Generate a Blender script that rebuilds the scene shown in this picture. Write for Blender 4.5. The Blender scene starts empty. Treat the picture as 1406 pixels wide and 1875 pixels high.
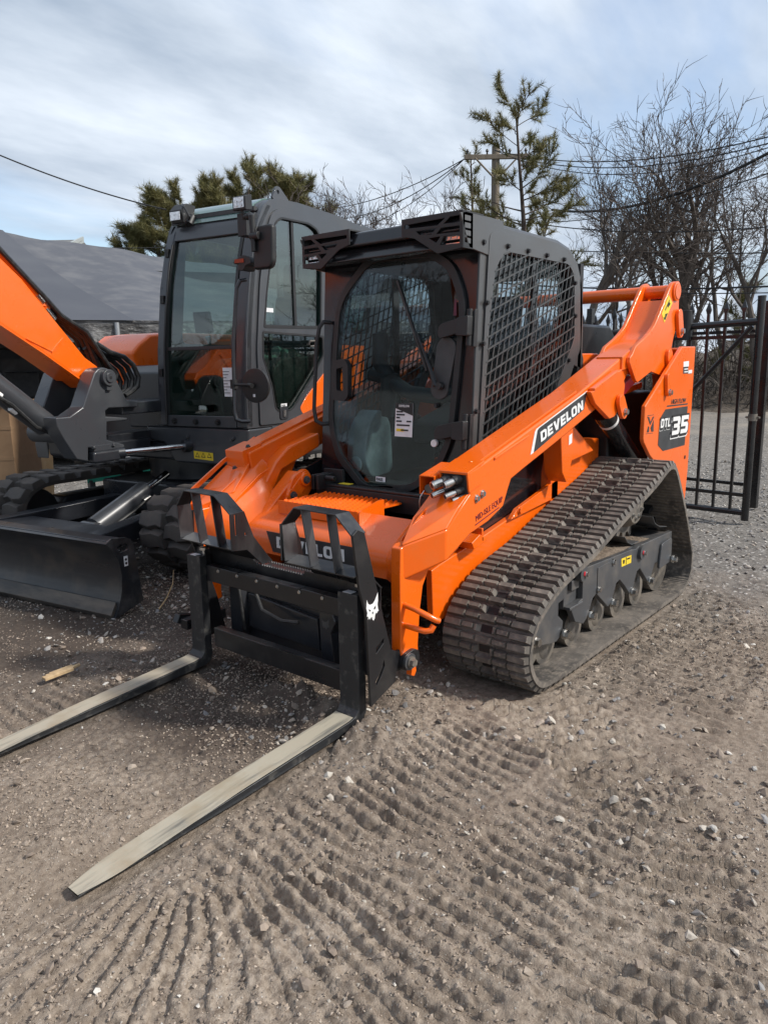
# A yard with an orange compact track loader on pallet forks, an excavator beside it,
# a black gate, bare trees.  Units: metres.  X = loader's forward, Y = loader's left, Z = up.
import bpy, math, random
import numpy as np
from mathutils import Vector, Matrix
from mathutils.geometry import tessellate_polygon
SC = bpy.context.scene
COL = SC.collection
R = math.radians
random.seed(7); RNG = np.random.default_rng(7)

# ---------------------------------------------------------------- camera
cam = bpy.data.cameras.new('camera'); camo = bpy.data.objects.new('camera', cam); COL.objects.link(camo)
cam.sensor_fit = 'VERTICAL'; cam.sensor_height = 24.0; cam.sensor_width = 18.0
cam.lens = 17.515; cam.clip_end = 3000; cam.clip_start = 0.05
_rt, _up, _fw = (-.64109, .76728, -.01687), (-.16053, -.11257, .98059), (-.75049, -.63135, -.19534)
camo.matrix_world = Matrix(((_rt[0], _up[0], -_fw[0], 2.6465), (_rt[1], _up[1], -_fw[1], 2.4514),
                            (_rt[2], _up[2], -_fw[2], 1.4431), (0, 0, 0, 1)))
SC.camera = camo

# ---------------------------------------------------------------- sun and sky
SUN = Vector((-.34, .70, .68)).normalized()
sun = bpy.data.lights.new('sun', 'SUN'); suno = bpy.data.objects.new('sun', sun); COL.objects.link(suno)
sun.energy = 3.15; sun.angle = R(5.0); sun.color = (1, .95, .88)
suno.rotation_euler = SUN.to_track_quat('Z', 'Y').to_euler(); suno.location = (0, 0, 30)
W = bpy.data.worlds.new('World'); SC.world = W; W.use_nodes = True
def make_sky():
    nt = W.node_tree; N = nt.nodes; L = nt.links
    bg = N['Background']; bg.inputs[1].default_value = .150
    sky = N.new('ShaderNodeTexSky'); sky.sky_type = 'NISHITA'; sky.sun_disc = False
    sky.sun_elevation = math.asin(SUN.z); sky.sun_rotation = math.atan2(SUN.x, SUN.y)
    sky.air_density = 1.0; sky.dust_density = 2.0
    tc = N.new('ShaderNodeTexCoord'); sx = N.new('ShaderNodeSeparateXYZ'); L.new(tc.outputs['Generated'], sx.inputs[0])
    def mth(op, a, b=None, c=None):
        n = N.new('ShaderNodeMath'); n.operation = op
        for i, v in enumerate((a, b, c)):
            if v is None: continue
            if isinstance(v, (int, float)): n.inputs[i].default_value = v
            else: L.new(v, n.inputs[i])
        return n.outputs[0]
    z = mth('ADD', mth('MAXIMUM', sx.outputs[2], 0.0), .16)
    cb = N.new('ShaderNodeCombineXYZ')
    L.new(mth('DIVIDE', sx.outputs[0], z), cb.inputs[0]); L.new(mth('DIVIDE', sx.outputs[1], z), cb.inputs[1])
    mp = N.new('ShaderNodeMapping'); L.new(cb.outputs[0], mp.inputs[0])
    mp.inputs['Rotation'].default_value = (0, 0, R(38)); mp.inputs['Scale'].default_value = (.50, 1.0, 1); mp.inputs['Location'].default_value = (3.1, 1.4, 0)
    n1 = N.new('ShaderNodeTexNoise'); L.new(mp.outputs[0], n1.inputs[0])
    n1.inputs['Scale'].default_value = .85; n1.inputs['Detail'].default_value = 8; n1.inputs['Roughness'].default_value = .52; n1.inputs['Distortion'].default_value = .35
    n2 = N.new('ShaderNodeTexNoise'); L.new(mp.outputs[0], n2.inputs[0])
    n2.inputs['Scale'].default_value = 1.7; n2.inputs['Detail'].default_value = 6; n2.inputs['Roughness'].default_value = .55
    cr = N.new('ShaderNodeValToRGB'); L.new(n2.outputs[0], cr.inputs[0])
    e = cr.color_ramp.elements; e[0].position = .33; e[0].color = (1.68, 2.12, 2.75, 1); e[1].position = .68; e[1].color = (4.4, 4.8, 5.3, 1)
    m = N.new('ShaderNodeMapRange'); L.new(n1.outputs[0], m.inputs[0]); m.inputs[1].default_value = .36; m.inputs[2].default_value = .52
    mx = N.new('ShaderNodeMix'); mx.data_type = 'RGBA'
    L.new(m.outputs[0], mx.inputs[0]); L.new(sky.outputs[0], mx.inputs[6]); L.new(cr.outputs[0], mx.inputs[7])
    L.new(mx.outputs[2], bg.inputs[0])
make_sky()
SC.view_settings.view_transform = 'Standard'; SC.view_settings.look = 'None'
SC.view_settings.exposure = 0.52; SC.view_settings.gamma = 1.0
SC.view_settings.use_curve_mapping = False
SC.render.resolution_x = 767; SC.render.resolution_y = 1024
SC.cycles.max_bounces = 8; SC.cycles.transparent_max_bounces = 16

# ---------------------------------------------------------------- mesh helpers
TWINS = {}
class B:
    """collects shapes and links them as ONE mesh object"""
    def __init__(s): s.v = []; s.f = []
    def add(s, v, f):
        o = len(s.v); s.v += [tuple(p) for p in v]; s.f += [tuple(i + o for i in q) for q in f]; return s
    def box(s, x0, x1, y0, y1, z0, z1):
        return s.add([(x0,y0,z0),(x1,y0,z0),(x1,y1,z0),(x0,y1,z0),(x0,y0,z1),(x1,y0,z1),(x1,y1,z1),(x0,y1,z1)],
                     [(0,3,2,1),(4,5,6,7),(0,1,5,4),(1,2,6,5),(2,3,7,6),(3,0,4,7)])
    def prism(s, loop, axis, a, b, holes=()):
        if axis == 'X': P = lambda p, t: (t, p[0], p[1])
        elif axis == 'Y': P = lambda p, t: (p[0], t, p[1])
        else: P = lambda p, t: (p[0], p[1], t)
        loops = [list(loop)] + [list(h) for h in holes]
        pts = [p for l in loops for p in l]; n = len(pts)
        v = [P(p, a) for p in pts] + [P(p, b) for p in pts]; f = []
        if len(loops) == 1: caps = [tuple(range(n))]
        else: caps = [tuple(t) for t in tessellate_polygon([[Vector((p[0], p[1], 0)) for p in l] for l in loops])]
        def area(c): return sum(pts[c[i]][0]*pts[c[(i+1) % len(c)]][1] - pts[c[(i+1) % len(c)]][0]*pts[c[i]][1] for i in range(len(c)))
        up = (b > a) if axis != 'Y' else (b < a)
        for c in caps:
            c = c if area(c) > 0 else c[::-1]
            hi = tuple(i + n for i in c); lo = c[::-1]
            if up: f += [hi, lo]
            else: f += [tuple(reversed(hi)), tuple(reversed(lo))]
        o = 0
        for k, l in enumerate(loops):
            m = len(l); A = area(range(o, o + m)); w = (A > 0) == (k == 0)
            for i in range(m):
                p, q = o + i, o + (i + 1) % m
                quad = (p, q, q + n, p + n) if w else (q, p, p + n, q + n)
                f.append(quad if up else quad[::-1])
            o += m
        return s.add(v, f)
    def tube(s, path, r, n=10, caps=True):
        path = [Vector(p) for p in path]; m = len(path)
        rs = r if isinstance(r, (list, tuple)) else [r]*m
        T = []
        for i in range(m):
            t = path[min(i+1, m-1)] - path[max(i-1, 0)]; T.append(t.normalized())
        u = T[0].orthogonal().normalized(); v = []; f = []
        for i in range(m):
            u = (u - T[i]*u.dot(T[i])).normalized(); w = T[i].cross(u)
            k = 1.0
            if 0 < i < m-1:
                c = (path[i]-path[i-1]).normalized().dot(T[i]); k = 1/max(c, .6)
            for j in range(n):
                a = 2*math.pi*j/n
                v.append(path[i] + (u*math.cos(a) + w*math.sin(a))*rs[i]*k)
        for i in range(m-1):
            for j in range(n):
                a, b = i*n+j, i*n+(j+1) % n
                f.append((a, b, b+n, a+n))
        if caps: f += [tuple(range(n))[::-1], tuple(range((m-1)*n, m*n))]
        return s.add(v, f)
    def cyl(s, p0, p1, r, n=20, r2=None): return s.tube([p0, p1], [r, r if r2 is None else r2], n)
    def bolt(s, p, axis, r=.012, h=.012):
        a = Vector(axis).normalized(); p = Vector(p)
        s.tube([p, p + a*h*.3], r*1.35, 14); return s.tube([p + a*h*.3, p + a*h], r, 6)
    def lathe(s, prof, c, axis='Y', n=32):
        """prof: (t along axis, radius)"""
        v = []; f = []; m = len(prof)
        for t, r in prof:
            for j in range(n):
                a = 2*math.pi*j/n; x, y = r*math.cos(a), r*math.sin(a)
                v.append((c[0]+x, c[1]+t, c[2]+y) if axis == 'Y' else (c[0]+t, c[1]+x, c[2]+y) if axis == 'X' else (c[0]+x, c[1]+y, c[2]+t))
        for i in range(m-1):
            for j in range(n):
                a, b = i*n+j, i*n+(j+1) % n
                f.append((a, a+n, b+n, b) if axis == 'Y' else (a, b, b+n, a+n))
        f += [tuple(range(n)) if axis == 'Y' else tuple(range(n))[::-1], tuple(range((m-1)*n, m*n))[::-1] if axis == 'Y' else tuple(range((m-1)*n, m*n))]
        return s.add(v, f)
    def quad3(s, a, b, c, d, t):
        """flat slab with corners a b c d and thickness t along its normal"""
        a, b, c, d = map(Vector, (a, b, c, d)); nn = (b-a).cross(d-a).normalized()*t
        return s.add([a, b, c, d, a+nn, b+nn, c+nn, d+nn], [(3,2,1,0),(4,5,6,7),(0,1,5,4),(1,2,6,5),(2,3,7,6),(3,0,4,7)])
    def strip(s, pts, w, t, axis):
        """bent flat bar: pts = path, w = half width vector, t = thickness along bend normals"""
        w = Vector(w); pts = [Vector(p) for p in pts]; m = len(pts); v = []
        for i in range(m):
            T = (pts[min(i+1,m-1)] - pts[max(i-1,0)]).normalized(); nn = T.cross(w.normalized()).normalized()*t
            v += [pts[i]-w, pts[i]+w, pts[i]+w+nn, pts[i]-w+nn]
        f = []
        for i in range(m-1):
            for j in range(4):
                a, b = i*4+j, i*4+(j+1) % 4
                f.append((a, a+4, b+4, b))
        f += [(0,1,2,3), tuple(range((m-1)*4, m*4))[::-1]]
        return s.add(v, f)
    def pieces(s):
        up = list(range(len(s.v)))
        def find(i):
            while up[i] != i: up[i] = up[up[i]]; i = up[i]
            return i
        for q in s.f:
            for k in q[1:]: up[find(k)] = find(q[0])
        gr = {}
        for q in s.f: gr.setdefault(find(q[0]), []).append(q)
        if len(gr) == 1 or len(gr) > 400: return [s]
        G = []
        for fs in gr.values():
            vs = sorted({i for q in fs for i in q}); P = [s.v[i] for i in vs]
            G.append([[min(p[k] for p in P)-.0006 for k in range(3)], [max(p[k] for p in P)+.0006 for k in range(3)], list(fs)])
        ch = True
        while ch:
            ch = False
            for i in range(len(G)):
                for j in range(i+1, len(G)):
                    if all(G[i][0][k] <= G[j][1][k] and G[j][0][k] <= G[i][1][k] for k in range(3)):
                        G[i] = [[min(G[i][0][k], G[j][0][k]) for k in range(3)], [max(G[i][1][k], G[j][1][k]) for k in range(3)], G[i][2]+G[j][2]]; del G[j]; ch = True; break
                if ch: break
        out = []
        for _, _, fs in G:
            vs = sorted({i for q in fs for i in q}); mp = {v: k for k, v in enumerate(vs)}; b = B(); b.v = [s.v[i] for i in vs]; b.f = [tuple(mp[i] for i in q) for q in fs]; out.append(b)
        return out
    def build(s, name, m, parent=None, bevel=0, smooth=True, ang=38, loc=None, split=True):
        if split and parent is not None:
            ps = s.pieces()
            if 1 < len(ps) <= 60:
                os_ = [b.build(name, m, parent, bevel, smooth, ang, loc, False) for b in ps]; TWINS[os_[0].name] = os_[1:]; return os_[0]
        me = bpy.data.meshes.new(name); me.from_pydata([tuple(p) for p in s.v], [], s.f); me.update()
        if smooth:
            me.polygons.foreach_set('use_smooth', [True]*len(me.polygons)); me.set_sharp_from_angle(angle=R(ang))
        return link(name, me, m, parent, bevel, loc)
def link(name, me, m, parent=None, bevel=0, loc=None):
    if m is not None and not me.materials: me.materials.append(m)
    o = bpy.data.objects.new(name, me); COL.objects.link(o)
    if parent: o.parent = parent
    if loc: o.location = loc
    if bevel:
        b = o.modifiers.new('bevel', 'BEVEL'); b.width = bevel; b.segments = 2; b.limit_method = 'ANGLE'; b.angle_limit = R(32)
        b.harden_normals = True
    return o
def thing(name, label, cat, loc=(0,0,0), rz=0, group=None):
    o = bpy.data.objects.new(name, None); COL.objects.link(o); o.empty_display_size = .2
    o.location = loc; o.rotation_euler = (0, 0, rz); return tag(o, label, cat, group)
def tag(o, label, cat, group=None):
    o['label'] = label; o['category'] = cat
    if group: o['group'] = group
    return o
def structure(o): o['kind'] = 'structure'; return o
def stuff(o, label=None, cat=None):
    o['kind'] = 'stuff'
    if label: o['label'] = label; o['category'] = cat
    return o
def copy_tree(o, parent=None):
    c = o.copy(); COL.objects.link(c)
    if parent: c.parent = parent
    for ch in list(o.children): copy_tree(ch, c)
    return c
def arc(c, r, a0, a1, n=8): return [(c[0]+r*math.cos(R(a0+(a1-a0)*i/n)), c[1]+r*math.sin(R(a0+(a1-a0)*i/n))) for i in range(n+1)]
def rnd(pts, r, n=4):
    """round the corners of a closed 2D loop"""
    out = []; m = len(pts)
    rr = r if isinstance(r, (list, tuple)) else [r]*m
    for i in range(m):
        p, a, b = Vector(pts[i]), Vector(pts[i-1]), Vector(pts[(i+1) % m])
        da, db = (a-p), (b-p); k = min(rr[i], da.length*.45, db.length*.45)
        if k < 1e-4: out.append(tuple(p)); continue
        A, C = p + da.normalized()*k, p + db.normalized()*k
        for j in range(n+1):
            t = j/n; out.append(tuple(A*(1-t)**2 + p*2*t*(1-t) + C*t*t))
    return out
def mirror_obj(o, parent, name=None):
    me = o.data.copy(); me.transform(Matrix.Scale(-1, 4, (0, 1, 0))); me.flip_normals()
    b = o.modifiers.get('bevel')
    return link(name or o.name.split('.')[0], me, None, parent, b.width if b else 0)
_dg = None
def text(s, size, origin, right, up, m, parent, name='lettering', bold=0.0, xs=1.0, depth=.0012, shear=0.0, align='LEFT', space=1.0):
    c = bpy.data.curves.new(name, 'FONT'); c.body = s; c.size = size; c.offset = bold*size; c.extrude = depth; c.shear = shear
    c.align_x = align; c.space_character = space; c.resolution_u = 3
    t = bpy.data.objects.new(name, c); COL.objects.link(t)
    dg = bpy.context.evaluated_depsgraph_get(); me = bpy.data.meshes.new_from_object(t.evaluated_get(dg)); bpy.data.objects.remove(t)
    r = Vector(right).normalized(); u = Vector(up); u = (u - r*u.dot(r)).normalized(); n = r.cross(u)
    me.transform(Matrix(((r.x*xs, u.x, n.x, origin[0]), (r.y*xs, u.y, n.y, origin[1]), (r.z*xs, u.z, n.z, origin[2]), (0, 0, 0, 1))))
    me.materials.clear(); return link(name, me, m, parent)
def sheet(loop3, m, parent, name='decal', t=.0015):
    """thin flat print: a slab with the given 3D outline (counter-clockwise seen from outside)"""
    p = [Vector(q) for q in loop3]; nn = Vector((0, 0, 0))
    for i in range(len(p)): nn += p[i].cross(p[(i+1) % len(p)])
    nn = nn.normalized()*t; k = len(p)
    b = B().add(p + [q+nn for q in p], [tuple(range(k))[::-1], tuple(range(k, 2*k))] + [(i, (i+1) % k, (i+1) % k+k, i+k) for i in range(k)])
    return b.build(name, m, parent, smooth=False)

# ---------------------------------------------------------------- materials
def principled(name, color, rough=.5, metal=0.0, coat=0.0):
    m = bpy.data.materials.new(name); m.use_nodes = True; p = m.node_tree.nodes['Principled BSDF']
    p.inputs['Base Color'].default_value = (*color, 1); p.inputs['Roughness'].default_value = rough
    p.inputs['Metallic'].default_value = metal; p.inputs['Coat Weight'].default_value = coat; p.inputs['Coat Roughness'].default_value = .08
    return m
def surf(name, color, rough=.5, metal=0.0, coat=0.0, c2=None, scale=6.0, lo=.42, hi=.62, amt=1.0, rv=.12, bump=0.0, bscale=60.0, stretch=(1,1,1), detail=6, dist=.002, c3=None, s3=40.0):
    """paint or other surface with a second colour worn / dusted in by noise, uneven gloss and fine relief"""
    m = principled(name, color, rough, metal, coat); nt = m.node_tree; N = nt.nodes; L = nt.links; p = N['Principled BSDF']
    tc = N.new('ShaderNodeTexCoord'); mp = N.new('ShaderNodeMapping'); L.new(tc.outputs['Object'], mp.inputs[0]); mp.inputs['Scale'].default_value = stretch
    n = N.new('ShaderNodeTexNoise'); L.new(mp.outputs[0], n.inputs[0]); n.inputs['Scale'].default_value = scale; n.inputs['Detail'].default_value = detail; n.inputs['Roughness'].default_value = .6
    mr = N.new('ShaderNodeMapRange'); L.new(n.outputs[0], mr.inputs[0])
    mr.inputs[1].default_value = lo; mr.inputs[2].default_value = hi; mr.inputs[3].default_value = 0; mr.inputs[4].default_value = amt
    col = None
    if c2:
        mx = N.new('ShaderNodeMix'); mx.data_type = 'RGBA'; L.new(mr.outputs[0], mx.inputs[0])
        mx.inputs[6].default_value = (*color, 1); mx.inputs[7].default_value = (*c2, 1); col = mx.outputs[2]
    if c3:
        n3 = N.new('ShaderNodeTexNoise'); L.new(tc.outputs['Object'], n3.inputs[0]); n3.inputs['Scale'].default_value = s3; n3.inputs['Detail'].default_value = 5
        r3 = N.new('ShaderNodeMapRange'); L.new(n3.outputs[0], r3.inputs[0]); r3.inputs[1].default_value = .5; r3.inputs[2].default_value = .7
        mx2 = N.new('ShaderNodeMix'); mx2.data_type = 'RGBA'; L.new(r3.outputs[0], mx2.inputs[0])
        if col: L.new(col, mx2.inputs[6])
        else: mx2.inputs[6].default_value = (*color, 1)
        mx2.inputs[7].default_value = (*c3, 1); col = mx2.outputs[2]
    if col: L.new(col, p.inputs['Base Color'])
    rr = N.new('ShaderNodeMapRange'); L.new(n.outputs[0], rr.inputs[0]); rr.inputs[1].default_value = .3; rr.inputs[2].default_value = .7
    rr.inputs[3].default_value = max(rough-rv, .02); rr.inputs[4].default_value = min(rough+rv, 1); L.new(rr.outputs[0], p.inputs['Roughness'])
    if bump:
        b = N.new('ShaderNodeTexNoise'); L.new(mp.outputs[0], b.inputs[0]); b.inputs['Scale'].default_value = bscale; b.inputs['Detail'].default_value = 5
        bn = N.new('ShaderNodeBump'); L.new(b.outputs[0], bn.inputs['Height']); bn.inputs['Strength'].default_value = bump; bn.inputs['Distance'].default_value = dist
        L.new(bn.outputs[0], p.inputs['Normal'])
    return m
def glass(name, tint, base=.05, refl=1.0):
    m = bpy.data.materials.new(name); m.use_nodes = True; nt = m.node_tree; N = nt.nodes; L = nt.links
    N.remove(N['Principled BSDF']); out = N['Material Output']
    t = N.new('ShaderNodeBsdfTransparent'); t.inputs[0].default_value = (*tint, 1)
    g = N.new('ShaderNodeBsdfGlossy'); g.inputs['Roughness'].default_value = .015; g.inputs[0].default_value = (refl, refl, refl, 1)
    lw = N.new('ShaderNodeLayerWeight'); lw.inputs[0].default_value = .5
    pw = N.new('ShaderNodeMath'); pw.operation = 'POWER'; L.new(lw.outputs['Facing'], pw.inputs[0]); pw.inputs[1].default_value = 4.0
    fr = N.new('ShaderNodeMath'); fr.operation = 'MULTIPLY_ADD'; L.new(pw.outputs[0], fr.inputs[0]); fr.inputs[1].default_value = .8; fr.inputs[2].default_value = base
    mx = N.new('ShaderNodeMixShader'); L.new(fr.outputs[0], mx.inputs[0]); L.new(t.outputs[0], mx.inputs[1]); L.new(g.outputs[0], mx.inputs[2])
    L.new(mx.outputs[0], out.inputs[0]); return m
M = {}
M['orange'] = surf('orange_paint', (.85, .128, .003), .30, 0, .35, (.52, .17, .05), 3.5, .52, .80, .5, .09, .05, 220)
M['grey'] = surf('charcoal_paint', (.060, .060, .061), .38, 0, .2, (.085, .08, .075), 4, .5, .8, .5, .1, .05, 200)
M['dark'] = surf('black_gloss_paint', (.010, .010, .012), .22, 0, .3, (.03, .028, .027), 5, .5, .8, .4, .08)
M['black'] = surf('satin_black_steel', (.013, .013, .0145), .36, 0, .0, (.055, .05, .045), 5, .50, .78, .55, .12, .1, 120)
M['plastic'] = surf('black_plastic', (.012, .012, .013), .5, 0, 0, (.03, .03, .03), 9, .45, .7, .5, .1, .1, 300)
M['rubber'] = surf('dusty_rubber', (.036, .033, .031), .78, 0, 0, (.13, .108, .088), 7, .40, .66, .75, .1, .35, 90, c3=(.17, .145, .12), s3=55)
M['belt'] = surf('worn_rubber_belt', (.050, .045, .041), .72, 0, 0, (.185, .160, .135), 5, .34, .60, .85, .1, .3, 70, c3=(.20, .17, .14), s3=40)
M['ex_rubber'] = surf('dark_rubber', (.052, .047, .043), .72, 0, 0, (.14, .12, .10), 5, .42, .68, .6, .1, .3, 60)
M['frame'] = surf('track_frame_grey', (.058, .060, .064), .42, 0, .1, (.15, .13, .11), 6, .48, .72, .55, .1, .1, 120)
M['steel'] = surf('bright_steel', (.55, .54, .52), .28, 1, 0, (.30, .28, .26), 20, .45, .7, .6, .1)
M['chrome'] = principled('chrome', (.75, .75, .76), .08, 1)
M['rawsteel'] = surf('raw_dark_steel', (.075, .078, .084), .36, .85, 0, (.16, .155, .15), 8, .48, .7, .6, .12, .15, 90, stretch=(1,1,.4))
M['roller'] = surf('worn_roller_steel', (.14, .13, .12), .5, .5, 0, (.30, .26, .21), 12, .4, .65, .8, .1)
M['fork'] = surf('scraped_fork_steel', (.44, .395, .305), .5, .15, 0, (.115, .112, .10), 26, .50, .68, .8, .14, .5, 60, stretch=(.07, 1, 1), c3=(.36, .30, .21), s3=7, detail=9)
M['forkside'] = surf('fork_edge_steel', (.026, .027, .029), .45, .2, 0, (.16, .15, .13), 22, .54, .74, .6, .12, .2, 90)
M['white'] = surf('white_print', (.78, .78, .77), .45, 0, 0, (.68, .68, .66), 14)
M['paper'] = surf('white_paper', (.74, .75, .76), .6, 0, 0, (.66, .67, .68), 14)
M['yellow'] = surf('yellow_sticker', (.80, .58, .03), .45, 0, 0, (.70, .50, .03), 12)
M['decal'] = surf('charcoal_decal', (.032, .034, .037), .45, 0, 0, (.045, .046, .048), 10)
M['ink'] = principled('black_ink', (.012, .012, .013), .5)
M['maroon'] = surf('maroon_print', (.12, .012, .03), .5, 0, 0, (.09, .01, .03), 20)
M['red'] = surf('red_paint', (.62, .012, .03), .4, 0, .2, (.5, .02, .03), 8)
M['amber'] = surf('amber_lens', (.35, .06, .03), .15, 0, .5, (.25, .05, .03), 20)
M['lens'] = surf('lamp_lens', (.75, .76, .78), .12, .6, .6, (.5, .5, .52), 60)
M['glass'] = glass('tinted_glass', (.66, .72, .74), .026)
M['exglass'] = glass('green_tinted_glass', (.52, .64, .60), .085)
M['seat'] = surf('black_vinyl', (.02, .02, .022), .55, 0, 0, (.04, .04, .04), 12, bump=.3, bscale=150)
M['film'] = surf('clear_plastic_cover', (.42, .50, .47), .25, 0, .4, (.22, .28, .26), 5, .42, .6, .9, .1, .6, 14, dist=.01)
M['interior'] = surf('interior_plastic', (.035, .036, .038), .6, 0, 0, (.06, .06, .06), 8)
M['hose'] = surf('black_hose', (.012, .012, .012), .5, 0, 0, (.03, .03, .03), 30)
M['dirt'] = surf('caked_soil', (.20, .155, .115), .95, 0, 0, (.12, .09, .068), 30, .4, .65, .9, .05, 1.0, 60, dist=.01)
M['teal'] = surf('teal_paint', (.03, .36, .26), .4, 0, .2, (.02, .28, .2), 9)

M['ex_grey'] = surf('slate_grey_paint', (.044, .047, .053), .36, 0, .25, (.085, .085, .085), 3.5, .5, .8, .45, .1, .05, 200)
M['ex_dark'] = surf('dark_slate_paint', (.020, .022, .027), .34, 0, .25, (.05, .05, .05), 4, .5, .8, .45, .1)
M['roofglass'] = surf('green_tinted_roof_panel', (.10, .17, .155), .16, 0, .6, (.13, .2, .18), 3)

M['mesh'] = surf('mesh_bar_paint', (.034, .036, .037), .45, 0, .1, (.06, .06, .06), 20)
def ridged_belt():
    m = M['belt'].copy(); m.name = 'ridged_belt_inside'; nt = m.node_tree; N = nt.nodes; L = nt.links; p = N['Principled BSDF']
    tc = N.new('ShaderNodeTexCoord'); w = N.new('ShaderNodeTexWave'); L.new(tc.outputs['Object'], w.inputs[0]); w.bands_direction = 'X'; w.inputs['Scale'].default_value = 22; w.inputs['Distortion'].default_value = 1.2; w.inputs['Detail'].default_value = 2
    b = N.new('ShaderNodeBump'); L.new(w.outputs[0], b.inputs['Height']); b.inputs['Strength'].default_value = .6; b.inputs['Distance'].default_value = .006; L.new(b.outputs[0], p.inputs['Normal']); return m
M['belt_inside'] = ridged_belt()

# ---------------------------------------------------------------- broad block lettering
GL = {'D': ([(0,0),(.62,0),(.80,.10),(.86,.24),(.86,.76),(.80,.90),(.62,1),(0,1)], [[(.27,.23),(.53,.23),(.59,.30),(.59,.70),(.53,.77),(.27,.77)]], .86),
      'O': ([(.22,0),(.64,0),(.80,.08),(.88,.24),(.88,.76),(.80,.92),(.64,1),(.22,1),(.06,.92),(0,.76),(0,.24),(.06,.08)], [[(.33,.22),(.55,.22),(.61,.30),(.61,.70),(.55,.78),(.33,.78),(.27,.70),(.27,.30)]], .88),
      'E': ([(0,0),(.74,0),(.74,.22),(.27,.22),(.27,.39),(.69,.39),(.69,.60),(.27,.60),(.27,.78),(.74,.78),(.74,1),(0,1)], [], .74),
      'V': ([(0,1),(.29,1),(.46,.34),(.63,1),(.92,1),(.61,0),(.31,0)], [], .92),
      'L': ([(0,0),(.68,0),(.68,.23),(.27,.23),(.27,1),(0,1)], [], .68),
      'N': ([(0,0),(.26,0),(.26,.57),(.59,0),(.86,0),(.86,1),(.60,1),(.60,.43),(.27,1),(0,1)], [], .86),
      'T': ([(.27,0),(.54,0),(.54,.77),(.81,.77),(.81,1),(0,1),(0,.77),(.27,.77)], [], .81),
      '3': ([(0,0),(.76,0),(.88,.12),(.88,.42),(.80,.50),(.88,.58),(.88,.88),(.76,1),(0,1),(0,.77),(.58,.77),(.58,.61),(.16,.61),(.16,.39),(.58,.39),(.58,.23),(0,.23)], [], .88),
      '5': ([(0,0),(.76,0),(.88,.12),(.88,.50),(.76,.62),(.30,.62),(.30,.77),(.88,.77),(.88,1),(0,1),(0,.39),(.58,.39),(.58,.23),(0,.23)], [], .88)}
def block(s, org, right, up, height, width, m, parent, depth=.0012, gap=.13, shear=0.0, grow=0.0, name='lettering'):
    r = Vector(right).normalized(); u = Vector(up); u = (u-r*u.dot(r)).normalized(); n = r.cross(u); org = Vector(org)
    tot = sum(GL[c][2] for c in s) + gap*(len(s)-1); kx = width/tot; x = 0; rootlet = None
    for c in s:
        L, H, w = GL[c]
        if grow:
            cx = w/2; L = [(cx+(px-cx)*(1+grow*2/w), .5+(py-.5)*(1+grow*2)) for px, py in L]; H = [[(sum(q[0] for q in h)/len(h)+(px-sum(q[0] for q in h)/len(h))*.75, sum(q[1] for q in h)/len(h)+(py-sum(q[1] for q in h)/len(h))*.75) for px, py in h] for h in H]
        b = B().prism(L, 'Z', 0, depth, H)
        b.v = [tuple(org + r*((px+x)*kx + shear*py*height) + u*(py*height) + n*pz) for px, py, pz in b.v]
        b.build(name, m, parent, smooth=False); x += w+gap

def vary(m, k=.35):
    """each copy of a part takes its own slight tone"""
    nt = m.node_tree; N = nt.nodes; L = nt.links; p = N['Principled BSDF']; src = p.inputs['Base Color'].links[0].from_socket
    oi = N.new('ShaderNodeObjectInfo'); hs = N.new('ShaderNodeHueSaturation'); mr = N.new('ShaderNodeMapRange'); L.new(oi.outputs['Random'], mr.inputs[0]); mr.inputs[3].default_value = 1-k; mr.inputs[4].default_value = 1+k
    L.new(mr.outputs[0], hs.inputs['Value']); L.new(src, hs.inputs['Color']); L.new(hs.outputs[0], p.inputs['Base Color'])
M['bar'] = M['belt'].copy(); M['bar'].name = 'worn_tread_rubber'; vary(M['bar'], .30)

M['blade'] = surf('scraped_blade_paint', (.021, .023, .027), .36, .1, .15, (.10, .098, .096), 9, .50, .70, .65, .12, .12, 120, stretch=(1,.12,1), c3=(.055, .048, .043), s3=6)
M['edge'] = surf('worn_cutting_edge', (.05, .047, .045), .5, .4, 0, (.16, .135, .11), 8, .42, .62, .8, .12, .3, 70, stretch=(1,.25,1))

# ================================================================ the track loader
YC = -.04                                        # its middle plane
LD = thing('compact_track_loader', 'orange compact track loader with a black cab and rubber tracks, carrying pallet forks', 'track loader')
def tilt(b):                                     # the cab front leans back slightly with height
    b.v = [(x + (1.5 - z)*.07, y, z) for x, y, z in b.v]; return b
def flip(b): return [(p[0], 2*YC - p[1]) for p in b][::-1]
def mir(o, parent=LD):                           # the same part on the other side of the machine
    for t in TWINS.get(o.name, []): mir(t, parent)
    me = o.data.copy(); me.transform(Matrix.Translation((0, 2*YC, 0)) @ Matrix.Scale(-1, 4, (0, 1, 0))); me.flip_normals()
    b = o.modifiers.get('bevel'); return link(o.name.split('.')[0], me, None, parent, b.width if b else 0)

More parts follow.
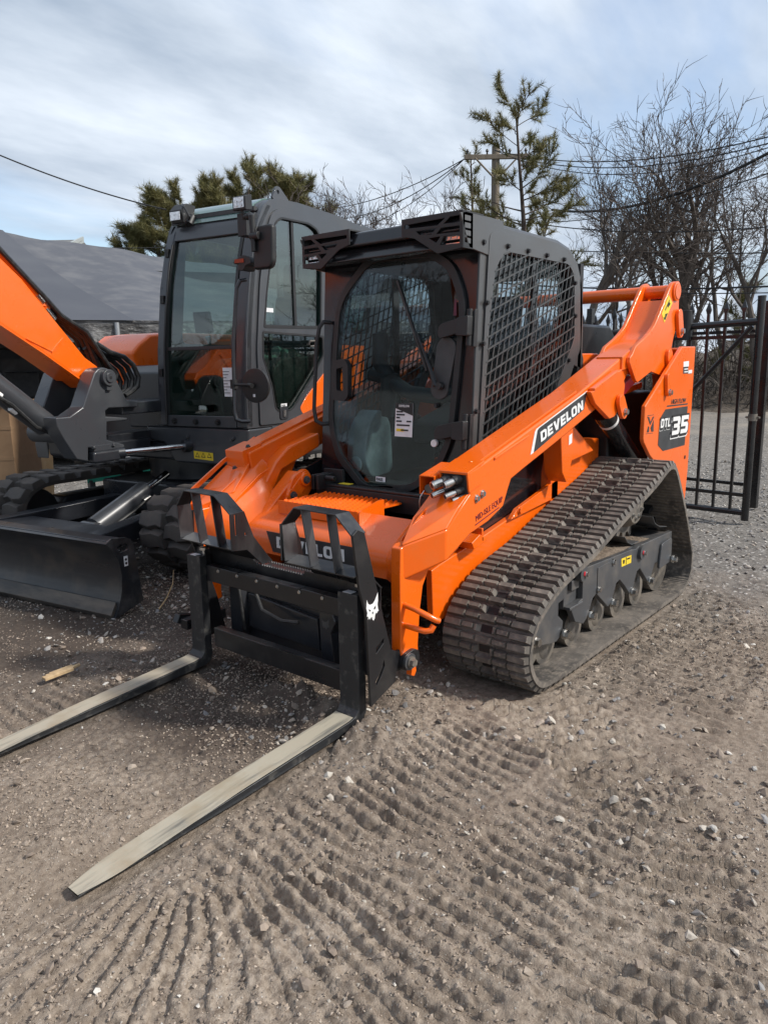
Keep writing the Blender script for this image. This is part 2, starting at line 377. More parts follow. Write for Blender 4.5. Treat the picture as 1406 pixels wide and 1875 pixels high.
# ---- chassis
body_out = [(-2.12,.33),(-.25,.33),(.06,.26),(.10,.34),(.10,.62),(-.05,.72),(-1.45,.80),(-2.12,.80)]
b = B().prism([(-2.12,.33),(-.25,.33),(-.12,.30),(-.05,.36),(-.05,.62),(-.12,.66),(-1.45,.74),(-2.12,.76)], 'Y', -.56, .48); b.build('chassis', M['dark'], LD, .012)
b = B().prism([(.0,.275),(.035,.31),(.045,.53),(-.02,.545),(-.357,.603),(-.694,.669),(-1.02,.745),(-1.62,.80),(-1.62,.30),(-.25,.28)], 'Y', .50, .535)
mir(b.build('chassis_side_plate', M['orange'], LD, .006))
b = B().prism([(-.10,.56),(-.20,.85),(-.75,1.02),(-1.16,1.12),(-1.16,.72),(-.30,.58)], 'Y', .485, .499); o = b.build('side_cover', M['dark'], LD); mir(o)
B().box(-1.17,-1.10,.44,.53,.72,1.14).build('pillar', M['dark'], LD, .004)
# strip with the bolt under the arm, small hooked bracket
b = B().prism([(-.60,.655),(-.66,.70),(-1.10,.80),(-1.10,.70)], 'Y', .537, .56); b.bolt((-.68,.56,.69),(0,1,0),.016,.014)
o = b.build('lower_rail', M['orange'], LD, .004); mir(o)
b = B().prism([(-.32,.61),(-.20,.585),(-.18,.62),(-.25,.65)], 'Y', .505, .60); b.prism([(-.28,.61),(-.265,.61),(-.265,.675),(-.28,.675)], 'Y', .505, .60)
b.build('bracket', M['orange'], LD, .004)
# engine bay and hood behind the cab
B().box(-2.30,-1.64,-.60,.61,.70,1.24).build('engine_bay', M['plastic'], LD, .02)
b = B().prism([(-1.60,1.24),(-2.34,1.24),(-2.34,1.52),(-2.18,1.66),(-1.70,1.66),(-1.60,1.50)], 'Y', -.44, .36); b.build('engine_hood', M['black'], LD, .02)
b = B().box(-1.66,-1.55,-.46,.40,1.20,1.52); b.build('hood_front_panel', M['plastic'], LD, .01)
b = B().box(-1.80,-1.56,.30,.455,1.10,1.48); b.build('hood_side_panel', M['orange'], LD, .01)
# exhaust / rear guard seen past the tower top
b = B().prism(rnd([(-2.26,1.50),(-2.38,1.50),(-2.38,1.70),(-2.34,1.74),(-2.22,1.74)],.02), 'Y', .60, .70); b.build('rear_guard', M['plastic'], LD, .008)
b = B().lathe([(0,.075),(.02,.09),(.05,.09),(.055,.06),(.075,.06),(.08,.09),(.11,.09),(.12,.07)], (-2.33,.58,1.80), 'Y', 24); b.build('hose_reel', M['plastic'], LD)

# ---- front cross plate: one bent sheet that climbs into the arms on both sides
yl, yr = YC-.63, YC+.63
sec = [(.232,.515),(.233,.56),(.234,.60),(.215,.64),(.17,.668),(.10,.70),(.03,.745)]           # (X, Z) through the middle
sec_in = [(.20,.515),(.20,.56),(.20,.60),(.185,.625),(.15,.645),(.09,.675),(.02,.72)]
b = B().prism(sec + sec_in[::-1], 'Y', yl+.16, yr-.16); b.build('front_cross_plate', M['orange'], LD)
def wing():
    """sheet that fans up from the cross plate to the hose box on the arm"""
    us = [0, .2, .4, .6, .8, 1.0]; rows = []
    for u in us:
        y = (yr-.162) + u*.165
        s = u*u*(3-2*u)
        rows.append([(sec[0][0]+.10*s, y, sec[0][1]-.02*s), (sec[1][0]+.125*s, y, sec[1][1]+.02*s), (sec[2][0]+.135*s, y, sec[2][1]+.06*s),
                     (sec[3][0]+.11*s, y, sec[3][1]+.10*s), (sec[4][0]+.03*s, y, sec[4][1]+.15*s), (sec[5][0]-.03*s, y, sec[5][1]+.19*s), (sec[6][0]-.06*s, y, sec[6][1]+.21*s)])
    v = [p for r in rows for p in r]; n = 7; f = []
    for i in range(len(us)-1):
        for j in range(n-1): f.append((i*n+j, (i+1)*n+j, (i+1)*n+j+1, i*n+j+1))
    k = len(v); v2 = [(x-.03, y, z-.022) for x, y, z in v]; v += v2; f += [tuple(i+k for i in q[::-1]) for q in f]
    for i in range(len(us)-1):
        f += [(i*n+k, (i+1)*n+k, (i+1)*n, i*n), (i*n+n-1, (i+1)*n+n-1, (i+1)*n+n-1+k, i*n+n-1+k)]
    for j in range(n-1):
        f += [(j, j+1, j+1+k, j+k), ((len(us)-1)*n+j+k, (len(us)-1)*n+j+1+k, (len(us)-1)*n+j+1, (len(us)-1)*n+j)]
    return B().add(v, f)
o = wing().build('cross_plate_wing', M['orange'], LD, ang=60); mir(o)
# long ramp of the wing up along the inner side of the arm
b = B().prism([(.20,.66),(.12,.72),(.02,.83),(-.06,.93),(-.16,1.0),(-.40,1.06),(-.40,.98),(-.10,.88),(.06,.62)], 'Y', .50, .585)
o = b.build('arm_inner_ramp', M['orange'], LD, .012); mir(o)
# far side: ridge and pivot ears seen over the cross plate
b = B().prism([(.16,.66),(-.12,.88),(-.16,.86),(-.14,.80),(.04,.64)], 'Y', -.56, -.47); b.build('inner_gusset', M['orange'], LD, .008)
b = B().prism(rnd([(.02,.70),(-.06,.86),(-.16,.90),(-.22,.80),(-.12,.70)],.04), 'Y', -.475, -.45); b.build('pivot_ear', M['orange'], LD, .004)
b = B().cyl((-.03,-.445,.765),(-.03,-.425,.765),.035,20); b.cyl((-.13,-.445,.835),(-.13,-.425,.835),.035,20)
b.prism(rnd([(.02,.74),(-.05,.81),(-.14,.89),(-.19,.84),(-.10,.76),(-.02,.71)],.03), 'Y', -.45, -.437); b.build('pivot_cover', M['orange'], LD, .003)
b = B().bolt((-.03,-.425,.765),(0,1,0),.016,.016); b.bolt((-.13,-.425,.835),(0,1,0),.016,.016); b.build('bolt', M['frame'], LD)
# nameplate on the cross plate
p = sheet([(.2350,-.345,.632),(.2335,-.305,.530),(.2335,.275,.530),(.2350,.275,.632)], M['decal'], LD, 'nameplate', .002)
block('DEVELON', (.2360,-.272,.556), (0,1,0), (.012,0,1), .057, .455, M['white'], p, .0015)

# ---- step in front of the cab
T0 = (.02,.76)
b = B().prism([(.115,.752),(.115,.76),(-.21,.76),(-.21,.752)], 'Y', -.38, .165); b.prism([(.115,.70),(.12,.70),(.12,.766),(.115,.766)], 'Y', -.38, .165)
b.prism(rnd([(.12,.69),(.12,.768),(-.02,.80),(-.06,.80),(-.06,.69)],[0,.02,.03,0,0]), 'Y', .168, .176)
step = b.build('step_tread', M['orange'], LD)
b = B()
for i in range(9):
    for j in range(16):
        x = .098 - i*.036; y = -.345 + j*.0325 + (i % 2)*.016
        if y > .15: continue
        b.add([(x+.012,y-.005,.7602),(x+.012,y+.005,.7602),(x-.012,y+.005,.7602),(x-.012,y-.005,.7602),(x+.009,y,.772),(x-.009,y,.772)], [(0,1,4),(2,3,5),(1,2,5,4),(3,0,4,5)])
stuff(b.build('grip_teeth', M['orange'], step, smooth=False))
b = B().box(-.36,-.215,-.44,.36,.70,.795); b.box(-.25,-.215,-.44,.36,.795,.81); b.build('cab_sill', M['plastic'], LD, .006)
b = B()
for y in (-.42,-.385): b.box(-.30,-.16,y,y+.02,.78,.86)
b.box(-.30,-.28,-.44,-.30,.80,.88); b.cyl((-.22,-.44,.84),(-.22,-.30,.84),.014,12); b.build('cab_latch', M['plastic'], LD, .003)
b = B().box(-.30,-.17,.33,.40,.74,.85); b.build('cab_mount', M['plastic'], LD, .006)
sheet([(-.235,-.29,.8115),(-.235,-.215,.8115),(-.275,-.215,.8115),(-.275,-.29,.8115)], M['yellow'], LD, 'warning_sticker')

# ---- lift arms
ya, yi = .74, .575
beam = [(.062,.984),(-.948,1.275),(-1.573,1.490),(-1.60,1.40),(-1.50,1.30),(-1.44,1.22),(-1.20,1.195),(-1.148,1.179),(-.791,1.068),(-.404,.954),(-.288,.918),(-.262,.876),(-.221,.802),(-.10,.755),(.045,.724),(.156,.673),(.219,.644),(.219,.779),(.05,.897)]
b = B().prism(beam, 'Y', yi, ya); arm = b.build('lift_arm', M['orange'], LD, .009)
# hollow-looking hose box: a dark recess with its own rim
b = B().prism([(.066,.984),(-.10,1.035),(-.10,.95),(.050,.897)], 'Y', .60, .735)
rim = B()
for pr in ([(.078,.992),(-.05,1.03),(-.05,1.018),(.078,.980)],): rim.prism(pr, 'Y', .598, .746)
rim.prism([(.078,.985),(-.03,1.01),(-.03,.93),(.064,.905)], 'Y', .736, .746); rim.prism([(.078,.985),(-.03,1.01),(-.03,.93),(.064,.905)], 'Y', .598, .608)
hb = rim.build('hose_box', M['orange'], LD, .003)
B().box(.058,.0665,.606,.738,.90,.983).build('hose_box_back', M['ink'], hb)
cp = B(); cs = B(); k = 0
for (y, z, r, L) in ((.632,.952,.021,.075),(.688,.957,.021,.07),(.645,.915,.016,.085),(.700,.912,.016,.075),(.706,.884,.013,.05)):
    d = Vector((.86,-.42,-.28)).normalized(); p = Vector((.06,y+.012,z+.006)); r *= .88; L *= 1.15; cs.cyl(p, p+d*L*.45, r*1.08, 18); q = p+d*L*.45
    c = B().cyl(q, q+d*L*.14, r*.84, 20); c.cyl(q+d*L*.14, q+d*L*.52, r, 20); c.cyl(q+d*L*.52, q+d*L*.60, r*.93, 20); o = c.build('hose_coupler', M['steel'], hb, ang=30); cs.cyl(q+d*L*.598, q+d*L*.607, r*.72, 16)
cs.build('hose_end', M['hose'], hb)
# small square box with a pin and chain, beside the hose box
rim = B().prism([(.10,.965),(-.06,1.005),(-.06,.895),(.10,.885)], 'Y', .512, .516); rim.prism([(.10,.965),(-.06,1.005),(-.06,.895),(.10,.885)], 'Y', .588, .592)
rim.box(-.06,.10,.516,.588,.885,.889); rim.add([(.10,.516,.962),(.10,.588,.962),(-.06,.588,1.002),(-.06,.516,1.002),(.10,.516,.966),(.10,.588,.966),(-.06,.588,1.006),(-.06,.516,1.006)], [(0,3,2,1),(4,5,6,7),(0,1,5,4),(1,2,6,5),(2,3,7,6),(3,0,4,7)])
rim.box(.0,.004,.516,.588,.889,.975); pb = rim.build('pin_box', M['orange'], LD)
B().cyl((.0,.55,.915),(.09,.553,.908),.020,18).build('pin', M['roller'], pb)
chp = [(.095,.535,.90),(.11,.525,.875),(.112,.52,.85),(.108,.518,.825),(.10,.52,.81)]
B().tube(chp, .003, 6).build('chain', M['steel'], pb)
# top cap plates and wear strips on the beam
b = B().prism([(.062,.988),(-.02,1.012),(-.02,1.02),(-.948,1.289),(-.948,1.279),(-.02,1.008)], 'Y', .62, .725)
b.bolt((-.03,.69,1.015),(.2,0,1),.01,.01); ac = b.build('arm_cover', M['orange'], LD, .002)
b = B().prism([(-.134,1.022),(-.429,1.098),(-.429,1.108),(-.134,1.034)], 'Y', ya-.002, ya+.008); wr = b.build('wear_strip', M['orange'], LD, .003)
b = B()
for x, z in ((.0,.872),(-.045,.886)): b.bolt((x,ya,z),(0,1,0),.013,.012)
b.build('arm_bolt', M['steel'], LD)
# the front box that turns inwards to the knee
kq = [(.221,ya+.002,.780),(.221,ya+.002,.643),(.384,.635,.578),(.388,.635,.728)]
back = [(.10,ya-.012,.79),(.10,ya-.012,.68),(.22,.60,.60),(.22,.60,.78)]
b = B().add(kq + back, [(0,1,2,3),(7,6,5,4),(0,3,7,4),(1,5,6,2),(0,4,5,1),(3,2,6,7)]); kn = b.build('arm_elbow', M['orange'], LD, .012)
b = B().add([(.13,ya+.001,.86),(.222,ya+.001,.782),(.388,.637,.730),(.20,.55,.80),(.06,.58,.93),(.058,ya-.004,.90),  (.13,ya-.006,.80),(.20,ya-.006,.76),(.36,.637,.70),(.20,.55,.76),(.06,.583,.88),(.055,ya-.006,.86)],
            [(0,1,2),(0,2,3),(0,3,4),(0,4,5),(7,6,8),(6,9,8),(6,10,9),(6,11,10),(1,0,6,7),(2,1,7,8),(3,2,8,9),(4,3,9,10),(5,4,10,11),(0,5,11,6)])
kt = b.build('elbow_top', M['orange'], LD, .004)
kp = [(.395,.715),(.37,.728),(.25,.735),(.20,.60),(.248,.527),(.270,.424),(.285,.276),(.28,.235),(.33,.225),(.39,.235),(.402,.29),(.40,.60)]
b = B().prism(kp, 'Y', .590, .640); kn2 = b.build('knee_plate', M['orange'], LD, .006)
b = B().tube([(.375,.64,.478),(.372,.69,.470),(.360,.735,.452),(.335,.765,.430),(.318,.772,.422)], .0125, 12)
b.tube([(.375,.64,.392),(.372,.69,.388),(.362,.735,.383),(.345,.752,.386),(.335,.758,.405)], .0125, 12)
tl = b.build('tie_loop', M['orange'], LD)
for o in (arm, hb, ac, wr, kn, kt, kn2, tl): mir(o)
# the far arm, seen from inside: closed box, thin outer rim and inner ridge along its sloping front
b = B().add([(.082,-.822,.905),(.082,-.676,.905),(.092,-.676,.995),(.092,-.822,.995),(-.02,-.822,.91),(-.02,-.676,.91),(-.04,-.676,1.03),(-.04,-.822,1.03)],[(0,1,2,3),(7,6,5,4),(0,4,5,1),(1,5,6,2),(2,6,7,3),(3,7,4,0)]); b.build('arm_box', M['orange'], LD, .004)
b = B().bolt((.03,-.70,1.012),(.15,0,1),.010,.012); b.bolt((.12,-.71,.905),(.3,0,1),.010,.012); b.build('bolt', M['frame'], LD)
b = B().prism([(.36,.745),(.30,.80),(.10,.925),(-.12,1.03),(-.12,1.05),(.11,.945),(.32,.82),(.40,.745),(.40,.66),(.37,.66)], 'Y', -.826, -.814); b.build('arm_rim', M['orange'], LD, .003)
b = B().prism([(.30,.735),(.06,.875),(-.16,.975),(-.16,1.0),(.07,.90),(.31,.76)], 'Y', -.690, -.678); b.build('arm_rim', M['orange'], LD, .003)
b = B().prism([(.26,.70),(.04,.845),(-.10,.905),(-.10,.925),(.05,.868),(.275,.72)], 'Y', -.612, -.602); b.build('arm_rim', M['orange'], LD, .003)
b = B().add([(.36,-.815,.735),(.30,-.69,.74),(.06,-.69,.885),(.09,-.815,.915),(.34,-.815,.70),(.28,-.69,.70),(.04,-.69,.85),(.07,-.815,.88)],[(3,2,1,0),(4,5,6,7),(0,1,5,4),(1,2,6,5),(2,3,7,6),(3,0,4,7)]); b.build('arm_tray', M['orange'], LD, .003)
# rear of the arm: two plates with a web between them
rp = [(-1.576,1.515),(-1.708,1.563),(-1.775,1.595),(-1.842,1.635),(-1.90,1.69),(-1.974,1.768),(-2.054,1.853),(-2.09,1.885),(-2.126,1.899),(-2.165,1.905),(-2.201,1.895),(-2.222,1.86),(-2.227,1.791),(-2.238,1.679),(-2.166,1.564),(-2.119,1.451),(-2.082,1.378),(-2.04,1.345),(-1.993,1.337),(-1.822,1.366),(-1.625,1.309),(-1.595,1.32),(-1.494,1.423),(-1.50,1.45),(-1.528,1.469)]
b = B().prism(rp, 'Y', .752, .776); o1 = b.build('arm_rear_plate', M['orange'], LD, .005)
b = B().prism(rp, 'Y', .575, .597); o2 = b.build('arm_rear_plate', M['orange'], LD, .005)
b = B().prism([(-1.45,1.455),(-1.62,1.515),(-1.75,1.545),(-1.85,1.60),(-1.93,1.69),(-2.03,1.79),(-2.07,1.76),(-1.98,1.66),(-1.88,1.56),(-1.62,1.40),(-1.45,1.38)], 'Y', .597, .752); o3 = b.build('arm_rear_web', M['orange'], LD, .004)
for o in (o1, o2, o3): mir(o)
yb = 2*YC
b = B().cyl((-2.155,.78,1.845),(-2.155,yb-.78,1.845),.040,28); b.build('cross_tube', M['orange'], LD)
b = B().lathe([(.0,.058),(.012,.058),(.014,.045),(.018,.045)], (-2.155,.776,1.845), 'Y', 28); o = b.build('tube_boss', M['orange'], LD); mir(o)
# pivots
def pivot(x, z, y, ang, L=.10, r=.04):
    a = R(ang); dx, dz = math.cos(a)*L/2, math.sin(a)*L/2
    pts = arc((x+dx, z+dz), r, ang-90, ang+90) + arc((x-dx, z-dz), r, ang+90, ang+270)
    b = B().prism(pts, 'Y', y, y+.022); o = b.build('pin_retainer', M['orange'], LD, .003)
    B().bolt((x-dx, y+.022, z-dz), (0,1,0), .016, .018).build('bolt', M['steel'], o); return o
for a in ((-2.225,1.655,.776,70),(-2.09,1.415,.776,65),(-1.385,1.185,.776,55,.07)): mir(pivot(*a))
gp = [(-1.014,1.280),(-1.05,1.285),(-1.333,1.372),(-1.40,1.39),(-1.455,1.30),(-1.440,1.23),(-1.40,1.17),(-1.322,1.132),(-1.265,1.125),(-1.079,1.215)]
b = B().prism(gp, 'Y', .742, .772); o = b.build('cylinder_gusset', M['orange'], LD, .005); mir(o)
b = B().prism([(-1.05,1.283),(-1.34,1.372),(-1.34,1.385),(-1.05,1.297)], 'Y', .744, .778); o = b.build('gusset_rib', M['orange'], LD, .004); mir(o)
# yellow hazard sticker on the rear plate
def sticker_on(plane_y, pts): return [(x, plane_y, z) for x, z in pts]
st = sheet(sticker_on(.7765, [(-1.936,1.704),(-2.035,1.817),(-2.106,1.774),(-1.990,1.652)])[::-1], M['yellow'], LD, 'hazard_sticker')
b = B()
for q in ([(-1.977,1.687),(-1.994,1.676),(-1.991,1.668),(-1.970,1.681)], [(-1.995,1.704),(-2.036,1.711),(-2.000,1.671),(-1.990,1.674)], [(-2.021,1.754),(-2.042,1.771),(-2.059,1.763),(-2.036,1.742)], [(-2.049,1.777),(-2.070,1.767),(-2.056,1.755),(-2.043,1.765)], [(-1.986,1.728),(-2.050,1.790),(-2.057,1.788),(-1.993,1.724)]):
    b.prism(q, 'Y', .7782, .7792)
b.build('pictogram', M['ink'], st, smooth=False)
# red safety strut, lift cylinder, links
b = B().prism([(-1.42,1.245),(-1.75,1.345),(-1.78,1.30),(-1.46,1.175)], 'Y', .64, .70); b.build('safety_strut', M['red'], LD, .005)
b = B().cyl((-1.36,.685,1.16),(-1.80,.685,.86),.056,28); b.cyl((-1.36,.685,1.16),(-1.40,.685,1.132),.062,28); o = b.build('lift_cylinder', M['dark'], LD); mir(o)
b = B().cyl((-1.44,.685,1.106),(-1.456,.685,1.094),.0575,28); b.build('cylinder_band', M['white'], LD)
b = B().prism([(-1.75,1.26),(-2.10,1.30),(-2.10,1.26),(-1.75,1.22)], 'Y', .56, .62); b.build('upper_link', M['orange'], LD, .006)
# chassis blocks under the arm, ahead of the cylinder
b = B().prism([(-.92,1.075),(-1.06,1.09),(-1.08,.95),(-1.0,.80),(-.95,.86)], 'Y', .55, .66); mb = b.build('valve_box', M['orange'], LD, .006)
sheet(sticker_on(.662, [(-1.01,1.0),(-1.045,1.01),(-1.045,1.06),(-1.01,1.05)])[::-1], M['paper'], LD, 'sticker')
b = B().prism([(-1.10,1.12),(-1.32,1.0),(-1.62,.98),(-1.62,.62),(-1.02,.62),(-1.02,.84)], 'Y', .48, .56); b.prism([(-1.12,1.10),(-1.40,.93),(-1.12,.90)], 'Y', .56, .63); b.build('tower_base', M['orange'], LD, .008)

# ---- towers (rear uprights)
tw = [(-2.193,1.513),(-2.441,1.515),(-2.438,.72),(-2.40,.335),(-2.28,.33),(-2.20,.62),(-1.742,.880),(-1.638,.965),(-1.624,.99),(-1.629,1.175)]
b = B().prism(tw, 'Y', .80, .825); tower = b.build('rear_upright', M['orange'], LD, .006)
b = B().prism([(-2.18,1.50),(-2.43,1.51),(-2.43,.4),(-2.36,.4),(-2.30,.8),(-2.26,1.3)], 'Y', .62, .80); t2 = b.build('upright_core', M['orange'], LD, .008)
mir(tower); mir(t2)
mir(pivot(-1.935,1.285,.825,78,.09,.024))
st = sheet(sticker_on(.8255, [(-1.867,1.087),(-1.955,1.139),(-2.353,1.137),(-2.339,0.886),(-1.950,0.886),(-1.859,0.930)])[::-1], M['decal'], LD, 'model_decal')
bx = [(-1.884,1.030),(-2.368,0.948)]
UPT = Vector((-.02,0,1)); RT_ = Vector((-1,0,.06))
def outlined(s, size, org, bold, xs, sh=.25, par=st, y=.829):
    text(s, size, (org[0],y-.0012,org[1]), RT_, UPT, M['white'], par, 'lettering', bold+.028, xs, .001, sh)
    text(s, size, (org[0]-.003,y+.0012,org[1]+.002), RT_, UPT, M['white'], par, 'lettering', bold, xs, .001, sh)
p0 = [(-1.892,1.035)][0]; p1 = [(-2.101,0.968)][0]
for w_, org, wd, h in (('DTL', (-1.872,1.032), .160, .054), ('35', (-2.072,.972), .285, .112)):
    for k, (dx, dz, gr, mm, yy) in enumerate(((.004,-.014,.10,'white',.8286),(.004,-.014,.04,'ink',.8296),(0,0,.10,'ink',.8304),(0,0,.06,'white',.8312),(0,0,.0,'white',.8318))):
        if k == 3: continue
        block(w_, (org[0]+dx, yy, org[1]+dz), (-1,0,-.01), (0,0,1), h, wd, M[mm], st, .0008, .14, .10, gr)
text('HIGH FLOW', .040, (-2.042,.8262,1.166), (-1,0,-.01), (0,0,1), M['decal'], LD, 'high_flow_lettering', .012, 1.20, .0008, .2)
sheet(sticker_on(.8255, [(-1.966,1.152),(-1.987,1.161),(-2.356,1.156),(-2.351,1.147)]), M['decal'], LD, 'stripe')
b = B()
for q in ([(-1.666,1.113),(-1.716,1.061),(-1.722,1.066),(-1.776,1.107),(-1.754,1.108),(-1.720,1.079),(-1.693,1.111)], [(-1.669,1.022),(-1.687,1.057),(-1.704,1.049),(-1.702,1.021)], [(-1.725,1.042),(-1.768,1.088),(-1.775,1.019),(-1.745,1.020)]):
    b.prism(q, 'Y', .825, .8265)
b.build('dealer_emblem', M['decal'], LD, smooth=False)
sheet(sticker_on(.8255, [(-1.669,1.117),(-1.669,1.121),(-1.774,1.119),(-1.774,1.116)]), M['decal'], LD, 'fine_print')
sheet(sticker_on(.8255, [(-1.661,1.013),(-1.660,1.016),(-1.769,1.012),(-1.770,1.009)]), M['decal'], LD, 'fine_print')
s1 = sheet(sticker_on(.8255, [(-2.228,1.420),(-2.326,1.424),(-2.332,1.390),(-2.232,1.388)]), M['paper'], LD, 'sticker')
s1 = sheet(sticker_on(.8255, [(-2.226,1.387),(-2.320,1.390),(-2.324,1.345),(-2.230,1.346)]), M['decal'], LD, 'sticker')
s1 = sheet(sticker_on(.828, [(-2.321,1.365),(-2.391,1.368),(-2.391,1.346),(-2.320,1.345)]), M['paper'], LD, 'sticker')
for q in ([(-2.244,1.377),(-2.314,1.378),(-2.316,1.372),(-2.245,1.370)], [(-2.247,1.360),(-2.314,1.361),(-2.315,1.354),(-2.248,1.353)]): sheet(sticker_on(.8272, q), M['paper'], LD, 'sticker')
B().cyl((-2.36,.822,.805),(-2.36,.828,.805),.012,14).build('hole', M['ink'], LD)

# brand decal on the arm
q = [(-0.457,1.011),(-0.499,1.121),(-0.524,1.132),(-1.039,1.284),(-1.008,1.190),(-0.503,1.023)]
st = sheet(sticker_on(.7405, q)[::1], M['decal'], LD, 'brand_decal')
wq = [(-0.454,1.011),(-0.491,1.114),(-0.506,1.128),(-1.036,1.285),(-1.034,1.278),(-0.529,1.130),(-0.515,1.120),(-0.482,1.019)]
sheet(sticker_on(.7422, wq), M['white'], st, 'white_edge')
block('DEVELON', (-.552,.7424,1.062), (-.446,0,.131), (0,0,1), .049, .462, M['white'], st, .001, .13, .08)
a0, a1 = [(0.006,0.768),(-0.191,0.819)]
text('MID-ISLE EQUIP', .036, (a0[0],.741,a0[1]+.004), (a1[0]-a0[0],0,a1[1]-a0[1]), (-.08,0,1), M['maroon'], LD, 'dealer_lettering', 0.0, .86, .0008, .15, 'LEFT', 1.06)
sheet([(x,.741,z) for x,z in ((a0[0]+.004,a0[1]-.012),(a1[0]+.01,a1[1]-.016),(a1[0]+.01,a1[1]-.012),(a0[0]+.004,a0[1]-.008))], M['maroon'], LD, 'fine_print')

# ---- cab
cab_x = -.40
F = lambda dx=0: None
yL, yR = -.535, .47
yF = .463
outer = rnd([(yL+.006,.735),(yF,.735),(yF,2.06),(yL+.006,2.06)],[.02,.02,.05,.05])
door_open = rnd([(-.409,1.78),(-.195,1.975),(.19,1.967),(.325,1.893),(.405,1.72),(.358,1.075),(.288,.93),(.135,.81),(-.19,.775),(-.39,.945),(-.455,1.125)],[.10,.06,.06,.06,.10,.10,.06,.06,.06,.06,.10])
b = B().prism(outer, 'X', cab_x-.04, cab_x, [door_open]); tilt(b).build('cab_front', M['dark'], LD, .006)
inset = lambda L, k: [((p[0]+.025)*k-.025, (p[1]-1.38)*(1-(1-k)*.8)+1.38) for p in L]
b = B().prism(inset(door_open,1.035), 'X', cab_x, cab_x+.022, [inset(door_open,.955)]); dr = tilt(b).build('cab_door', M['plastic'], LD, .006)
b = B().prism(inset(door_open,1.0), 'X', cab_x+.010, cab_x+.016); tilt(b).build('door_glass', M['glass'], dr, smooth=False)
# side wall with window
wall = [(-.35,.73),(-.44,2.02),(-.47,2.055),(-.60,2.075),(-1.20,2.065),(-1.34,2.04),(-1.44,1.98),(-1.50,1.88),(-1.535,1.70),(-1.545,1.47),(-1.56,1.45),(-1.56,1.38),(-1.40,1.42),(-1.34,1.36),(-1.24,1.20),(-1.10,.73)]
hole = [(-0.643,1.963),(-1.318,1.961),(-1.384,1.908),(-1.410,1.577),(-1.376,1.517),(-1.216,1.305)] + [(-1.12,.98),(-.44,.92)] + [(-0.502,1.611),(-0.554,1.881)]
hole = rnd(hole, [.05,.08,.05,.03,.03,.03,.04,.05,.01,.05])
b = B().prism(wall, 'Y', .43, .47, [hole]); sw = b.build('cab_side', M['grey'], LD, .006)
# bolted guard ring proud of the wall
ringo = rnd([(-0.518,1.934),(-0.603,2.003),(-1.360,1.997),(-1.486,1.931),(-1.537,1.570),(-1.371,1.444),(-1.363,1.355),(-0.377,1.050)], [.05,.05,.09,.09,.04,.03,.02,.02])
b = B().prism([(p[0],p[1]) for p in rnd([(-.50,2.035),(-.60,2.05),(-1.30,2.025),(-1.42,1.95),(-1.465,1.85),(-1.49,1.50),(-1.42,1.42),(-1.25,1.16),(-1.12,.90),(-.40,.85)],[.04,.03,.08,.08,.04,.03,.04,.02,.02,.02])], 'Y', .472, .480, [hole]); ring = b.build('mesh_guard', M['grey'], LD, .003)
bb = B()
for q in [(-0.660,1.988),(-0.857,1.985),(-1.054,1.982),(-1.250,1.979),(-1.390,1.865),(-1.406,1.687),(-1.341,1.442),(-0.476,1.715),(-0.444,1.526),(-0.389,1.210)]: bb.bolt((q[0],.480,q[1]),(0,1,0),.010,.014)
bb.build('guard_bolt', M['ink'], ring)
def in_hole(x, z, loop):
    c = False; j = len(loop)-1
    for i in range(len(loop)):
        (xi, zi), (xj, zj) = loop[i], loop[j]
        if (zi > z) != (zj > z) and x < (xj-xi)*(z-zi)/(zj-zi)+xi: c = not c
        j = i
    return c
def bars(loop, y, p, d, t=.0035, w=.003):
    out = []; d = Vector((d[0], 0, d[1])).normalized(); n = Vector((-d.z, 0, d.x))
    for q in p:
        s = -3.0; run = None
        while s < 3.0:
            x, z = q[0]+d.x*s, q[1]+d.z*s
            i = in_hole(x, z, loop)
            if i and run is None: run = s
            if not i and run is not None:
                a, e = Vector((q[0],y,q[1]))+d*(run-.012), Vector((q[0],y,q[1]))+d*(s+.012)
                out.append(B().add([a-n*t+Vector((0,-w,0)), a+n*t+Vector((0,-w,0)), a+n*t+Vector((0,w,0)), a-n*t+Vector((0,w,0)), e-n*t+Vector((0,-w,0)), e+n*t+Vector((0,-w,0)), e+n*t+Vector((0,w,0)), e-n*t+Vector((0,w,0))],
                      [(0,1,2,3),(7,6,5,4),(0,4,5,1),(1,5,6,2),(2,6,7,3),(3,7,4,0)])); run = None
            s += .008
    return out
def mesh_bars(loop, y, par, each=True):
    b1 = bars(loop, y, [(-.2-.044*i, 1.5) for i in range(-2,36)], (-.24,.97), .0032)
    b2 = bars(loop, y+.005, [(-.9, .60+.0575*i) for i in range(0,34)], (-.949,.316), .0034)
    if each:
        for b in b1+b2: b.build('mesh_bar', M['mesh'], par, smooth=False)
    else:
        j = B()
        for b in b1+b2: j.add(b.v, b.f)
        stuff(j.build('mesh_bars', M['dark'], par, smooth=False, split=False))
mesh_bars(hole, .474, ring)
b = B().prism(hole, 'Y', .440, .444); b.build('side_glass', M['glass'], LD, smooth=False)
B().box(-1.02,-.97,.435,.45,.95,2.0).build('side_window_divider', M['dark'], LD)
# far side
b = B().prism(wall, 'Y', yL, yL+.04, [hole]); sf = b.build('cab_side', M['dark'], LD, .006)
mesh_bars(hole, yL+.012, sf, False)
B().prism(hole, 'Y', yL+.03, yL+.034).build('side_glass', M['glass'], LD, smooth=False)
B().box(-1.02,-.97,yL+.035,yL+.05,.95,2.0).build('side_window_divider', M['dark'], LD)
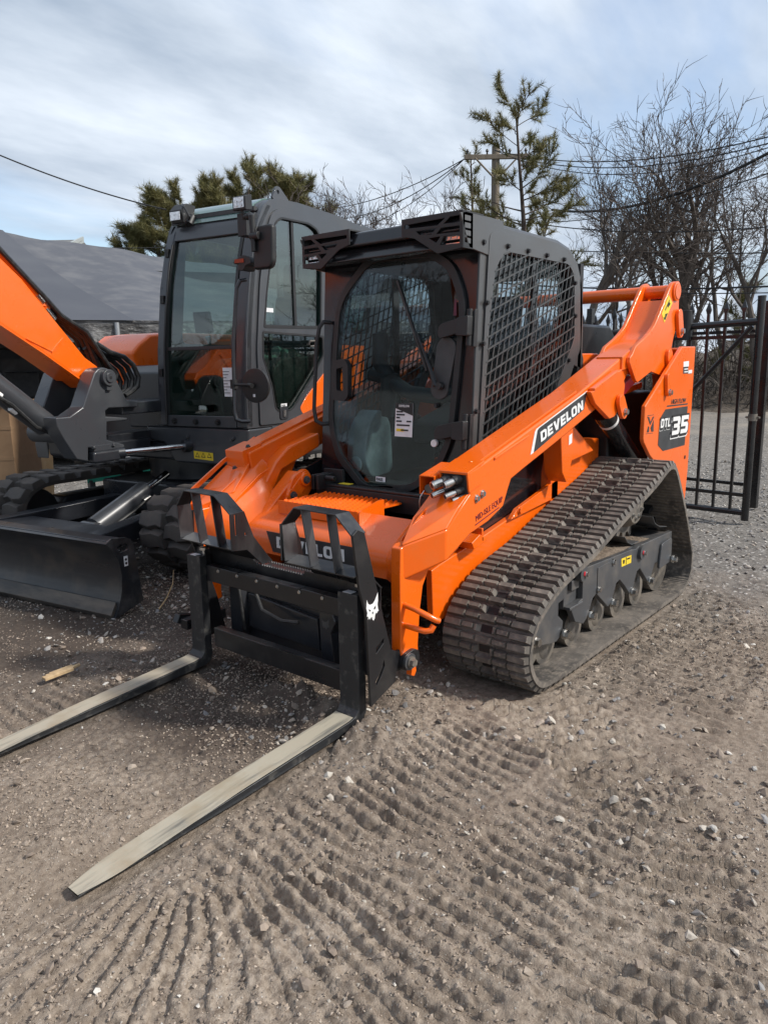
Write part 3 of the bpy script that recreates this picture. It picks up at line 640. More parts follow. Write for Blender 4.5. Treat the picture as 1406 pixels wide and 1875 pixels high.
# rear wall with a window, roof, floor
b = B().prism([(yL,.75),(yR,.75),(yR,1.98),(yL,1.98)], 'X', -1.52, -1.48, [rnd([(-.40,1.42),(.33,1.42),(.33,1.92),(-.40,1.92)],.06)]); b.build('cab_rear', M['plastic'], LD)
b = B().prism([(-.42,2.03),(-.42,2.085),(-.60,2.092),(-1.22,2.082),(-1.36,2.055),(-1.46,1.99),(-1.46,1.94),(-1.20,2.03)], 'Y', yL+.01, .462); b.build('cab_roof', M['grey'], LD, .018)
b = B().prism([(-.42,1.97),(-1.42,1.95),(-1.42,1.98),(-.42,2.0)], 'Y', yL+.05, .42); b.build('headliner', M['interior'], LD)
b = B()
for i in range(3): b.box(-.56-.03*i,-.575-.03*i,-.33,-.13,1.955-.004*i,1.972)
b.build('roof_vent', M['plastic'], LD, .003)
b = B().box(-1.46,-.38,yL+.05,.42,.74,.78); b.build('cab_floor', M['interior'], LD)
# roof corner caps and lamp cages
for sgn in (1,-1):
    yy = lambda y: y if sgn > 0 else 2*(yL+yR)/2 - y
    cap = [(-.26,2.09),(-.30,2.102),(-.62,2.10),(-.66,1.98),(-.50,1.93),(-.33,1.95)]
    b = B().prism(cap, 'Y', min(yy(.468),yy(.478)), max(yy(.468),yy(.478))); oc = b.build('roof_corner_cap', M['grey'], LD, .003)
    B().bolt((-.45,yy(.478),1.985),(0,sgn,0),.010,.010).build('bolt', M['ink'], oc)
# lamp cages: front grille plate with slots, top plate, lamps inside
def cage(y0, y1, sgn):
    c = B(); yo = y1 if sgn > 0 else y0; yn = y0 if sgn > 0 else y1
    W_ = abs(yo-yn); Yf = lambda u: yn + (yo-yn)*u
    lp = [(0,2.100),(0,2.030),(.22,2.012),(.60,1.932),(1,1.945),(1,2.100)]
    sl = [[(.05,2.078),(.05,2.062),(.60,2.055),(.72,2.082)], [(.80,2.084),(.70,2.058),(.95,2.055),(.95,2.084)],
          [(.24,2.044),(.30,2.026),(.50,2.020),(.58,2.044)], [(.66,2.042),(.58,2.018),(.95,2.014),(.95,2.040)],
          [(.46,2.004),(.58,1.980),(.64,2.002),(.64,2.006)], [(.70,2.004),(.64,1.968),(.95,1.966),(.95,2.000)]]
    L2 = [(Yf(u), z) for u, z in lp]; H2 = [[(Yf(u), z) for u, z in h] for h in sl]
    c.prism(L2, 'X', -.285, -.277, H2)
    c.prism([(Yf(u), z) for u, z in ((0,2.098),(1,2.098),(1,2.106),(0,2.106))], 'X', -.45, -.277)
    ye0, ye1 = (yo-.006, yo) if sgn > 0 else (yo, yo+.006)
    hs = [[(-.295,2.085-.032*i),(-.295,2.065-.032*i),(-.34,2.065-.032*i),(-.34,2.085-.032*i)] for i in range(4)]
    c.prism([(-.28,2.10),(-.28,1.945),(-.36,1.945),(-.36,2.10)], 'Y', ye0, ye1, hs)
    g = c.build('lamp_cage', M['plastic'], LD, .0015)
    for z in (1.998,1.962):
        u = .80
        bl = B().box(-.335,-.300,min(Yf(.66),Yf(.94)),max(Yf(.66),Yf(.94)),z-.014,z+.014); bl.build('lamp_body', M['plastic'], g, .003)
        bl = B().box(-.300,-.296,min(Yf(.70),Yf(.92)),max(Yf(.70),Yf(.92)),z-.011,z+.011)
        for uu in (.76,.86): bl.cyl((-.298,Yf(uu),z),(-.292,Yf(uu),z),.008,12)
        bl.build('lamp_lens', M['lens'], g)
    return g
cage(.13,.478,1); cage(-.545,-.205,-1)
B().prism([(-.30,1.955),(-.40,1.955),(-.40,2.02),(-.33,2.02)], 'Y', -.50, .44).build('visor', M['dark'], LD, .01)
B().prism([(-.29,2.02),(-.42,2.02),(-.42,2.10),(-.31,2.09)], 'Y', -.52, .46).build('roof_front_edge', M['dark'], LD, .012)
# hinges
for z in (1.60,1.115):
    b = B().prism(rnd([(.285,z+.02),(.42,z+.05),(.42,z-.02),(.285,z-.05)],[.04,.01,.01,.04]), 'X', cab_x+.022, cab_x+.055)
    b.prism(rnd([(.40,z+.045),(.468,z+.055),(.468,z-.04),(.40,z-.035)],.01), 'X', cab_x+.018, cab_x+.075)
    b.prism([(.44,z+.055),(.478,z+.085),(.478,z-.09),(.44,z-.08)], 'X', cab_x, cab_x+.03)
    b.cyl((cab_x+.035,.452,z-.085),(cab_x+.035,.452,z+.085),.014,14)
    tilt(b).build('door_hinge', M['plastic'], LD, .006)
# door handle, grab handle, wiper, motor cover, stickers
b = B().prism(rnd([(-.425,1.46),(-.335,1.47),(-.305,1.44),(-.300,1.27),(-.33,1.245),(-.42,1.25)],.025), 'X', cab_x+.012, cab_x+.045, [rnd([(-.39,1.42),(-.345,1.42),(-.335,1.30),(-.385,1.30)],.015)]); tilt(b).build('door_handle', M['plastic'], LD, .006)
b = B().tube([(cab_x+.01,-.47,1.665),(cab_x+.05,-.487,1.668),(cab_x+.062,-.505,1.64),(cab_x+.066,-.522,1.55),(cab_x+.07,-.528,1.2),(cab_x+.066,-.515,1.135),(cab_x+.05,-.49,1.118),(cab_x+.01,-.47,1.118)], .011, 12); tilt(b).build('grab_handle', M['plastic'], LD)
b = B().prism(arc((.315,1.505),.058,-8,188,10) + arc((.285,1.315),.052,172,368,10), 'X', cab_x+.010, cab_x+.024); tilt(b).build('wiper_motor_cover', M['interior'], LD, .004)
b = B().bolt((cab_x+.02,.318,1.587),(1,0,0),.012,.02); b.bolt((cab_x+.02,.272,1.235),(1,0,0),.010,.016); tilt(b).build('cover_knob', M['plastic'], LD)
b = B().tube([(cab_x+.035,.315,1.325),(cab_x+.05,.28,1.335),(cab_x+.05,.25,1.40),(cab_x+.045,.16,1.57)], [.014,.013,.009,.006], 8); b.cyl((cab_x+.02,.30,1.33),(cab_x+.06,.30,1.33),.018,16)
b.tube([(cab_x+.05,.285,1.355),(cab_x+.046,.15,1.59)], .004, 6)
wa = tilt(b).build('wiper', M['plastic'], LD)
b = B().prism([(.21,1.40),(.222,1.405),(.018,1.85),(.006,1.845)], 'X', cab_x+.026, cab_x+.042); tilt(b).build('wiper_blade', M['hose'], wa, .002)
def onglass(pts, m, name, par=LD, dx=.0175):
    return sheet([(cab_x+dx+(1.5-z)*.07, y, z) for y, z in pts], m, par, name, .001)
sp = onglass([(.010,1.072),(.123,1.071),(.124,1.241),(.011,1.241)], M['paper'], 'spec_sheet')
onglass([(.011,1.215),(.124,1.180),(.124,1.241),(.011,1.241)], M['ink'], 'header', sp, .019)
def gtext(s, size, y, z, m, par, xs=.9, bo=.01): text(s, size, (cab_x+.0215+(1.5-z)*.07, y, z), (0,1,0), (-.07,0,1), m, par, 'lettering', bo, xs, .0005)
gtext('DEVELON', .016, .034, 1.222, M['white'], sp, .95, .02)
for z, n, y in ((1.198,7,.018),(1.183,9,.018),(1.168,4,.018),(1.150,6,.018),(1.150,5,.085),(1.130,14,.022),(1.105,8,.05)): onglass([(y,z-.004),(y+n*.006,z-.004),(y+n*.006,z+.004),(y,z+.004)], M['ink'], 'print_line', sp, .019)
onglass([(.02,1.098),(.07,1.098),(.07,1.112),(.02,1.112)], M['yellow'], 'yellow_field', sp, .0187)
ps = onglass([(-.110,.828),(-.045,.828),(-.045,.854),(-.110,.854)], M['paper'], 'pass_sticker'); gtext('PASS', .021, -.104, .834, M['ink'], ps, 1.0, .015)
onglass([(.347,1.66),(.366,1.66),(.362,1.735),(.351,1.735)], M['maroon'], 'red_sticker')
b = B().cyl((cab_x+.015,.268,1.05),(cab_x+.03,.268,1.05),.018,18); tilt(b).build('glass_fastener', M['white'], LD)
# inside the cab
b = B().prism(rnd([(-.80,.98),(-1.25,.98),(-1.36,1.80),(-1.26,1.82),(-1.16,1.20),(-.80,1.10)],.05), 'Y', -.25, .19); b.build('seat', M['seat'], LD, .03)
b = B()
for s in (-.43,.37-.02):
    b.prism(rnd([(-.60,.80),(-1.2,.80),(-1.2,1.08),(-.86,1.10),(-.72,1.02)],.05), 'Y', s-.02, s+.08)
b.build('side_console', M['interior'], LD, .015)
b = B()
for y in (-.36,.30): b.tube([(-.78,y,1.05),(-.76,y,1.20),(-.74,y+.01,1.26)], [.015,.014,.02], 10); b.prism(rnd([(-.70,1.22),(-.70,1.30),(-.78,1.32),(-.80,1.22)],.02), 'Y', y-.025, y+.035)
b.build('joystick', M['plastic'], LD)
b = B().tube([(-.62,-.30,1.60),(-.60,-.29,1.44),(-.60,-.20,1.34),(-.60,-.08,1.28),(-.60,.10,1.265),(-.62,.24,1.28)], [.045,.042,.04,.04,.04,.035], 12); b.tube([(-.6,-.36,1.38),(-.60,-.22,1.36),(-.6,-.24,1.15)], .035, 10); b.build('lap_bar', M['interior'], LD)
b = B()
for k in range(4): b.prism([(-.90,1.05),(-1.20,1.05),(-1.24,1.3),(-.95,1.28)], 'Y', -.28+.005*k, -.27+.005*k)
b = B().prism(rnd([(-.52,.80),(-.46,.92),(-.50,1.10),(-.60,1.20),(-.70,1.12),(-.72,.82)],.05), 'Y', -.44, -.30); b.tube([(-.46,-.36,.88),(-.44,-.36,.885)], [.05,.05], 18); b.build('wrapped_pedal_panel', M['film'], LD, .03)

# ---- tracks
prof = [(-1.72,.842),(-1.66,.868),(-1.58,.866),(-1.387,.797),(-.969,.675),(-.611,.562),(-.294,.487),(-.143,.420),(-.045,.345),(-.002,.262),(.002,.17),(-.045,.075),(-.127,.010),(-.25,-.008),(-.434,-.012),(-1.0,-.012),(-1.7,-.012),(-1.95,-.005),(-2.06,.04),(-2.115,.12),(-2.118,.235),(-2.06,.36),(-1.955,.53),(-1.842,.692)]
def smooth_loop(pts, n):
    """closed Catmull-Rom curve resampled to n even steps"""
    P = [np.array(p) for p in pts]; m = len(P); out = []
    for i in range(m):
        p0, p1, p2, p3 = P[i-1], P[i], P[(i+1) % m], P[(i+2) % m]
        d = np.linalg.norm(p2-p1); k = max(int(d/.01), 2)
        t0 = (p2-p0)/max(np.linalg.norm(p2-p1)+np.linalg.norm(p1-p0),1e-6); t1 = (p3-p1)/max(np.linalg.norm(p3-p2)+np.linalg.norm(p2-p1),1e-6)
        for j in range(k):
            t = j/k; h = (2*t**3-3*t**2+1, t**3-2*t**2+t, -2*t**3+3*t**2, t**3-t**2)
            out.append(h[0]*p1+h[1]*t0*d+h[2]*p2+h[3]*t1*d)
    A = np.array(out+[out[0]]); L = np.concatenate([[0], np.cumsum(np.linalg.norm(np.diff(A, axis=0), axis=1))])
    s = np.linspace(0, L[-1], n+1)[:-1]
    return np.stack([np.interp(s, L, A[:,0]), np.interp(s, L, A[:,1])], 1), L[-1]
def frames(c):
    t = np.roll(c, -1, 0) - np.roll(c, 1, 0); t /= np.linalg.norm(t, axis=1)[:,None]
    area = np.sum(c[:,0]*np.roll(c[:,1],-1) - np.roll(c[:,0],-1)*c[:,1])
    n = np.stack([t[:,1], -t[:,0]], 1)*(1 if area > 0 else -1); return t, n
NP_ = 102; LUG = .025
c_out, per = smooth_loop(prof, NP_*2)
t_, n_ = frames(c_out)
def belt_mesh(y0, y1):
    c = c_out - n_*LUG; ci = c_out - n_*(LUG+.022); N = len(c); v = []; f = []
    for i in range(N): v += [(c[i][0],y0,c[i][1]),(c[i][0],y1,c[i][1]),(ci[i][0],y1,ci[i][1]),(ci[i][0],y0,ci[i][1])]
    cl = (np.sum(c[:,0]*np.roll(c[:,1],-1) - np.roll(c[:,0],-1)*c[:,1]) > 0)
    for i in range(N):
        j = (i+1) % N
        for k in range(4):
            q = (i*4+k, i*4+(k+1) % 4, j*4+(k+1) % 4, j*4+k); f.append(q[::-1] if not cl else q)
    return B().add(v, f)
def lug_mesh(kind, half=0):
    """one tread bar, X along the belt, Y across (0 at the middle), Z outwards"""
    rows = [(-.222,-.120),(-.116,-.045),(-.041,.041),(.045,.116),(.120,.222)] if kind == 0 else [(-.222,-.124),(-.120,-.060),(-.056,-.030),(.030,.056),(.060,.120),(.124,.222)]
    b = B()
    if half: rows = [r for r in rows if (r[0]+r[1])*half > 0]
    lo, hi = rows[0][0], rows[-1][1]
    b.add([(-.009,lo+.006,-.003),(.009,lo+.006,-.003),(.009,hi-.006,-.003),(-.009,hi-.006,-.003),(-.007,lo+.008,.009),(.007,lo+.008,.009),(.007,hi-.008,.009),(-.007,hi-.008,.009)], [(4,5,6,7),(0,1,5,4),(1,2,6,5),(2,3,7,6),(3,0,4,7)])
    for k, (a, e) in enumerate(rows):
        w = .0172 if (k % 2 == 0) else .0132; off = .003 if (kind and k in (2,3)) else 0
        o0 = .012 if a == rows[0][0] else .004; o1 = .012 if e == rows[-1][1] else .004
        x0, x1 = -w+off, w+off; h = LUG + (.001 if k % 2 else 0)
        b.add([(x0,a,-.002),(x1,a,-.002),(x1,e,-.002),(x0,e,-.002),(x0+.004,a+o0,h),(x1-.004,a+o0,h),(x1-.004,e-o1,h),(x0+.004,e-o1,h)],
              [(4,5,6,7),(0,1,5,4),(1,2,6,5),(2,3,7,6),(3,0,4,7)])
    me = bpy.data.meshes.new('tread_bar'); me.from_pydata([tuple(p) for p in b.v], [], b.f); me.update(); me.materials.append(M['bar']); return me
LUGS = [[lug_mesh(0)], [lug_mesh(1, -1), lug_mesh(1, 1)]]
def drive_lug():
    me = bpy.data.meshes.new('drive_lug'); me.from_pydata([(-.02,-.03,0),(.02,-.03,0),(.02,.03,0),(-.02,.03,0),(-.009,-.02,-.05),(.009,-.02,-.05),(.009,.02,-.05),(-.009,.02,-.05)], [], [(7,6,5,4),(0,4,5,1),(1,5,6,2),(2,6,7,3),(3,7,4,0)]); me.update(); me.materials.append(M['plastic']); return me
DL = drive_lug()
def hole_mesh():
    b = B().box(-.017,.017,-.028,.028,-.004,.0012); me = bpy.data.meshes.new('belt_window'); me.from_pydata(b.v, [], b.f); me.update(); me.materials.append(M['ink']); return me
HOLE = hole_mesh()
def make_track(ymid, near):
    """near track: every tread bar its own object; the far one, hidden by the machine, keeps them joined"""
    tr = belt_mesh(ymid-.225, ymid+.225).build('rubber_track', M['belt'], LD)
    ci = c_out - n_*(LUG+.0225); J = B(); v = []; f = []; N = len(ci)
    for i in range(N): v += [(ci[i][0],ymid-.222,ci[i][1]),(ci[i][0],ymid+.222,ci[i][1])]
    for i in range(N): f.append((i*2, i*2+1, ((i+1) % N)*2+1, ((i+1) % N)*2))
    B().add(v, f).build('belt_lining', M['belt_inside'], tr)
    D = B()
    for i in range(NP_):
        k = i*2; p = c_out[k] - n_[k]*LUG; t, n = t_[k], n_[k]
        mt = Matrix(((t[0], 0, n[0], p[0]), (0, 1, 0, ymid), (t[1], 0, n[1], p[1]), (0, 0, 0, 1)))
        for me in LUGS[i % 2]:
            if near: o = link('tread_bar', me, None, tr); o.matrix_local = mt
            else: J.add([mt @ v.co for v in me.vertices], [tuple(q.vertices) for q in me.polygons])
        if i % 2 and near:
            o = link('belt_window', HOLE, None, tr); o.matrix_local = mt
        if i % 2:
            p = c_out[k] - n_[k]*(LUG+.022); mt = Matrix(((t[0], 0, n[0], p[0]), (0, 1, 0, ymid), (t[1], 0, n[1], p[1]), (0, 0, 0, 1)))
            if near: o = link('drive_lug', DL, None, tr); o.matrix_local = mt
            else: D.add([mt @ v.co for v in DL.vertices], [tuple(q.vertices) for q in DL.polygons])
    if not near:
        stuff(J.build('tread_bars', M['belt'], tr, smooth=False, split=False)); stuff(D.build('drive_lugs', M['plastic'], tr, smooth=False, split=False))
    return tr
make_track(.775, True); make_track(2*YC-.775, False)

# undercarriage (near side seen in full; the other side mirrored)
yf = .93
uc = []
main = [(-.335,.150),(-.26,.215),(-.33,.33),(-.33,.42),(-.42,.425),(-1.815,.405),(-1.815,.25),(-1.70,.205),(-1.62,.235),(-1.515,.175),(-1.40,.255),(-1.285,.195),(-1.26,.175),(-1.20,.20),(-1.115,.27),(-1.00,.185),(-.96,.185),(-.86,.275),(-.73,.19),(-.69,.18),(-.60,.275),(-.47,.165)]
main = [(-0.536,0.271),(-0.706,0.158),(-0.836,0.125)]
main = [(-.52,.275),(-.57,.20),(-.66,.165)] + [(-0.891,0.207),(-0.993,0.144),(-1.058,0.156),(-1.172,0.198),(-1.287,0.132),(-1.339,0.156),(-1.418,0.193),(-1.533,0.135),(-1.582,0.142),(-1.636,0.192),(-1.883,0.184)][0:0] + \
       [(-.70,.185),(-.76,.27),(-.80,.285),(-.87,.235),(-.95,.175),(-.99,.185),(-1.05,.28),(-1.09,.29),(-1.16,.24),(-1.235,.175),(-1.27,.185),(-1.33,.28),(-1.37,.29),(-1.43,.24),(-1.50,.18),(-1.54,.19),(-1.60,.27),(-1.80,.24),(-1.86,.27),(-1.86,.415),(-1.34,.425),(-1.30,.415),(-1.24,.425),(-.68,.45),(-.64,.40),(-.64,.30)]
b = B().prism(main, 'Y', yf-.02, yf+.01); uc.append(b.build('track_frame', M['frame'], LD, .004))
b = B().prism([(-.64,.44),(-1.86,.405),(-1.86,.30),(-.64,.30)], 'Y', .66, yf-.02); uc.append(b.build('track_frame_top', M['frame'], LD, .004))
b = B().prism([(-.50,.275),(-.635,.275),(-.635,.42),(-.50,.42)], 'Y', yf-.05, yf-.02); b.box(-.62,-.54,yf-.02,yf,.36,.41); b.box(-.64,-.50,yf-.02,yf+.015,.275,.29); uc.append(b.build('tension_block', M['frame'], LD, .004))
fp = [(-.10,.235),(-.155,.20),(-.30,.165),(-.36,.165),(-.42,.19),(-.425,.25),(-.36,.32),(-.36,.36),(-.44,.37),(-.46,.44),(-.40,.462),(-.28,.44),(-.18,.36)]
fp = [(-.135,.20),(-.35,.155),(-.40,.150),(-.455,.175),(-.462,.235),(-.41,.275),(-.41,.335),(-.46,.34),(-.475,.425),(-.45,.445),(-.33,.41),(-.24,.36),(-.17,.29)]
b = B().prism(fp, 'Y', yf-.03, yf); uc.append(b.build('front_idler_guard', M['frame'], LD, .005))
b = B().prism([(-.40,.40),(-.66,.41),(-.66,.25),(-.40,.25)], 'Y', .70, .86); uc.append(b.build('frame_neck', M['plastic'], LD, .01))
# rollers and idlers
def roller(x, z, r, y0=.675, y1=.875):
    w = y1-y0
    b = B().lathe([(0,r*.72),(.004,r),(w*.30,r),(w*.33,r*.55),(w*.67,r*.55),(w*.70,r),(w-.004,r),(w,r*.72),(w+.002,r*.70),(w+.012,r*.35)], (x,y0,z), 'Y', 36); return b
for x in (-.40,-.69,-.965,-1.24,-1.505): uc.append(roller(x,.125,.098).build('track_roller', M['roller'], LD, ang=30))
uc.append(roller(-.205,.205,.165).build('front_idler', M['roller'], LD, ang=30)); uc.append(roller(-1.84,.20,.165).build('rear_idler', M['roller'], LD, ang=30))
b = B()
for x, z in ((-.165,.225),(-.455,.175),(-.735,.19),(-1.005,.185),(-1.265,.18),(-1.525,.182)): b.bolt((x,yf+.008,z),(0,1,0),.020,.03)
b.bolt((-1.83,yf+.03,.25),(0,1,0),.018,.03); uc.append(b.build('roller_bolt', M['steel'], LD))
b = B().prism(rnd([(-1.63,.225),(-1.83,.235),(-1.83,.385),(-1.66,.375)],.03), 'Y', yf+.01, yf+.025); uc.append(b.build('rear_cover', M['frame'], LD, .004))
b = B().prism([(-.80,.42),(-.99,.425),(-.99,.30),(-.80,.285)], 'Y', yf+.01, yf+.014); cv = b.build('access_cover', M['frame'], LD, .002); uc.append(cv)
b = B().bolt((-.815,yf+.014,.305),(0,1,0),.013,.014); b.bolt((-.985,yf+.014,.41),(0,1,0),.013,.014); uc.append(b.build('cover_bolt', M['steel'], LD))
for x, z in ((-.615,.435),(-1.36,.385)):
    b = B().cyl((x,yf-.02,z),(x,yf+.028,z),.040,24); o = b.build('grease_port', M['frame'], LD); uc.append(o)
    B().cyl((x,yf+.028,z),(x,yf+.031,z),.011,16).build('port_plug', M['red'], LD); B().bolt((x-.012,yf+.030,z-.004),(0,1,0),.011,.014).build('bolt', M['steel'], LD)
st = sheet([(x,yf+.0105,z) for x,z in [(-1.099,0.403),(-1.234,0.396),(-1.235,0.352),(-1.106,0.357)]], M['yellow'], LD, 'warning_sticker')
for q in ([(-1.173,0.390),(-1.215,0.387),(-1.216,0.380),(-1.174,0.383)], [(-1.118,0.391),(-1.142,0.389),(-1.137,0.369),(-1.124,0.371)], [(-1.158,0.399),(-1.162,0.399),(-1.164,0.359),(-1.161,0.359)]): sheet([(x,yf+.0125,z) for x,z in q], M['ink'], st, 'pictogram')
b = B().add([(-.66,.68,.452),(-.66,.905,.452),(-1.28,.905,.437),(-1.28,.68,.437),(-.70,.70,.462),(-.70,.88,.462),(-1.24,.88,.447),(-1.24,.70,.447)], [(4,5,6,7),(0,1,5,4),(1,2,6,5),(2,3,7,6),(3,0,4,7)])
def soil(x0, x1, y0, y1, z0, h):
    nx, ny = 60, 24; v = []; f = []
    for i in range(nx+1):
        for j in range(ny+1):
            u, w = i/nx, j/ny; e = min(1, 6*min(u, 1-u, w, 1-w))
            v.append((x0+(x1-x0)*u, y0+(y1-y0)*w, z0+(-.0155/.6)*0 + e*h*(.5+.5*random.random())))
    for i in range(nx):
        for j in range(ny): a = i*(ny+1)+j; f.append((a, a+ny+1, a+ny+2, a+1) if x1 > x0 else (a, a+1, a+ny+2, a+ny+1))
    return B().add(v, f)
sl = soil(-.70,-1.29,.70,.915,.428,.014).build('caked_soil', M['dirt'], LD, ang=80); sl2 = soil(-1.34,-1.60,.70,.915,.412,.012).build('caked_soil', M['dirt'], LD, ang=80)
# sprocket and its guards
cz, cx = .615, -1.50
teeth = []
for i in range(13):
    a = 2*math.pi*i/13
    for da, r in ((-.15,.165),(-.07,.205),(.07,.205),(.15,.165)): teeth.append((cx+r*math.cos(a+da), cz+r*math.sin(a+da)))
b = B().prism(teeth, 'Y', .765, .795); b.lathe([(0,.13),(.03,.12),(.06,.10)], (cx,.795,cz), 'Y', 32); b.cyl((cx,.62,cz),(cx,.77,cz),.11,28)
uc.append(b.build('drive_sprocket', M['roller'], LD, .003))
b = B()
for i in range(9): a = 2*math.pi*i/9; b.bolt((cx+.07*math.cos(a),.855,cz+.07*math.sin(a)),(0,1,0),.011,.012)
uc.append(b.build('sprocket_bolt', M['steel'], LD))
b = B()
for pth in ([(-1.20,.50),(-1.24,.465),(-1.30,.44),(-1.40,.438)], [(-1.60,.545),(-1.64,.50),(-1.72,.465),(-1.84,.445)]):
    b.strip([(x,.80,z) for x, z in pth], (0,.115,0), .006, 'Y')
uc.append(b.build('scraper_plate', M['frame'], LD, .003))
for o in uc: mir(o)
B().box(-1.9,-.7,.48,.66,.20,.45).build('axle_box', M['plastic'], LD, .01)

# ================================================================ pallet fork attachment
PF = thing('pallet_fork', 'black pallet fork frame with two hooped step guards, coupled to the track loader', 'pallet fork')
# side plates with the coupling ear
sp_ = [(.667,.821),(.640,.838),(.605,.822),(.599,.815),(.50,.46),(.455,.31),(.42,.292),(.345,.292),(.312,.28),(.292,.25),(.296,.212),(.32,.192),(.43,.205),(.43,.165),(.585,.110),(.602,.501),(.637,.607)]
slots = [[(.545,.345),(.50,.372),(.502,.352),(.547,.322)], [(.555,.205),(.52,.24),(.50,.28),(.497,.252),(.515,.225),(.548,.188)]]
b = B().prism(sp_, 'Y', .622, .634, slots); spn = b.build('side_plate', M['black'], PF, .002)
b = B().prism(rnd([(.335,.282),(.405,.27),(.415,.205),(.345,.197),(.30,.21),(.30,.265)],.03), 'Y', .634, .660); ear = b.build('coupler_ear', M['black'], PF, .004)
b = B().cyl((.372,.660,.238),(.372,.668,.238),.036,26); b.build('washer', M['frame'], ear, .002); B().bolt((.372,.668,.238),(0,1,0),.018,.022).build('bolt', M['roller'], ear)
B().cyl((.318,.659,.240),(.318,.662,.240),.011,14).build('hole', M['ink'], ear)
b = B().prism([(.29,.20),(.31,.205),(.32,.15),(.30,.14),(.285,.16)], 'Y', .60, .63); b.build('locking_wedge', M['orange'], PF, .003)
b = B().prism([(.60,.66),(.53,.66),(.50,.46),(.455,.31),(.42,.15),(.56,.125),(.56,.55)], 'Y', -.488, -.476); b.build('side_plate', M['black'], PF, .002)
# cat-head emblem on the plate, print
cat_head = [(.0,.62),(.06,1.0),(.16,.80),(.32,.72),(.55,.73),(.72,.84),(1.0,1.16),(.98,.78),(.93,.62),(.96,.42),(1.02,.30),(.94,.30),(.86,.22),(.78,.26),(.70,.16),(.66,.02),(.56,-.06),(.46,.02),(.44,.14),(.34,.12),(.26,.05),(.22,.14),(.10,.08),(.14,.22),(.02,.24),(.08,.40),(.04,.50)]
eyes = [[(.16,.56),(.34,.48),(.36,.42),(.24,.42)], [(.60,.50),(.80,.62),(.76,.46),(.64,.42)], [(.44,.34),(.58,.36),(.55,.26),(.48,.25)]]
lx, lz, lw = .600, .468, .088
b = B().prism([(lx-.066*0-u*lw*.80+.002*v, lz+v*lw) for u, v in cat_head], 'Y', .634, .6345, [[(lx-u*lw*.80+.002*v, lz+v*lw) for u, v in e] for e in eyes]); b.build('cat_head_emblem', M['white'], spn, smooth=False)
b = B()
for y, z in ((.642,.585),(.605,.62),(.566,.58),(.61,.55)): b.cyl((y-.02,.634,z),(y-.02,.635,z),.003,8)
b.build('hole', M['ink'], spn)
# frame bars and plates
b = B().box(.53,.575,-.395,.480,.445,.523); tb = b.build('top_bar', M['black'], PF, .004)
b = B()
for i in range(6): y = -.31 + i*.135; b.box(.545,.5765,y,y+.014,.512,.5245)
b.build('locating_notch', M['ink'], tb)
b = B()
for i in range(6): b.bolt((.575,-.303+i*.135,.507),(1,0,0),.006,.006)
b.build('stop_screw', M['steel'], tb)
b = B().box(.535,.58,-.36,.485,.128,.220); lb = b.build('lower_bar', M['black'], PF, .004)
B().box(.575,.5815,.02,.26,.2185,.2225).build('worn_edge', M['rawsteel'], lb)
b = B().prism([(-.533,.578),(-.14,.576),(-.115,.556),(.19,.556),(.20,.576),(.622,.576),(.622,.44),(-.533,.44)], 'X', .497, .503); rr = b.build('back_rail', M['black'], PF, .001)
b = B().box(.44,.50,-.115,.19,.552,.557)
for i in range(20):
    y = -.112+i*.0155
    for x in (.502,.445): b.add([(x-.004,y,.556),(x+.004,y,.556),(x+.004,y+.010,.556),(x-.004,y+.010,.556),(x,y+.005,.566)],[(0,1,4),(1,2,4),(2,3,4),(3,0,4)])
b.build('serrated_step', M['rawsteel'], PF, smooth=False)
b = B().prism([(-.40,.43),(.46,.43),(.46,.13),(-.40,.13)], 'X', .39, .40)
b.prism([(-.28,.37),(.19,.335),(.20,.19),(-.28,.20)], 'X', .40, .43); b.prism([(.23,.42),(.30,.42),(.33,.36),(.30,.30),(.32,.12),(.24,.12)], 'X', .40, .46); b.prism([(-.38,.42),(-.30,.42),(-.27,.30),(-.31,.14),(-.38,.14)], 'X', .40, .46)
b.build('coupler_plate', M['ex_dark'], PF, .006)
b = B().prism([(lx*0+.250+u*.045, .318+v*.045) for u, v in cat_head], 'X', .4605, .461); b.build('cat_head_emblem', M['frame'], PF, smooth=False)
b = B().tube([(.47,-.30,.44),(.48,-.27,.36),(.49,-.25,.28),(.47,-.26,.20)], .007, 8); b.tube([(.46,-.2,.43),(.48,-.12,.33),(.47,.0,.30),(.46,.1,.31)], .009, 8); b.build('hose', M['hose'], PF)
b = B().box(.36,.60,-.60,-.545,.17,.22); b.cyl((.44,-.62,.235),(.44,-.55,.235),.03,16); b.prism([(.42,.20),(.60,.24),(.62,.20),(.50,.15)], 'Y', -.64, -.60); b.build('coupler_wedge', M['black'], PF, .004)
B().cyl((.47,.56,.37),(.44,.56,.45),.012,12).build('locking_rod', M['steel'], PF)
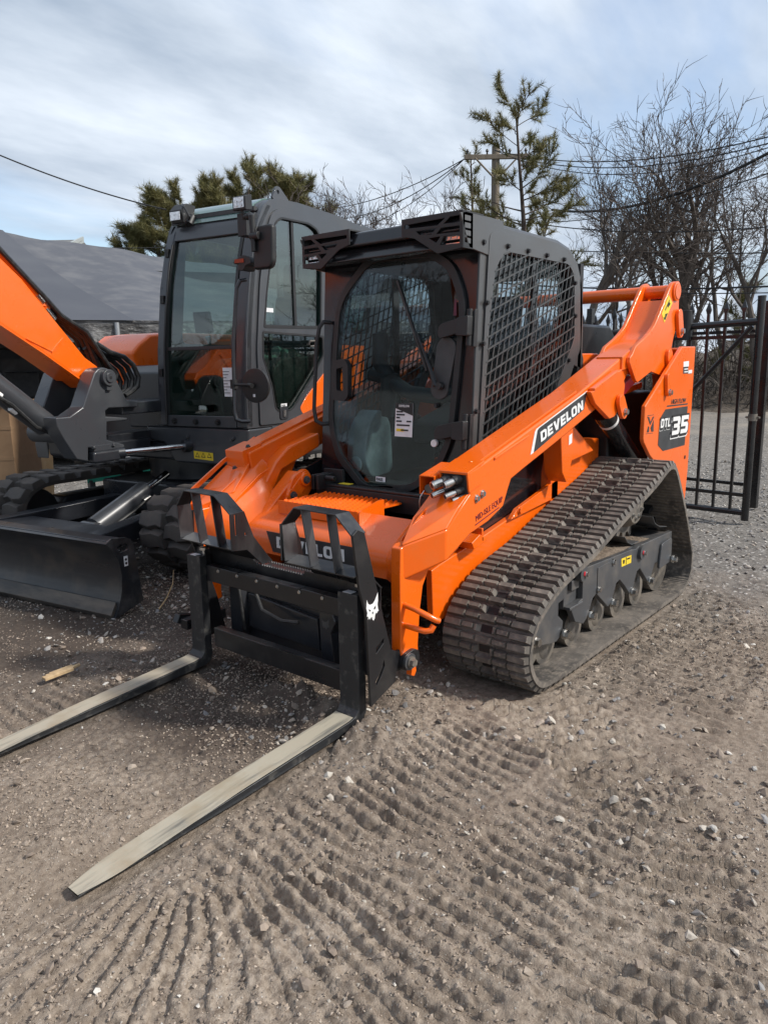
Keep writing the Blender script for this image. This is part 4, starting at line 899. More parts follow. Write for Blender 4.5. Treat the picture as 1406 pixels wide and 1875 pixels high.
# two hoop guards made of bent flat bar
def guard(y0, y1, ytl, ytr, tail):
    g = B()
    xf, xb = .665, .588
    path = [(y0+.012,.663),(y0,.815),(ytl,.893),(ytr,.891),(y1,.818)]
    hw = Vector(((xf-xb)/2,0,0)); xm = (xf+xb)/2
    g.strip([(xm,y,z) for y, z in path], hw, .007, 'X')
    o = g.build('step_guard', M['rawsteel'], PF, .002, ang=30)
    for f_ in (.30,.66):
        yb_ = y0+.02+(y1-y0)*(.36 if f_ < .5 else .70); yt = y0+(y1-y0)*f_
        q = B().strip([(xf-hw.x*.62,yb_,.662),(xf-hw.x*.62,yt,.890)], hw*.60, .006, 'X'); q.build('guard_bar', M['rawsteel'], o, .001)
    q = B().quad3((xb,y0+.012,.672),(xf-.002,y0+.012,.655),(xf-.002,y1,.655),(xb,y1,.672),.005); q.build('guard_ledge', M['rawsteel'], o)
    q = B().quad3((xb,y0+.012,.66),(xb-.0,y1,.66),(.503,y1,.576),(.503,y0+.012,.576),.006); q.build('guard_foot', M['black'], o)
    return o
g1 = guard(.240,.628,.318,.545,0)
g2 = guard(-.470,-.080,-.405,-.185,1)
# slotted end plates of the guards
for y in (.240,-.078):
    pl = [(.668,.665),(.668,.816),(.590,.818),(.560,.72),(.548,.66)] + ([(.498,.575),(.478,.58),(.55,.62)][0:0])
    if y < 0: pl = [(.668,.655),(.668,.818),(.590,.820),(.545,.70),(.470,.600),(.440,.565),(.50,.560),(.585,.645)]
    b = B().prism(pl, 'Y', y-.004, y+.004, [[(.645,.72),(.645,.812),(.638,.812),(.638,.72)],[(.594,.712),(.594,.724),(.584,.724),(.584,.712)]]); b.build('slotted_plate', M['rawsteel'], g1 if y > 0 else g2, .001)
# the forks
def fork(y0, y1):
    w = [(.605,.566),(.565,.566),(.565,.075),(.575,.045),(.605,.030),(1.20,-.003),(1.780,-.034),(1.786,-.031),(1.782,-.0275),(1.20,.028),(.66,.064),(.63,.072),(.612,.092),(.608,.12)]
    b = B().prism([(x,z) for x,z in w if True], 'Y', y0, y1)
    # taper the tip in plan
    yc = (y0+y1)/2
    b.v = [(x, yc+(y-yc)*(1-.42*max(0,(x-1.65)/.13)**1.5) if x > 1.65 else y, z) for x, y, z in b.v]
    o = b.build('fork', M['forkside'], PF, .005)
    n = 44; v = []; f = []
    for i in range(n+1):
        x = .64 + (1.785-.64)*i/n; z = np.interp(x, [.63,.66,1.20,1.782,1.80],[.072,.064,.028,-.0275,-.029])+.003
        k = (1-.42*max(0,(x-1.65)/.13)**1.5) if x > 1.65 else 1
        for s in (-1,-.5,0,.5,1): v.append((x, yc+s*(y1-y0)/2*k*.93, z))
    for i in range(n):
        for j in range(4): a = i*5+j; f.append((a,a+5,a+6,a+1))
    B().add(v, f).build('worn_top', M['fork'], o)
    sheet([(.570,y0+.025,.5665),(.602,y0+.025,.5665),(.602,y1-.035,.5665),(.570,y1-.035,.5665)], M['paper'], o, 'sticker')
    b = B().cyl((.560,y1-.025,.566),(.560,y1-.025,.590),.008,10); b.cyl((.560,y1-.025,.590),(.560,y1-.025,.602),.021,20); b.build('locking_knob', M['steel'], o)
    b = B().prism([(.52,.50),(.565,.50),(.565,.60),(.535,.59)], 'Y', y0+.02, y1-.02); b.build('fork_hook', M['black'], o, .004)
    return o
fork(.487,.591); fork(-.500,-.401)

# ================================================================ the excavator (its own frame: X forward, Y left)
EX = thing('excavator', 'orange and charcoal crawler excavator with glazed cab and dozer blade beside the track loader', 'excavator', (.582,-2.594,0), R(10.2))
fz = [.98,1.10,1.30,1.572,1.80,2.039,2.20,2.332,2.47,2.576,2.63]; fx = [-1.331,-1.334,-1.342,-1.360,-1.392,-1.434,-1.472,-1.513,-1.565,-1.635,-1.715]
cxz = lambda z: float(np.interp(z, fz, fx))
def fcurve(z0, z1, n=8, off=0): return [(cxz(z0+(z1-z0)*i/n)+off, z0+(z1-z0)*i/n) for i in range(n+1)]
def fpart(y0, y1, z0, z1, off0, off1, n=10): return B().prism(fcurve(z0,z1,n,off1) + fcurve(z0,z1,n,off0)[::-1], 'Y', y0, y1)
# slew frame, skirt, platform
b = B().prism([(.99,.705),(1.02,.985),(-.03,.985),(-.03,.875),(.16,.855),(.26,.705)], 'X', -1.34, -3.2); b.build('skirt_panel', M['ex_grey'], EX, .018)
b = B().prism(rnd([(.995,.985),(1.022,.985),(1.022,.74),(.995,.70)],.01), 'X', -1.62, -3.2); b.build('skirt_side', M['ex_grey'], EX, .01)
b = B().box(-3.1,-1.36,-1.02,.96,.72,.86); b.box(-3.1,-1.55,-1.0,0,.86,1.30); b.build('slew_platform', M['ex_dark'], EX, .02)
b = B()
for y, z in ((.93,.915),(.935,.825)): b.bolt((-1.335+.0,y-.05,z),(1,0,0),.010,.012)
b.bolt((-1.335,.42,.915),(1,0,0),.012,.012); b.bolt((-1.335,.86,.905),(1,0,0),.012,.012)
for x, z in ((-1.45,.915),(-1.45,.835),(-1.70,.92)): b.bolt((x,1.022,z),(0,1,0),.012,.012)
b.build('skirt_bolt', M['frame'], EX)
st = sheet([(-1.3385,.47,.745),(-1.3385,.665,.735),(-1.3385,.665,.795),(-1.3385,.47,.805)], M['yellow'], EX, 'warning_sticker')
b = B()
for k in range(3):
    y = .485+k*.06
    b.prism([(y,.758),(y+.045,.756),(y+.0225,.795)], 'X', -1.336, -1.3355, [[(y+.007,.763),(y+.038,.761),(y+.0225,.788)]])
b.build('pictogram', M['ink'], st, smooth=False)
s0 = sheet([(-1.3385,.345,.81),(-1.3385,.43,.807),(-1.3385,.43,.875),(-1.3385,.345,.878)], M['paper'], EX, 'sticker')
for k in range(3): sheet([(-1.3365,.355,.822+k*.018),(-1.3365,.42,.820+k*.018),(-1.3365,.42,.826+k*.018),(-1.3365,.355,.828+k*.018)], M['decal'], s0, 'print_line')
st = sheet([(-1.70,1.0235,.78),(-1.70,1.0235,.945),(-1.60,1.0235,.945),(-1.60,1.0235,.78)], M['paper'], EX, 'sticker')
# cab shell
YE0, YE1 = .14, 1.02
b = fpart(.915, YE1, .99, 2.60, -.07, .0); b.build('front_pillar', M['ex_grey'], EX, .012)
b = fpart(YE0, .215, .99, 2.60, -.07, .0); b.build('front_pillar', M['ex_grey'], EX, .012)
b = fpart(.215,.915,2.385,2.60,-.06,.0); b.build('front_header', M['ex_grey'], EX, .01)
b = fpart(.215,.915,.99,1.075,-.06,.0); b.build('front_sill', M['ex_grey'], EX, .006)
b = B()
for y in (.30,.52,.74): b.bolt((cxz(1.03)+.001,y,1.03),(1,0,0),.018,.02)
b.build('sill_bolt', M['plastic'], EX)
b = fpart(.215,.915,1.565,1.59,-.03,-.006); b.build('window_bar', M['plastic'], EX)
for z0, z1 in ((1.075,1.57),(1.588,2.39)):
    b = fpart(.212,.918,z0,z1,-.024,-.018); b.build('windshield', M['exglass'], EX)
fr = B()
for y0, y1 in ((.213,.238),(.892,.917)): fr.add(*(lambda q: (q.v, q.f))(fpart(y0,y1,1.075,2.388,-.02,.006)))
fr.build('windshield_seal', M['plastic'], EX)
wallE = [(-1.335,.99),(-1.342,1.30),(-1.362,1.572),(-1.436,2.039),(-1.515,2.332),(-1.567,2.47),(-1.637,2.576),(-1.70,2.625),(-1.79,2.652),(-2.06,2.665),(-2.6,2.655),(-3.05,2.62),(-3.20,2.54),(-3.26,2.38),(-3.28,.96)]
w1 = rnd([(-1.735,2.475),(-1.82,2.525),(-2.18,2.535),(-2.31,2.50),(-2.355,2.40),(-2.305,1.725),(-1.555,1.712),(-1.60,1.95)],[.05,.03,.04,.05,.05,.02,.02,.03])
w2 = rnd([(-1.535,1.690),(-2.335,1.675),(-2.335,1.52),(-2.205,1.38),(-1.895,1.115),(-1.845,1.088),(-1.69,1.09),(-1.65,1.115),(-1.62,1.28),(-1.525,1.50)],.025)
w3 = rnd([(-2.62,2.52),(-3.05,2.50),(-3.10,2.2),(-3.10,1.7),(-2.60,1.7)],.05)
b = B().prism(wallE, 'Y', YE1-.04, YE1, [w1, w2, w3]); cs_ = b.build('cab_side', M['ex_grey'], EX, .008)
door = rnd([(-1.465,1.005),(-1.47,1.56),(-1.54,2.04),(-1.62,2.36),(-1.72,2.55),(-1.86,2.595),(-2.42,2.60),(-2.47,2.55),(-2.44,1.56),(-2.05,1.20),(-1.96,1.10),(-2.07,.998)],[.02,.05,.05,.10,.08,.06,.03,.02,.02,.04,.03,.02])
b = B().prism(door, 'Y', YE1+.001, YE1+.014, [w1, w2]); dE = b.build('cab_door', M['ex_grey'], EX, .006)
def shrink(L, k):
    c = (sum(p[0] for p in L)/len(L), sum(p[1] for p in L)/len(L)); return [(c[0]+(p[0]-c[0])*k, c[1]+(p[1]-c[1])*k) for p in L]
for w in (w1, w2):
    B().prism(shrink(w,1.0), 'Y', YE1-.012, YE1-.006).build('door_glass', M['exglass'], dE, smooth=False)
    B().prism(shrink(w,.999), 'Y', YE1+.004, YE1+.017, [shrink(w,.955)]).build('window_seal', M['plastic'], dE)
B().box(-1.985,-1.955,YE1-.006,YE1+.004,1.715,2.53).build('window_divider', M['plastic'], dE)
B().prism(w3, 'Y', YE1-.02, YE1-.014).build('rear_side_glass', M['exglass'], EX, smooth=False)
# orange panel behind the door line
b = B().prism(rnd([(-2.34,1.375),(-2.05,1.175),(-1.975,1.10),(-2.075,.965),(-2.9,.95),(-3.0,1.6),(-2.62,1.6)],.02), 'Y', YE1+.001, YE1+.010); b.build('orange_side_panel', M['orange'], EX, .003)
b = B().prism(rnd([(-1.70,1.125),(-1.80,1.13),(-1.80,1.03),(-1.70,1.03)],.02), 'Y', YE1+.014, YE1+.022); o = b.build('door_latch', M['ex_dark'], dE, .002)
B().box(-1.765,-1.735,YE1+.022,YE1+.03,1.05,1.10).build('latch_key', M['steel'], o)
b = B().tube([(-2.10,YE1+.01,1.60),(-2.10,YE1+.03,1.60),(-2.10,YE1+.035,1.625),(-2.20,YE1+.035,1.63),(-2.21,YE1+.035,1.59),(-2.11,YE1+.035,1.585)], .006, 8); b.build('window_handle', M['roller'], dE)
ps = sheet([(-1.745,YE1-.004,1.118),(-1.82,YE1-.004,1.118),(-1.82,YE1-.004,1.148),(-1.745,YE1-.004,1.148)], M['paper'], dE, 'pass_sticker')
text('PASS', .024, (-1.752,YE1-.002,1.124), (-1,0,0), (0,0,1), M['ink'], ps, 'lettering', .015, .9, .0006)
sheet([(-1.60,YE1-.004,1.83),(-1.70,YE1-.004,1.83),(-1.70,YE1-.004,1.86),(-1.60,YE1-.004,1.86)], M['paper'], dE, 'sticker')
# far side, rear, roof, floor
b = B().prism(wallE, 'Y', YE0, YE0+.03, [rnd([(-1.60,1.62),(-1.72,2.45),(-2.9,2.45),(-2.9,1.62)],.06)]); b.build('cab_side', M['ex_dark'], EX)
B().box(-3.27,-3.23,YE0+.03,YE1-.04,.98,1.75).build('cab_rear', M['ex_dark'], EX)
b = B()
for y in (YE0+.03, YE1-.12): b.box(-3.27,-3.2,y,y+.08,1.75,2.56)
b.build('rear_pillar', M['ex_dark'], EX, .01)
b = B().prism([(-1.60,2.535),(-1.66,2.60),(-1.74,2.64),(-1.86,2.665),(-2.06,2.672),(-2.7,2.655),(-3.08,2.62),(-3.22,2.52),(-3.2,2.46),(-2.6,2.58),(-1.8,2.58)], 'Y', YE0, YE1-.045); b.build('cab_roof', M['ex_grey'], EX, .02)
b = B().prism([(-1.575,2.505),(-1.645,2.598),(-1.745,2.652),(-1.86,2.676),(-2.06,2.682),(-2.35,2.675),(-2.35,2.665),(-2.06,2.670),(-1.86,2.660),(-1.74,2.635),(-1.66,2.595),(-1.6,2.51)], 'Y', YE0+.05, YE1-.10); b.build('roof_hatch', M['roofglass'], EX, .003)
b = B().prism(rnd([(-1.80,2.66),(-1.86,2.755),(-1.90,2.755),(-2.02,2.665)],.02), 'Y', .955, .975, [arc((-1.875,2.715),.016,0,330,10)]); b.build('lifting_eye', M['ex_grey'], EX, .003)
b = B().prism(rnd([(-3.0,2.60),(-3.02,2.66),(-3.25,2.64),(-3.42,2.50),(-3.36,2.44),(-3.24,2.52)],.03), 'Y', .62, 1.0); b.build('rear_roof_cowl', M['ex_grey'], EX, .02)
B().box(-3.2,-1.38,YE0+.03,YE1-.045,.985,1.02).build('cab_floor', M['interior'], EX)
b = B().box(-1.60,-2.9,YE0+.04,YE1-.06,2.545,2.575); b.build('headliner', M['interior'], EX)
# inside
b = B().prism(rnd([(-1.95,1.28),(-2.50,1.28),(-2.66,2.02),(-2.55,2.05),(-2.42,1.46),(-1.95,1.42)],.05), 'Y', .38, .82); s_ = b.build('seat', M['seat'], EX, .04)
B().prism(rnd([(-2.56,2.04),(-2.66,2.04),(-2.70,2.30),(-2.58,2.30)],.04), 'Y', .46, .74).build('headrest', M['seat'], EX, .03)
b = B()
for y in (.28,.84): b.prism(rnd([(-1.85,1.05),(-2.4,1.05),(-2.4,1.52),(-1.92,1.50),(-1.80,1.40)],.05), 'Y', y-.05, y+.07)
b.build('side_console', M['interior'], EX, .02)
b = B()
for y in (.26,.86): b.tube([(-1.84,y,1.48),(-1.82,y,1.62),(-1.80,y,1.68)],[.014,.014,.024],10)
for y in (.46,.64): b.tube([(-1.50,y,1.02),(-1.48,y,1.20),(-1.45,y-.03,1.36)],.012,8); b.box(-1.62,-1.44,y-.05,y+.05,1.02,1.05)
b.build('control_lever', M['plastic'], EX)
B().prism(rnd([(-1.62,1.70),(-1.60,1.86),(-1.63,1.86),(-1.66,1.70)],.01), 'Y', .30, .46).build('monitor', M['plastic'], EX, .006)
b = B()
for q in ((-1.80,.60,1.45,.13),(-2.05,.72,1.50,.12)):
    x, y, z, r = q
    for k in range(5): b.tube([(x-.3*random.random(),y-.12+.06*k,z+.05*random.random()),(x-.3,y-.1+.05*k,z+.06*random.random())],[.05,.03],7)
b.build('wrapped_cover', M['film'], EX)
sheet([(cxz(1.30)+.001-.015,.800,1.22),(cxz(1.30)-.014,.895,1.22),(cxz(1.43)-.014,.880,1.43),(cxz(1.43)-.014,.785,1.43)], M['paper'], EX, 'spec_sheet')
for k in range(8):
    z = 1.245+k*.022; y0_ = .802+.0*k; w_ = (.055,.03,.06,.04,.065,.03,.05,.06)[k]; o_ = -.0713*(z-1.22)
    sheet([(cxz(z)-.0125,y0_+o_,z),(cxz(z)-.0125,y0_+o_+w_,z),(cxz(z)-.0125,y0_+o_+w_,z+.0045),(cxz(z)-.0125,y0_+o_,z+.0045)], M['ink'], EX, 'print_line')
# blade side: mirrors, rails, lamps
b = B().tube([(-1.34,1.04,1.045),(-1.30,1.0,1.045),(-1.285,.96,1.06),(-1.285,.948,1.12),(-1.30,.955,1.6),(-1.335,.985,1.98),(-1.345,1.01,2.03),(-1.39,1.03,2.04)], .014, 12); b.build('handrail', M['ex_dark'], EX)
b = B().lathe([(-.035,.03),(-.03,.09),(-.012,.117),(.0,.12),(.012,.119),(.016,.10)], (-1.25,1.185,1.303), 'X', 36); rm = b.build('round_mirror', M['plastic'], EX)
b = B().tube([(-1.285,.955,1.31),(-1.22,1.06,1.31),(-1.215,1.15,1.31)], .010, 10); b.cyl((-1.29,.95,1.28),(-1.29,.95,1.345),.026,12); b.cyl((-1.225,1.14,1.31),(-1.20,1.19,1.305),.016,10); b.build('mirror_arm', M['plastic'], rm)
sheet([(-1.232,1.17,1.225),(-1.232,1.19,1.225),(-1.232,1.19,1.245),(-1.232,1.17,1.245)], M['paper'], rm, 'sticker')
b = B().prism(rnd([(1.195,2.365),(1.335,2.375),(1.362,2.36),(1.352,2.13),(1.325,2.085),(1.175,2.085),(1.182,2.19)],.03), 'X', -1.34, -1.285); sm = b.build('side_mirror', M['plastic'], EX, .02)
b = B().prism([(1.215,2.34),(1.335,2.35),(1.325,2.11),(1.21,2.11)], 'X', -1.345, -1.341); b.build('mirror_glass', M['chrome'], sm)
b = B().tube([(-1.45,1.02,2.44),(-1.34,1.09,2.45),(-1.29,1.17,2.45),(-1.27,1.205,2.43),(-1.265,1.21,2.20)], .015, 12); b.cyl((-1.27,1.19,2.30),(-1.27,1.26,2.30),.028,16); b.box(-1.47,-1.36,1.0,1.08,2.33,2.48); b.cyl((-1.32,1.12,2.44),(-1.32,1.20,2.44),.022,14); b.cyl((-1.3,1.2,2.33),(-1.3,1.235,2.33),.035,16); b.build('mirror_bracket', M['plastic'], EX, .004)
b = B().prism(rnd([(-1.32,2.58),(-1.39,2.60),(-1.39,2.50),(-1.32,2.49)],.008), 'Y', 1.0, 1.115); wl = b.build('work_lamp', M['plastic'], EX, .006)
b = B().add([(-1.317,1.012,2.507),(-1.317,1.10,2.507),(-1.317,1.10,2.575),(-1.317,1.012,2.575),(-1.322,1.012,2.507),(-1.322,1.10,2.507),(-1.322,1.10,2.575),(-1.322,1.012,2.575)],[(0,1,2,3),(4,0,3,7),(1,5,6,2),(3,2,6,7),(4,5,1,0)])
for y in (1.035,1.075):
    for z in (2.525,2.555): b.cyl((-1.318,y,z),(-1.312,y,z),.012,12)
b.build('lamp_lens', M['lens'], wl); B().cyl((-1.35,1.06,2.50),(-1.36,1.06,2.44),.014,10).build('lamp_stalk', M['plastic'], wl)
b = B().prism(rnd([(1.02,2.16),(1.10,2.19),(1.16,2.17),(1.17,2.13),(1.12,2.12),(1.10,2.09),(1.05,2.09),(1.06,2.135),(1.01,2.135)],.01), 'X', -1.40, -1.28); b.build('side_lamp', M['plastic'], EX, .008)
B().box(-1.279,-1.274,1.03,1.11,2.14,2.165).build('lamp_lens', M['amber'], EX)
b = B().prism(rnd([(-1.50,2.60),(-1.56,2.655),(-1.66,2.65),(-1.64,2.58),(-1.58,2.57),(-1.56,2.51),(-1.52,2.51)],.01), 'Y', .225, .345); wl = b.build('work_lamp', M['plastic'], EX, .006)
B().box(-1.498,-1.494,.235,.335,2.53,2.59).build('lamp_lens', M['lens'], wl)
b = B().cyl((-1.56,.36,2.50),(-1.60,.36,2.56),.035,16); b.tube([(-1.56,.36,2.52),(-1.53,.40,2.55),(-1.52,.36,2.62),(-1.55,.30,2.64)],.006,8); b.tube([(-1.54,.36,2.51),(-1.52,.28,2.50),(-1.53,.22,2.51),(-1.55,.2,2.54)],.007,8); b.build('lamp_wiring', M['plastic'], EX)
b = B()
for z in (1.40,1.95,2.30): b.box(cxz(z)-.02,cxz(z)+.02,.165,.20,z-.03,z+.03)
b.tube([(cxz(z)+.012,.225,z) for z in (1.0,1.3,1.6,1.9,2.2,2.36)],.009,8); b.build('window_clip', M['plastic'], EX, .003)
# orange engine cover and dark tank on the far side
b = B().prism([(-1.62,1.57),(-1.70,1.64),(-1.83,1.72),(-2.07,1.745),(-3.0,1.745),(-3.1,.95),(-1.72,.95),(-1.68,1.36)], 'Y', -1.02, -.42); b.build('engine_cover', M['orange'], EX, .03)
b = B().prism([(-1.52,1.40),(-1.60,1.46),(-1.72,1.46),(-1.72,.95),(-1.52,.95)], 'Y', -.42, .12); b.build('tank_cover', M['ex_dark'], EX, .015)
# swing post and boom
br = [(-.735,1.437),(-.775,1.447),(-.815,1.440),(-.85,1.415),(-.871,1.386),(-.969,1.207),(-1.085,1.197),(-1.063,1.151),(-.80,1.158),(-.767,1.14),(-.767,1.102),(-.966,1.079),(-.95,1.06),(-.772,1.06),(-.758,.936),(-.913,.886),(-.909,.852),(-.592,.894),(-.581,.797),(-.487,.825),(-.40,.97),(-.355,1.06),(-.355,1.122),(-.465,1.122),(-.576,1.179),(-.64,1.30),(-.70,1.41)]
b = B().prism(br, 'Y', .06, .20); b.build('swing_post', M['ex_grey'], EX, .022)
br2 = [q for q in br if q not in ((-.40,.97),(-.355,1.06),(-.355,1.122),(-.465,1.122),(-.487,.825))]
i_ = br2.index((-.581,.797)); br2[i_+1:i_+1] = [(-.57,.90),(-.60,1.05)]
b = B().prism(br2, 'Y', -.36, -.22); b.build('swing_post', M['ex_grey'], EX, .022)
b = B().prism([(-.58,.83),(-.62,.80),(-1.30,.80),(-1.30,.90),(-.70,.90),(-.62,1.08),(-.56,1.08)], 'Y', -.22, .06); b.build('post_web', M['ex_dark'], EX, .015)
b = B().box(-1.50,-.70,-.20,.02,.88,.95); b.box(-1.5,-.95,-.25,.16,1.10,1.19); b.build('swing_frame', M['ex_dark'], EX, .01)
b = B().cyl((-.80,.20,1.375),(-.80,.235,1.375),.058,28); b.cyl((-.80,.235,1.375),(-.80,.245,1.375),.035,24); b.box(-.82,-.78,.20,.222,1.285,1.32); b.build('boom_pin', M['ex_grey'], EX, .004)
B().cyl((-.80,.245,1.375),(-.80,.2465,1.375),.012,14).build('grease_hole', M['ink'], EX)
b = B().box(-.80,-.62,.10,.22,.865,.905); b.bolt((-.62,.22,.89),(0,0,1),.013,.015); b.bolt((-.79,.22,.89),(0,0,1),.013,.015); b.build('pin_bracket', M['ex_grey'], EX, .006)
b = B().box(-.84,-.60,.08,.24,.78,.865); b.build('cylinder_eye', M['ex_dark'], EX, .02)
b = B().cyl((-.82,.20,.83),(-1.35,.42,.84),.024,18); b.build('swing_rod', M['chrome'], EX)
b = B().cyl((-.80,.19,.83),(-.88,.225,.832),.040,18); b.cyl((-1.30,.40,.84),(-1.7,.56,.85),.05,18); b.build('swing_cylinder', M['ex_dark'], EX)
bt = [(-.82,1.44),(-.88,1.40),(-.86,1.33),(-.80,1.30),(-.70,1.372),(-.515,1.527),(-.455,1.56),(-.405,1.85-.035),(-.055,1.785)]
boom = [(-.80,1.30),(-.70,1.372),(-.42,1.555),(-.045,1.785),(.80,2.31),(1.75,2.86),(2.65,3.02),(2.70,3.24),(1.70,3.26),(.72,2.80),(-.11,2.208),(-.325,2.022),(-.555,1.755),(-.76,1.52),(-.86,1.455),(-.89,1.39),(-.86,1.32)]
b = B().prism(boom, 'Y', -.20, .045); bo = b.build('boom', M['orange'], EX, .012)
b = B().prism([(-.60,1.645),(-.485,1.545),(-.49,1.555),(-.30,1.64),(-.31,1.65),(-.485,1.565),(-.585,1.655)], 'Y', .045, .052); b.build('boom_rib', M['orange'], bo, .002)
b = B().prism([(-.70,1.372),(-.42,1.555),(-.045,1.785),(.80,2.28),(.80,2.265),(-.045,1.77),(-.42,1.54),(-.70,1.355)], 'Y', -.215, .058); b.build('boom_bottom_plate', M['orange'], bo, .002)
b = B().tube([(1.0,-.05,2.88),(.72,-.02,2.83),(-.11,.0,2.255),(-.33,.0,2.065),(-.52,.0,1.84)], .028, 12); b.tube([(1.0,-.12,2.87),(.72,-.09,2.82),(-.11,-.08,2.245),(-.33,-.08,2.055),(-.50,-.08,1.86)], .022, 12); b.box(-.50,-.44,-.11,.03,1.86,1.93); b.build('boom_pipe', M['orange'], bo)
b = B()
for k in range(5):
    y = -.10+.035*k
    b.tube([(.55,y,2.78),(-.0,y+.01,2.40-.008*k),(-.30,y,2.13-.01*k),(-.48,y,1.92),(-.60,y,1.80),(-.80,y-.01,1.70),(-.98,y-.02,1.58-.03*k),(-1.04,y-.02,1.40),(-.98,y-.02,1.26),(-1.1,y-.02,1.14)], .016, 8)
for k in range(3): b.tube([(-.55,-.02-.05*k,1.86),(-.68,-.03-.05*k,1.78),(-.85,-.04-.05*k,1.66),(-.95,-.05-.05*k,1.45),(-.92,-.06-.05*k,1.3)], .026, 8)
for k in range(5):
    pth = [(q[0]+.02*k, .02-.045*k, q[1]-.012*k) for q in [(-0.894,1.614),(-1.004,1.556),(-1.132,1.522),(-1.216,1.460),(-1.258,1.370),(-1.239,1.299),(-1.171,1.257),(-1.112,1.233)]]
    b.tube(pth, .019, 9)
b.build('hose', M['hose'], EX)
b = B()
for k in range(4):
    y = .0-.05*k; b.cyl((-.50,y,1.845),(-.56,y,1.775),.030,12); b.cyl((-.44,y+.02,1.93),(-.48,y+.02,1.885),.024,12)
b.build('hose_fitting', M['steel'], EX)
# boom cylinder under the boom
b = B().cyl((-.47,-.08,1.06),(-.05,-.08,1.40),.085,26); b.cyl((-.05,-.08,1.40),(.14,-.08,1.552),.095,26); b.build('boom_cylinder', M['ex_grey'], EX)
b = B().cyl((.14,-.08,1.552),(1.0,-.08,2.25),.045,20); b.build('cylinder_rod', M['chrome'], EX)
b = B().cyl((-.56,-.08,.99),(-.45,-.08,1.08),.06,20); b.cyl((-.50,-.24,1.0),(-.50,.08,1.0),.07,24); b.build('cylinder_foot', M['ex_grey'], EX, .004)
b = B()
for k in range(3): b.tube([(.02+.03*k,.05,1.36),(-.12,.05+.02*k,1.22),(-.30,.06,1.06),(-.45,.05,.99),(-.62,.02,1.0)], .014, 8)
b.build('cylinder_hose', M['hose'], EX)
b = B().cyl((-.02,.06,1.315),(-.07,.06,1.275),.022,10); b.cyl((-.13,.06,1.20),(-.17,.06,1.17),.024,10); b.build('hose_fitting', M['white'], EX)
# arm of the digger hanging off the boom end
b = B().prism([(2.56,3.12),(2.66,3.36),(2.84,3.30),(3.42,1.0),(3.32,.92),(3.22,1.0)], 'Y', -.18, .02); b.build('dipper_arm', M['orange'], EX, .012)
b = B().prism([(3.27,.98),(3.37,1.0),(3.44,.72),(3.40,.40),(3.12,.22),(2.82,.30),(2.78,.36),(3.07,.40),(3.18,.60)], 'Y', -.42, .26); b.build('bucket', M['ex_dark'], EX, .01)
# dozer blade
bl = [(.110,.004),(.075,.06),(.045,.15),(.032,.25),(.045,.34),(.085,.42),(.128,.458),(.11,.468),(.065,.44),(.020,.36),(.005,.25),(.02,.14),(.05,.05),(.08,.0)]
b = B().prism(bl, 'Y', -1.15, 1.15); bld = b.build('dozer_blade', M['blade'], EX, .003)
b = B().prism([(.113,.002),(.073,.065),(.078,.10),(.123,.03)], 'Y', -1.15, 1.15); b.build('cutting_edge', M['edge'], bld, .003)
ep = [(.110,.004),(.075,.06),(.045,.15),(.032,.25),(.045,.34),(.085,.42),(.128,.458),(.085,.482),(-.02,.468),(-.055,.45),(-.073,.41),(-.113,.057)]
b = B().prism(ep, 'Y', 1.15, 1.166, [rnd([(.055,.430),(-.025,.434),(-.030,.392),(.035,.384)],.012)]); b.build('blade_end_plate', M['blade'], bld, .004)
st = sheet([(.010,1.1675,.30),(-.018,1.1675,.30),(-.018,1.1675,.36),(.010,1.1675,.36)], M['paper'], bld, 'sticker')
for z in (.312,.335): B().cyl((-.004,1.168,z+.005),(-.004,1.170,z+.005),.008,10).build('pictogram', M['ink'], st)
b = B().prism(ep, 'Y', -1.166, -1.15); b.build('blade_end_plate', M['ex_dark'], bld, .004)
b = B().box(.0,.10,-1.15,1.15,.452,.470); b.build('blade_top', M['ex_dark'], bld, .005)
for s in (-1,1):
    b = B().add([(.03,s*.62-.07,.22),(.03,s*.62+.07,.22),(-1.3,s*.36+.06,.30),(-1.3,s*.36-.06,.30),(.03,s*.62-.07,.36),(.03,s*.62+.07,.36),(-1.3,s*.36+.06,.42),(-1.3,s*.36-.06,.42)],[(0,3,2,1),(4,5,6,7),(0,1,5,4),(1,2,6,5),(2,3,7,6),(3,0,4,7)]); b.build('blade_arm', M['ex_dark'], EX, .008)
B().prism([(.02,.30),(-.55,.33),(-.55,.36),(.02,.38)], 'Y', -.55, .55).build('blade_web', M['ex_dark'], EX, .006)
b = B().cyl((-.66,.10,.30),(-1.16,.10,.50),.078,26); b.cyl((-.62,.03,.28),(-.62,.17,.28),.07,20); b.build('blade_cylinder', M['ex_grey'], EX)
b = B().cyl((-1.16,.10,.50),(-1.40,.10,.595),.030,18); b.build('blade_rod', M['chrome'], EX)
b = B().tube([(-.75,.19,.30),(-.95,.20,.38),(-1.10,.19,.45),(-1.3,.2,.47),(-1.5,.2,.5)], .012, 8); b.build('blade_hose', M['hose'], EX)
b = B().cyl((-1.06,.185,.435),(-1.12,.185,.455),.022,10); b.build('hose_fitting', M['steel'], EX)
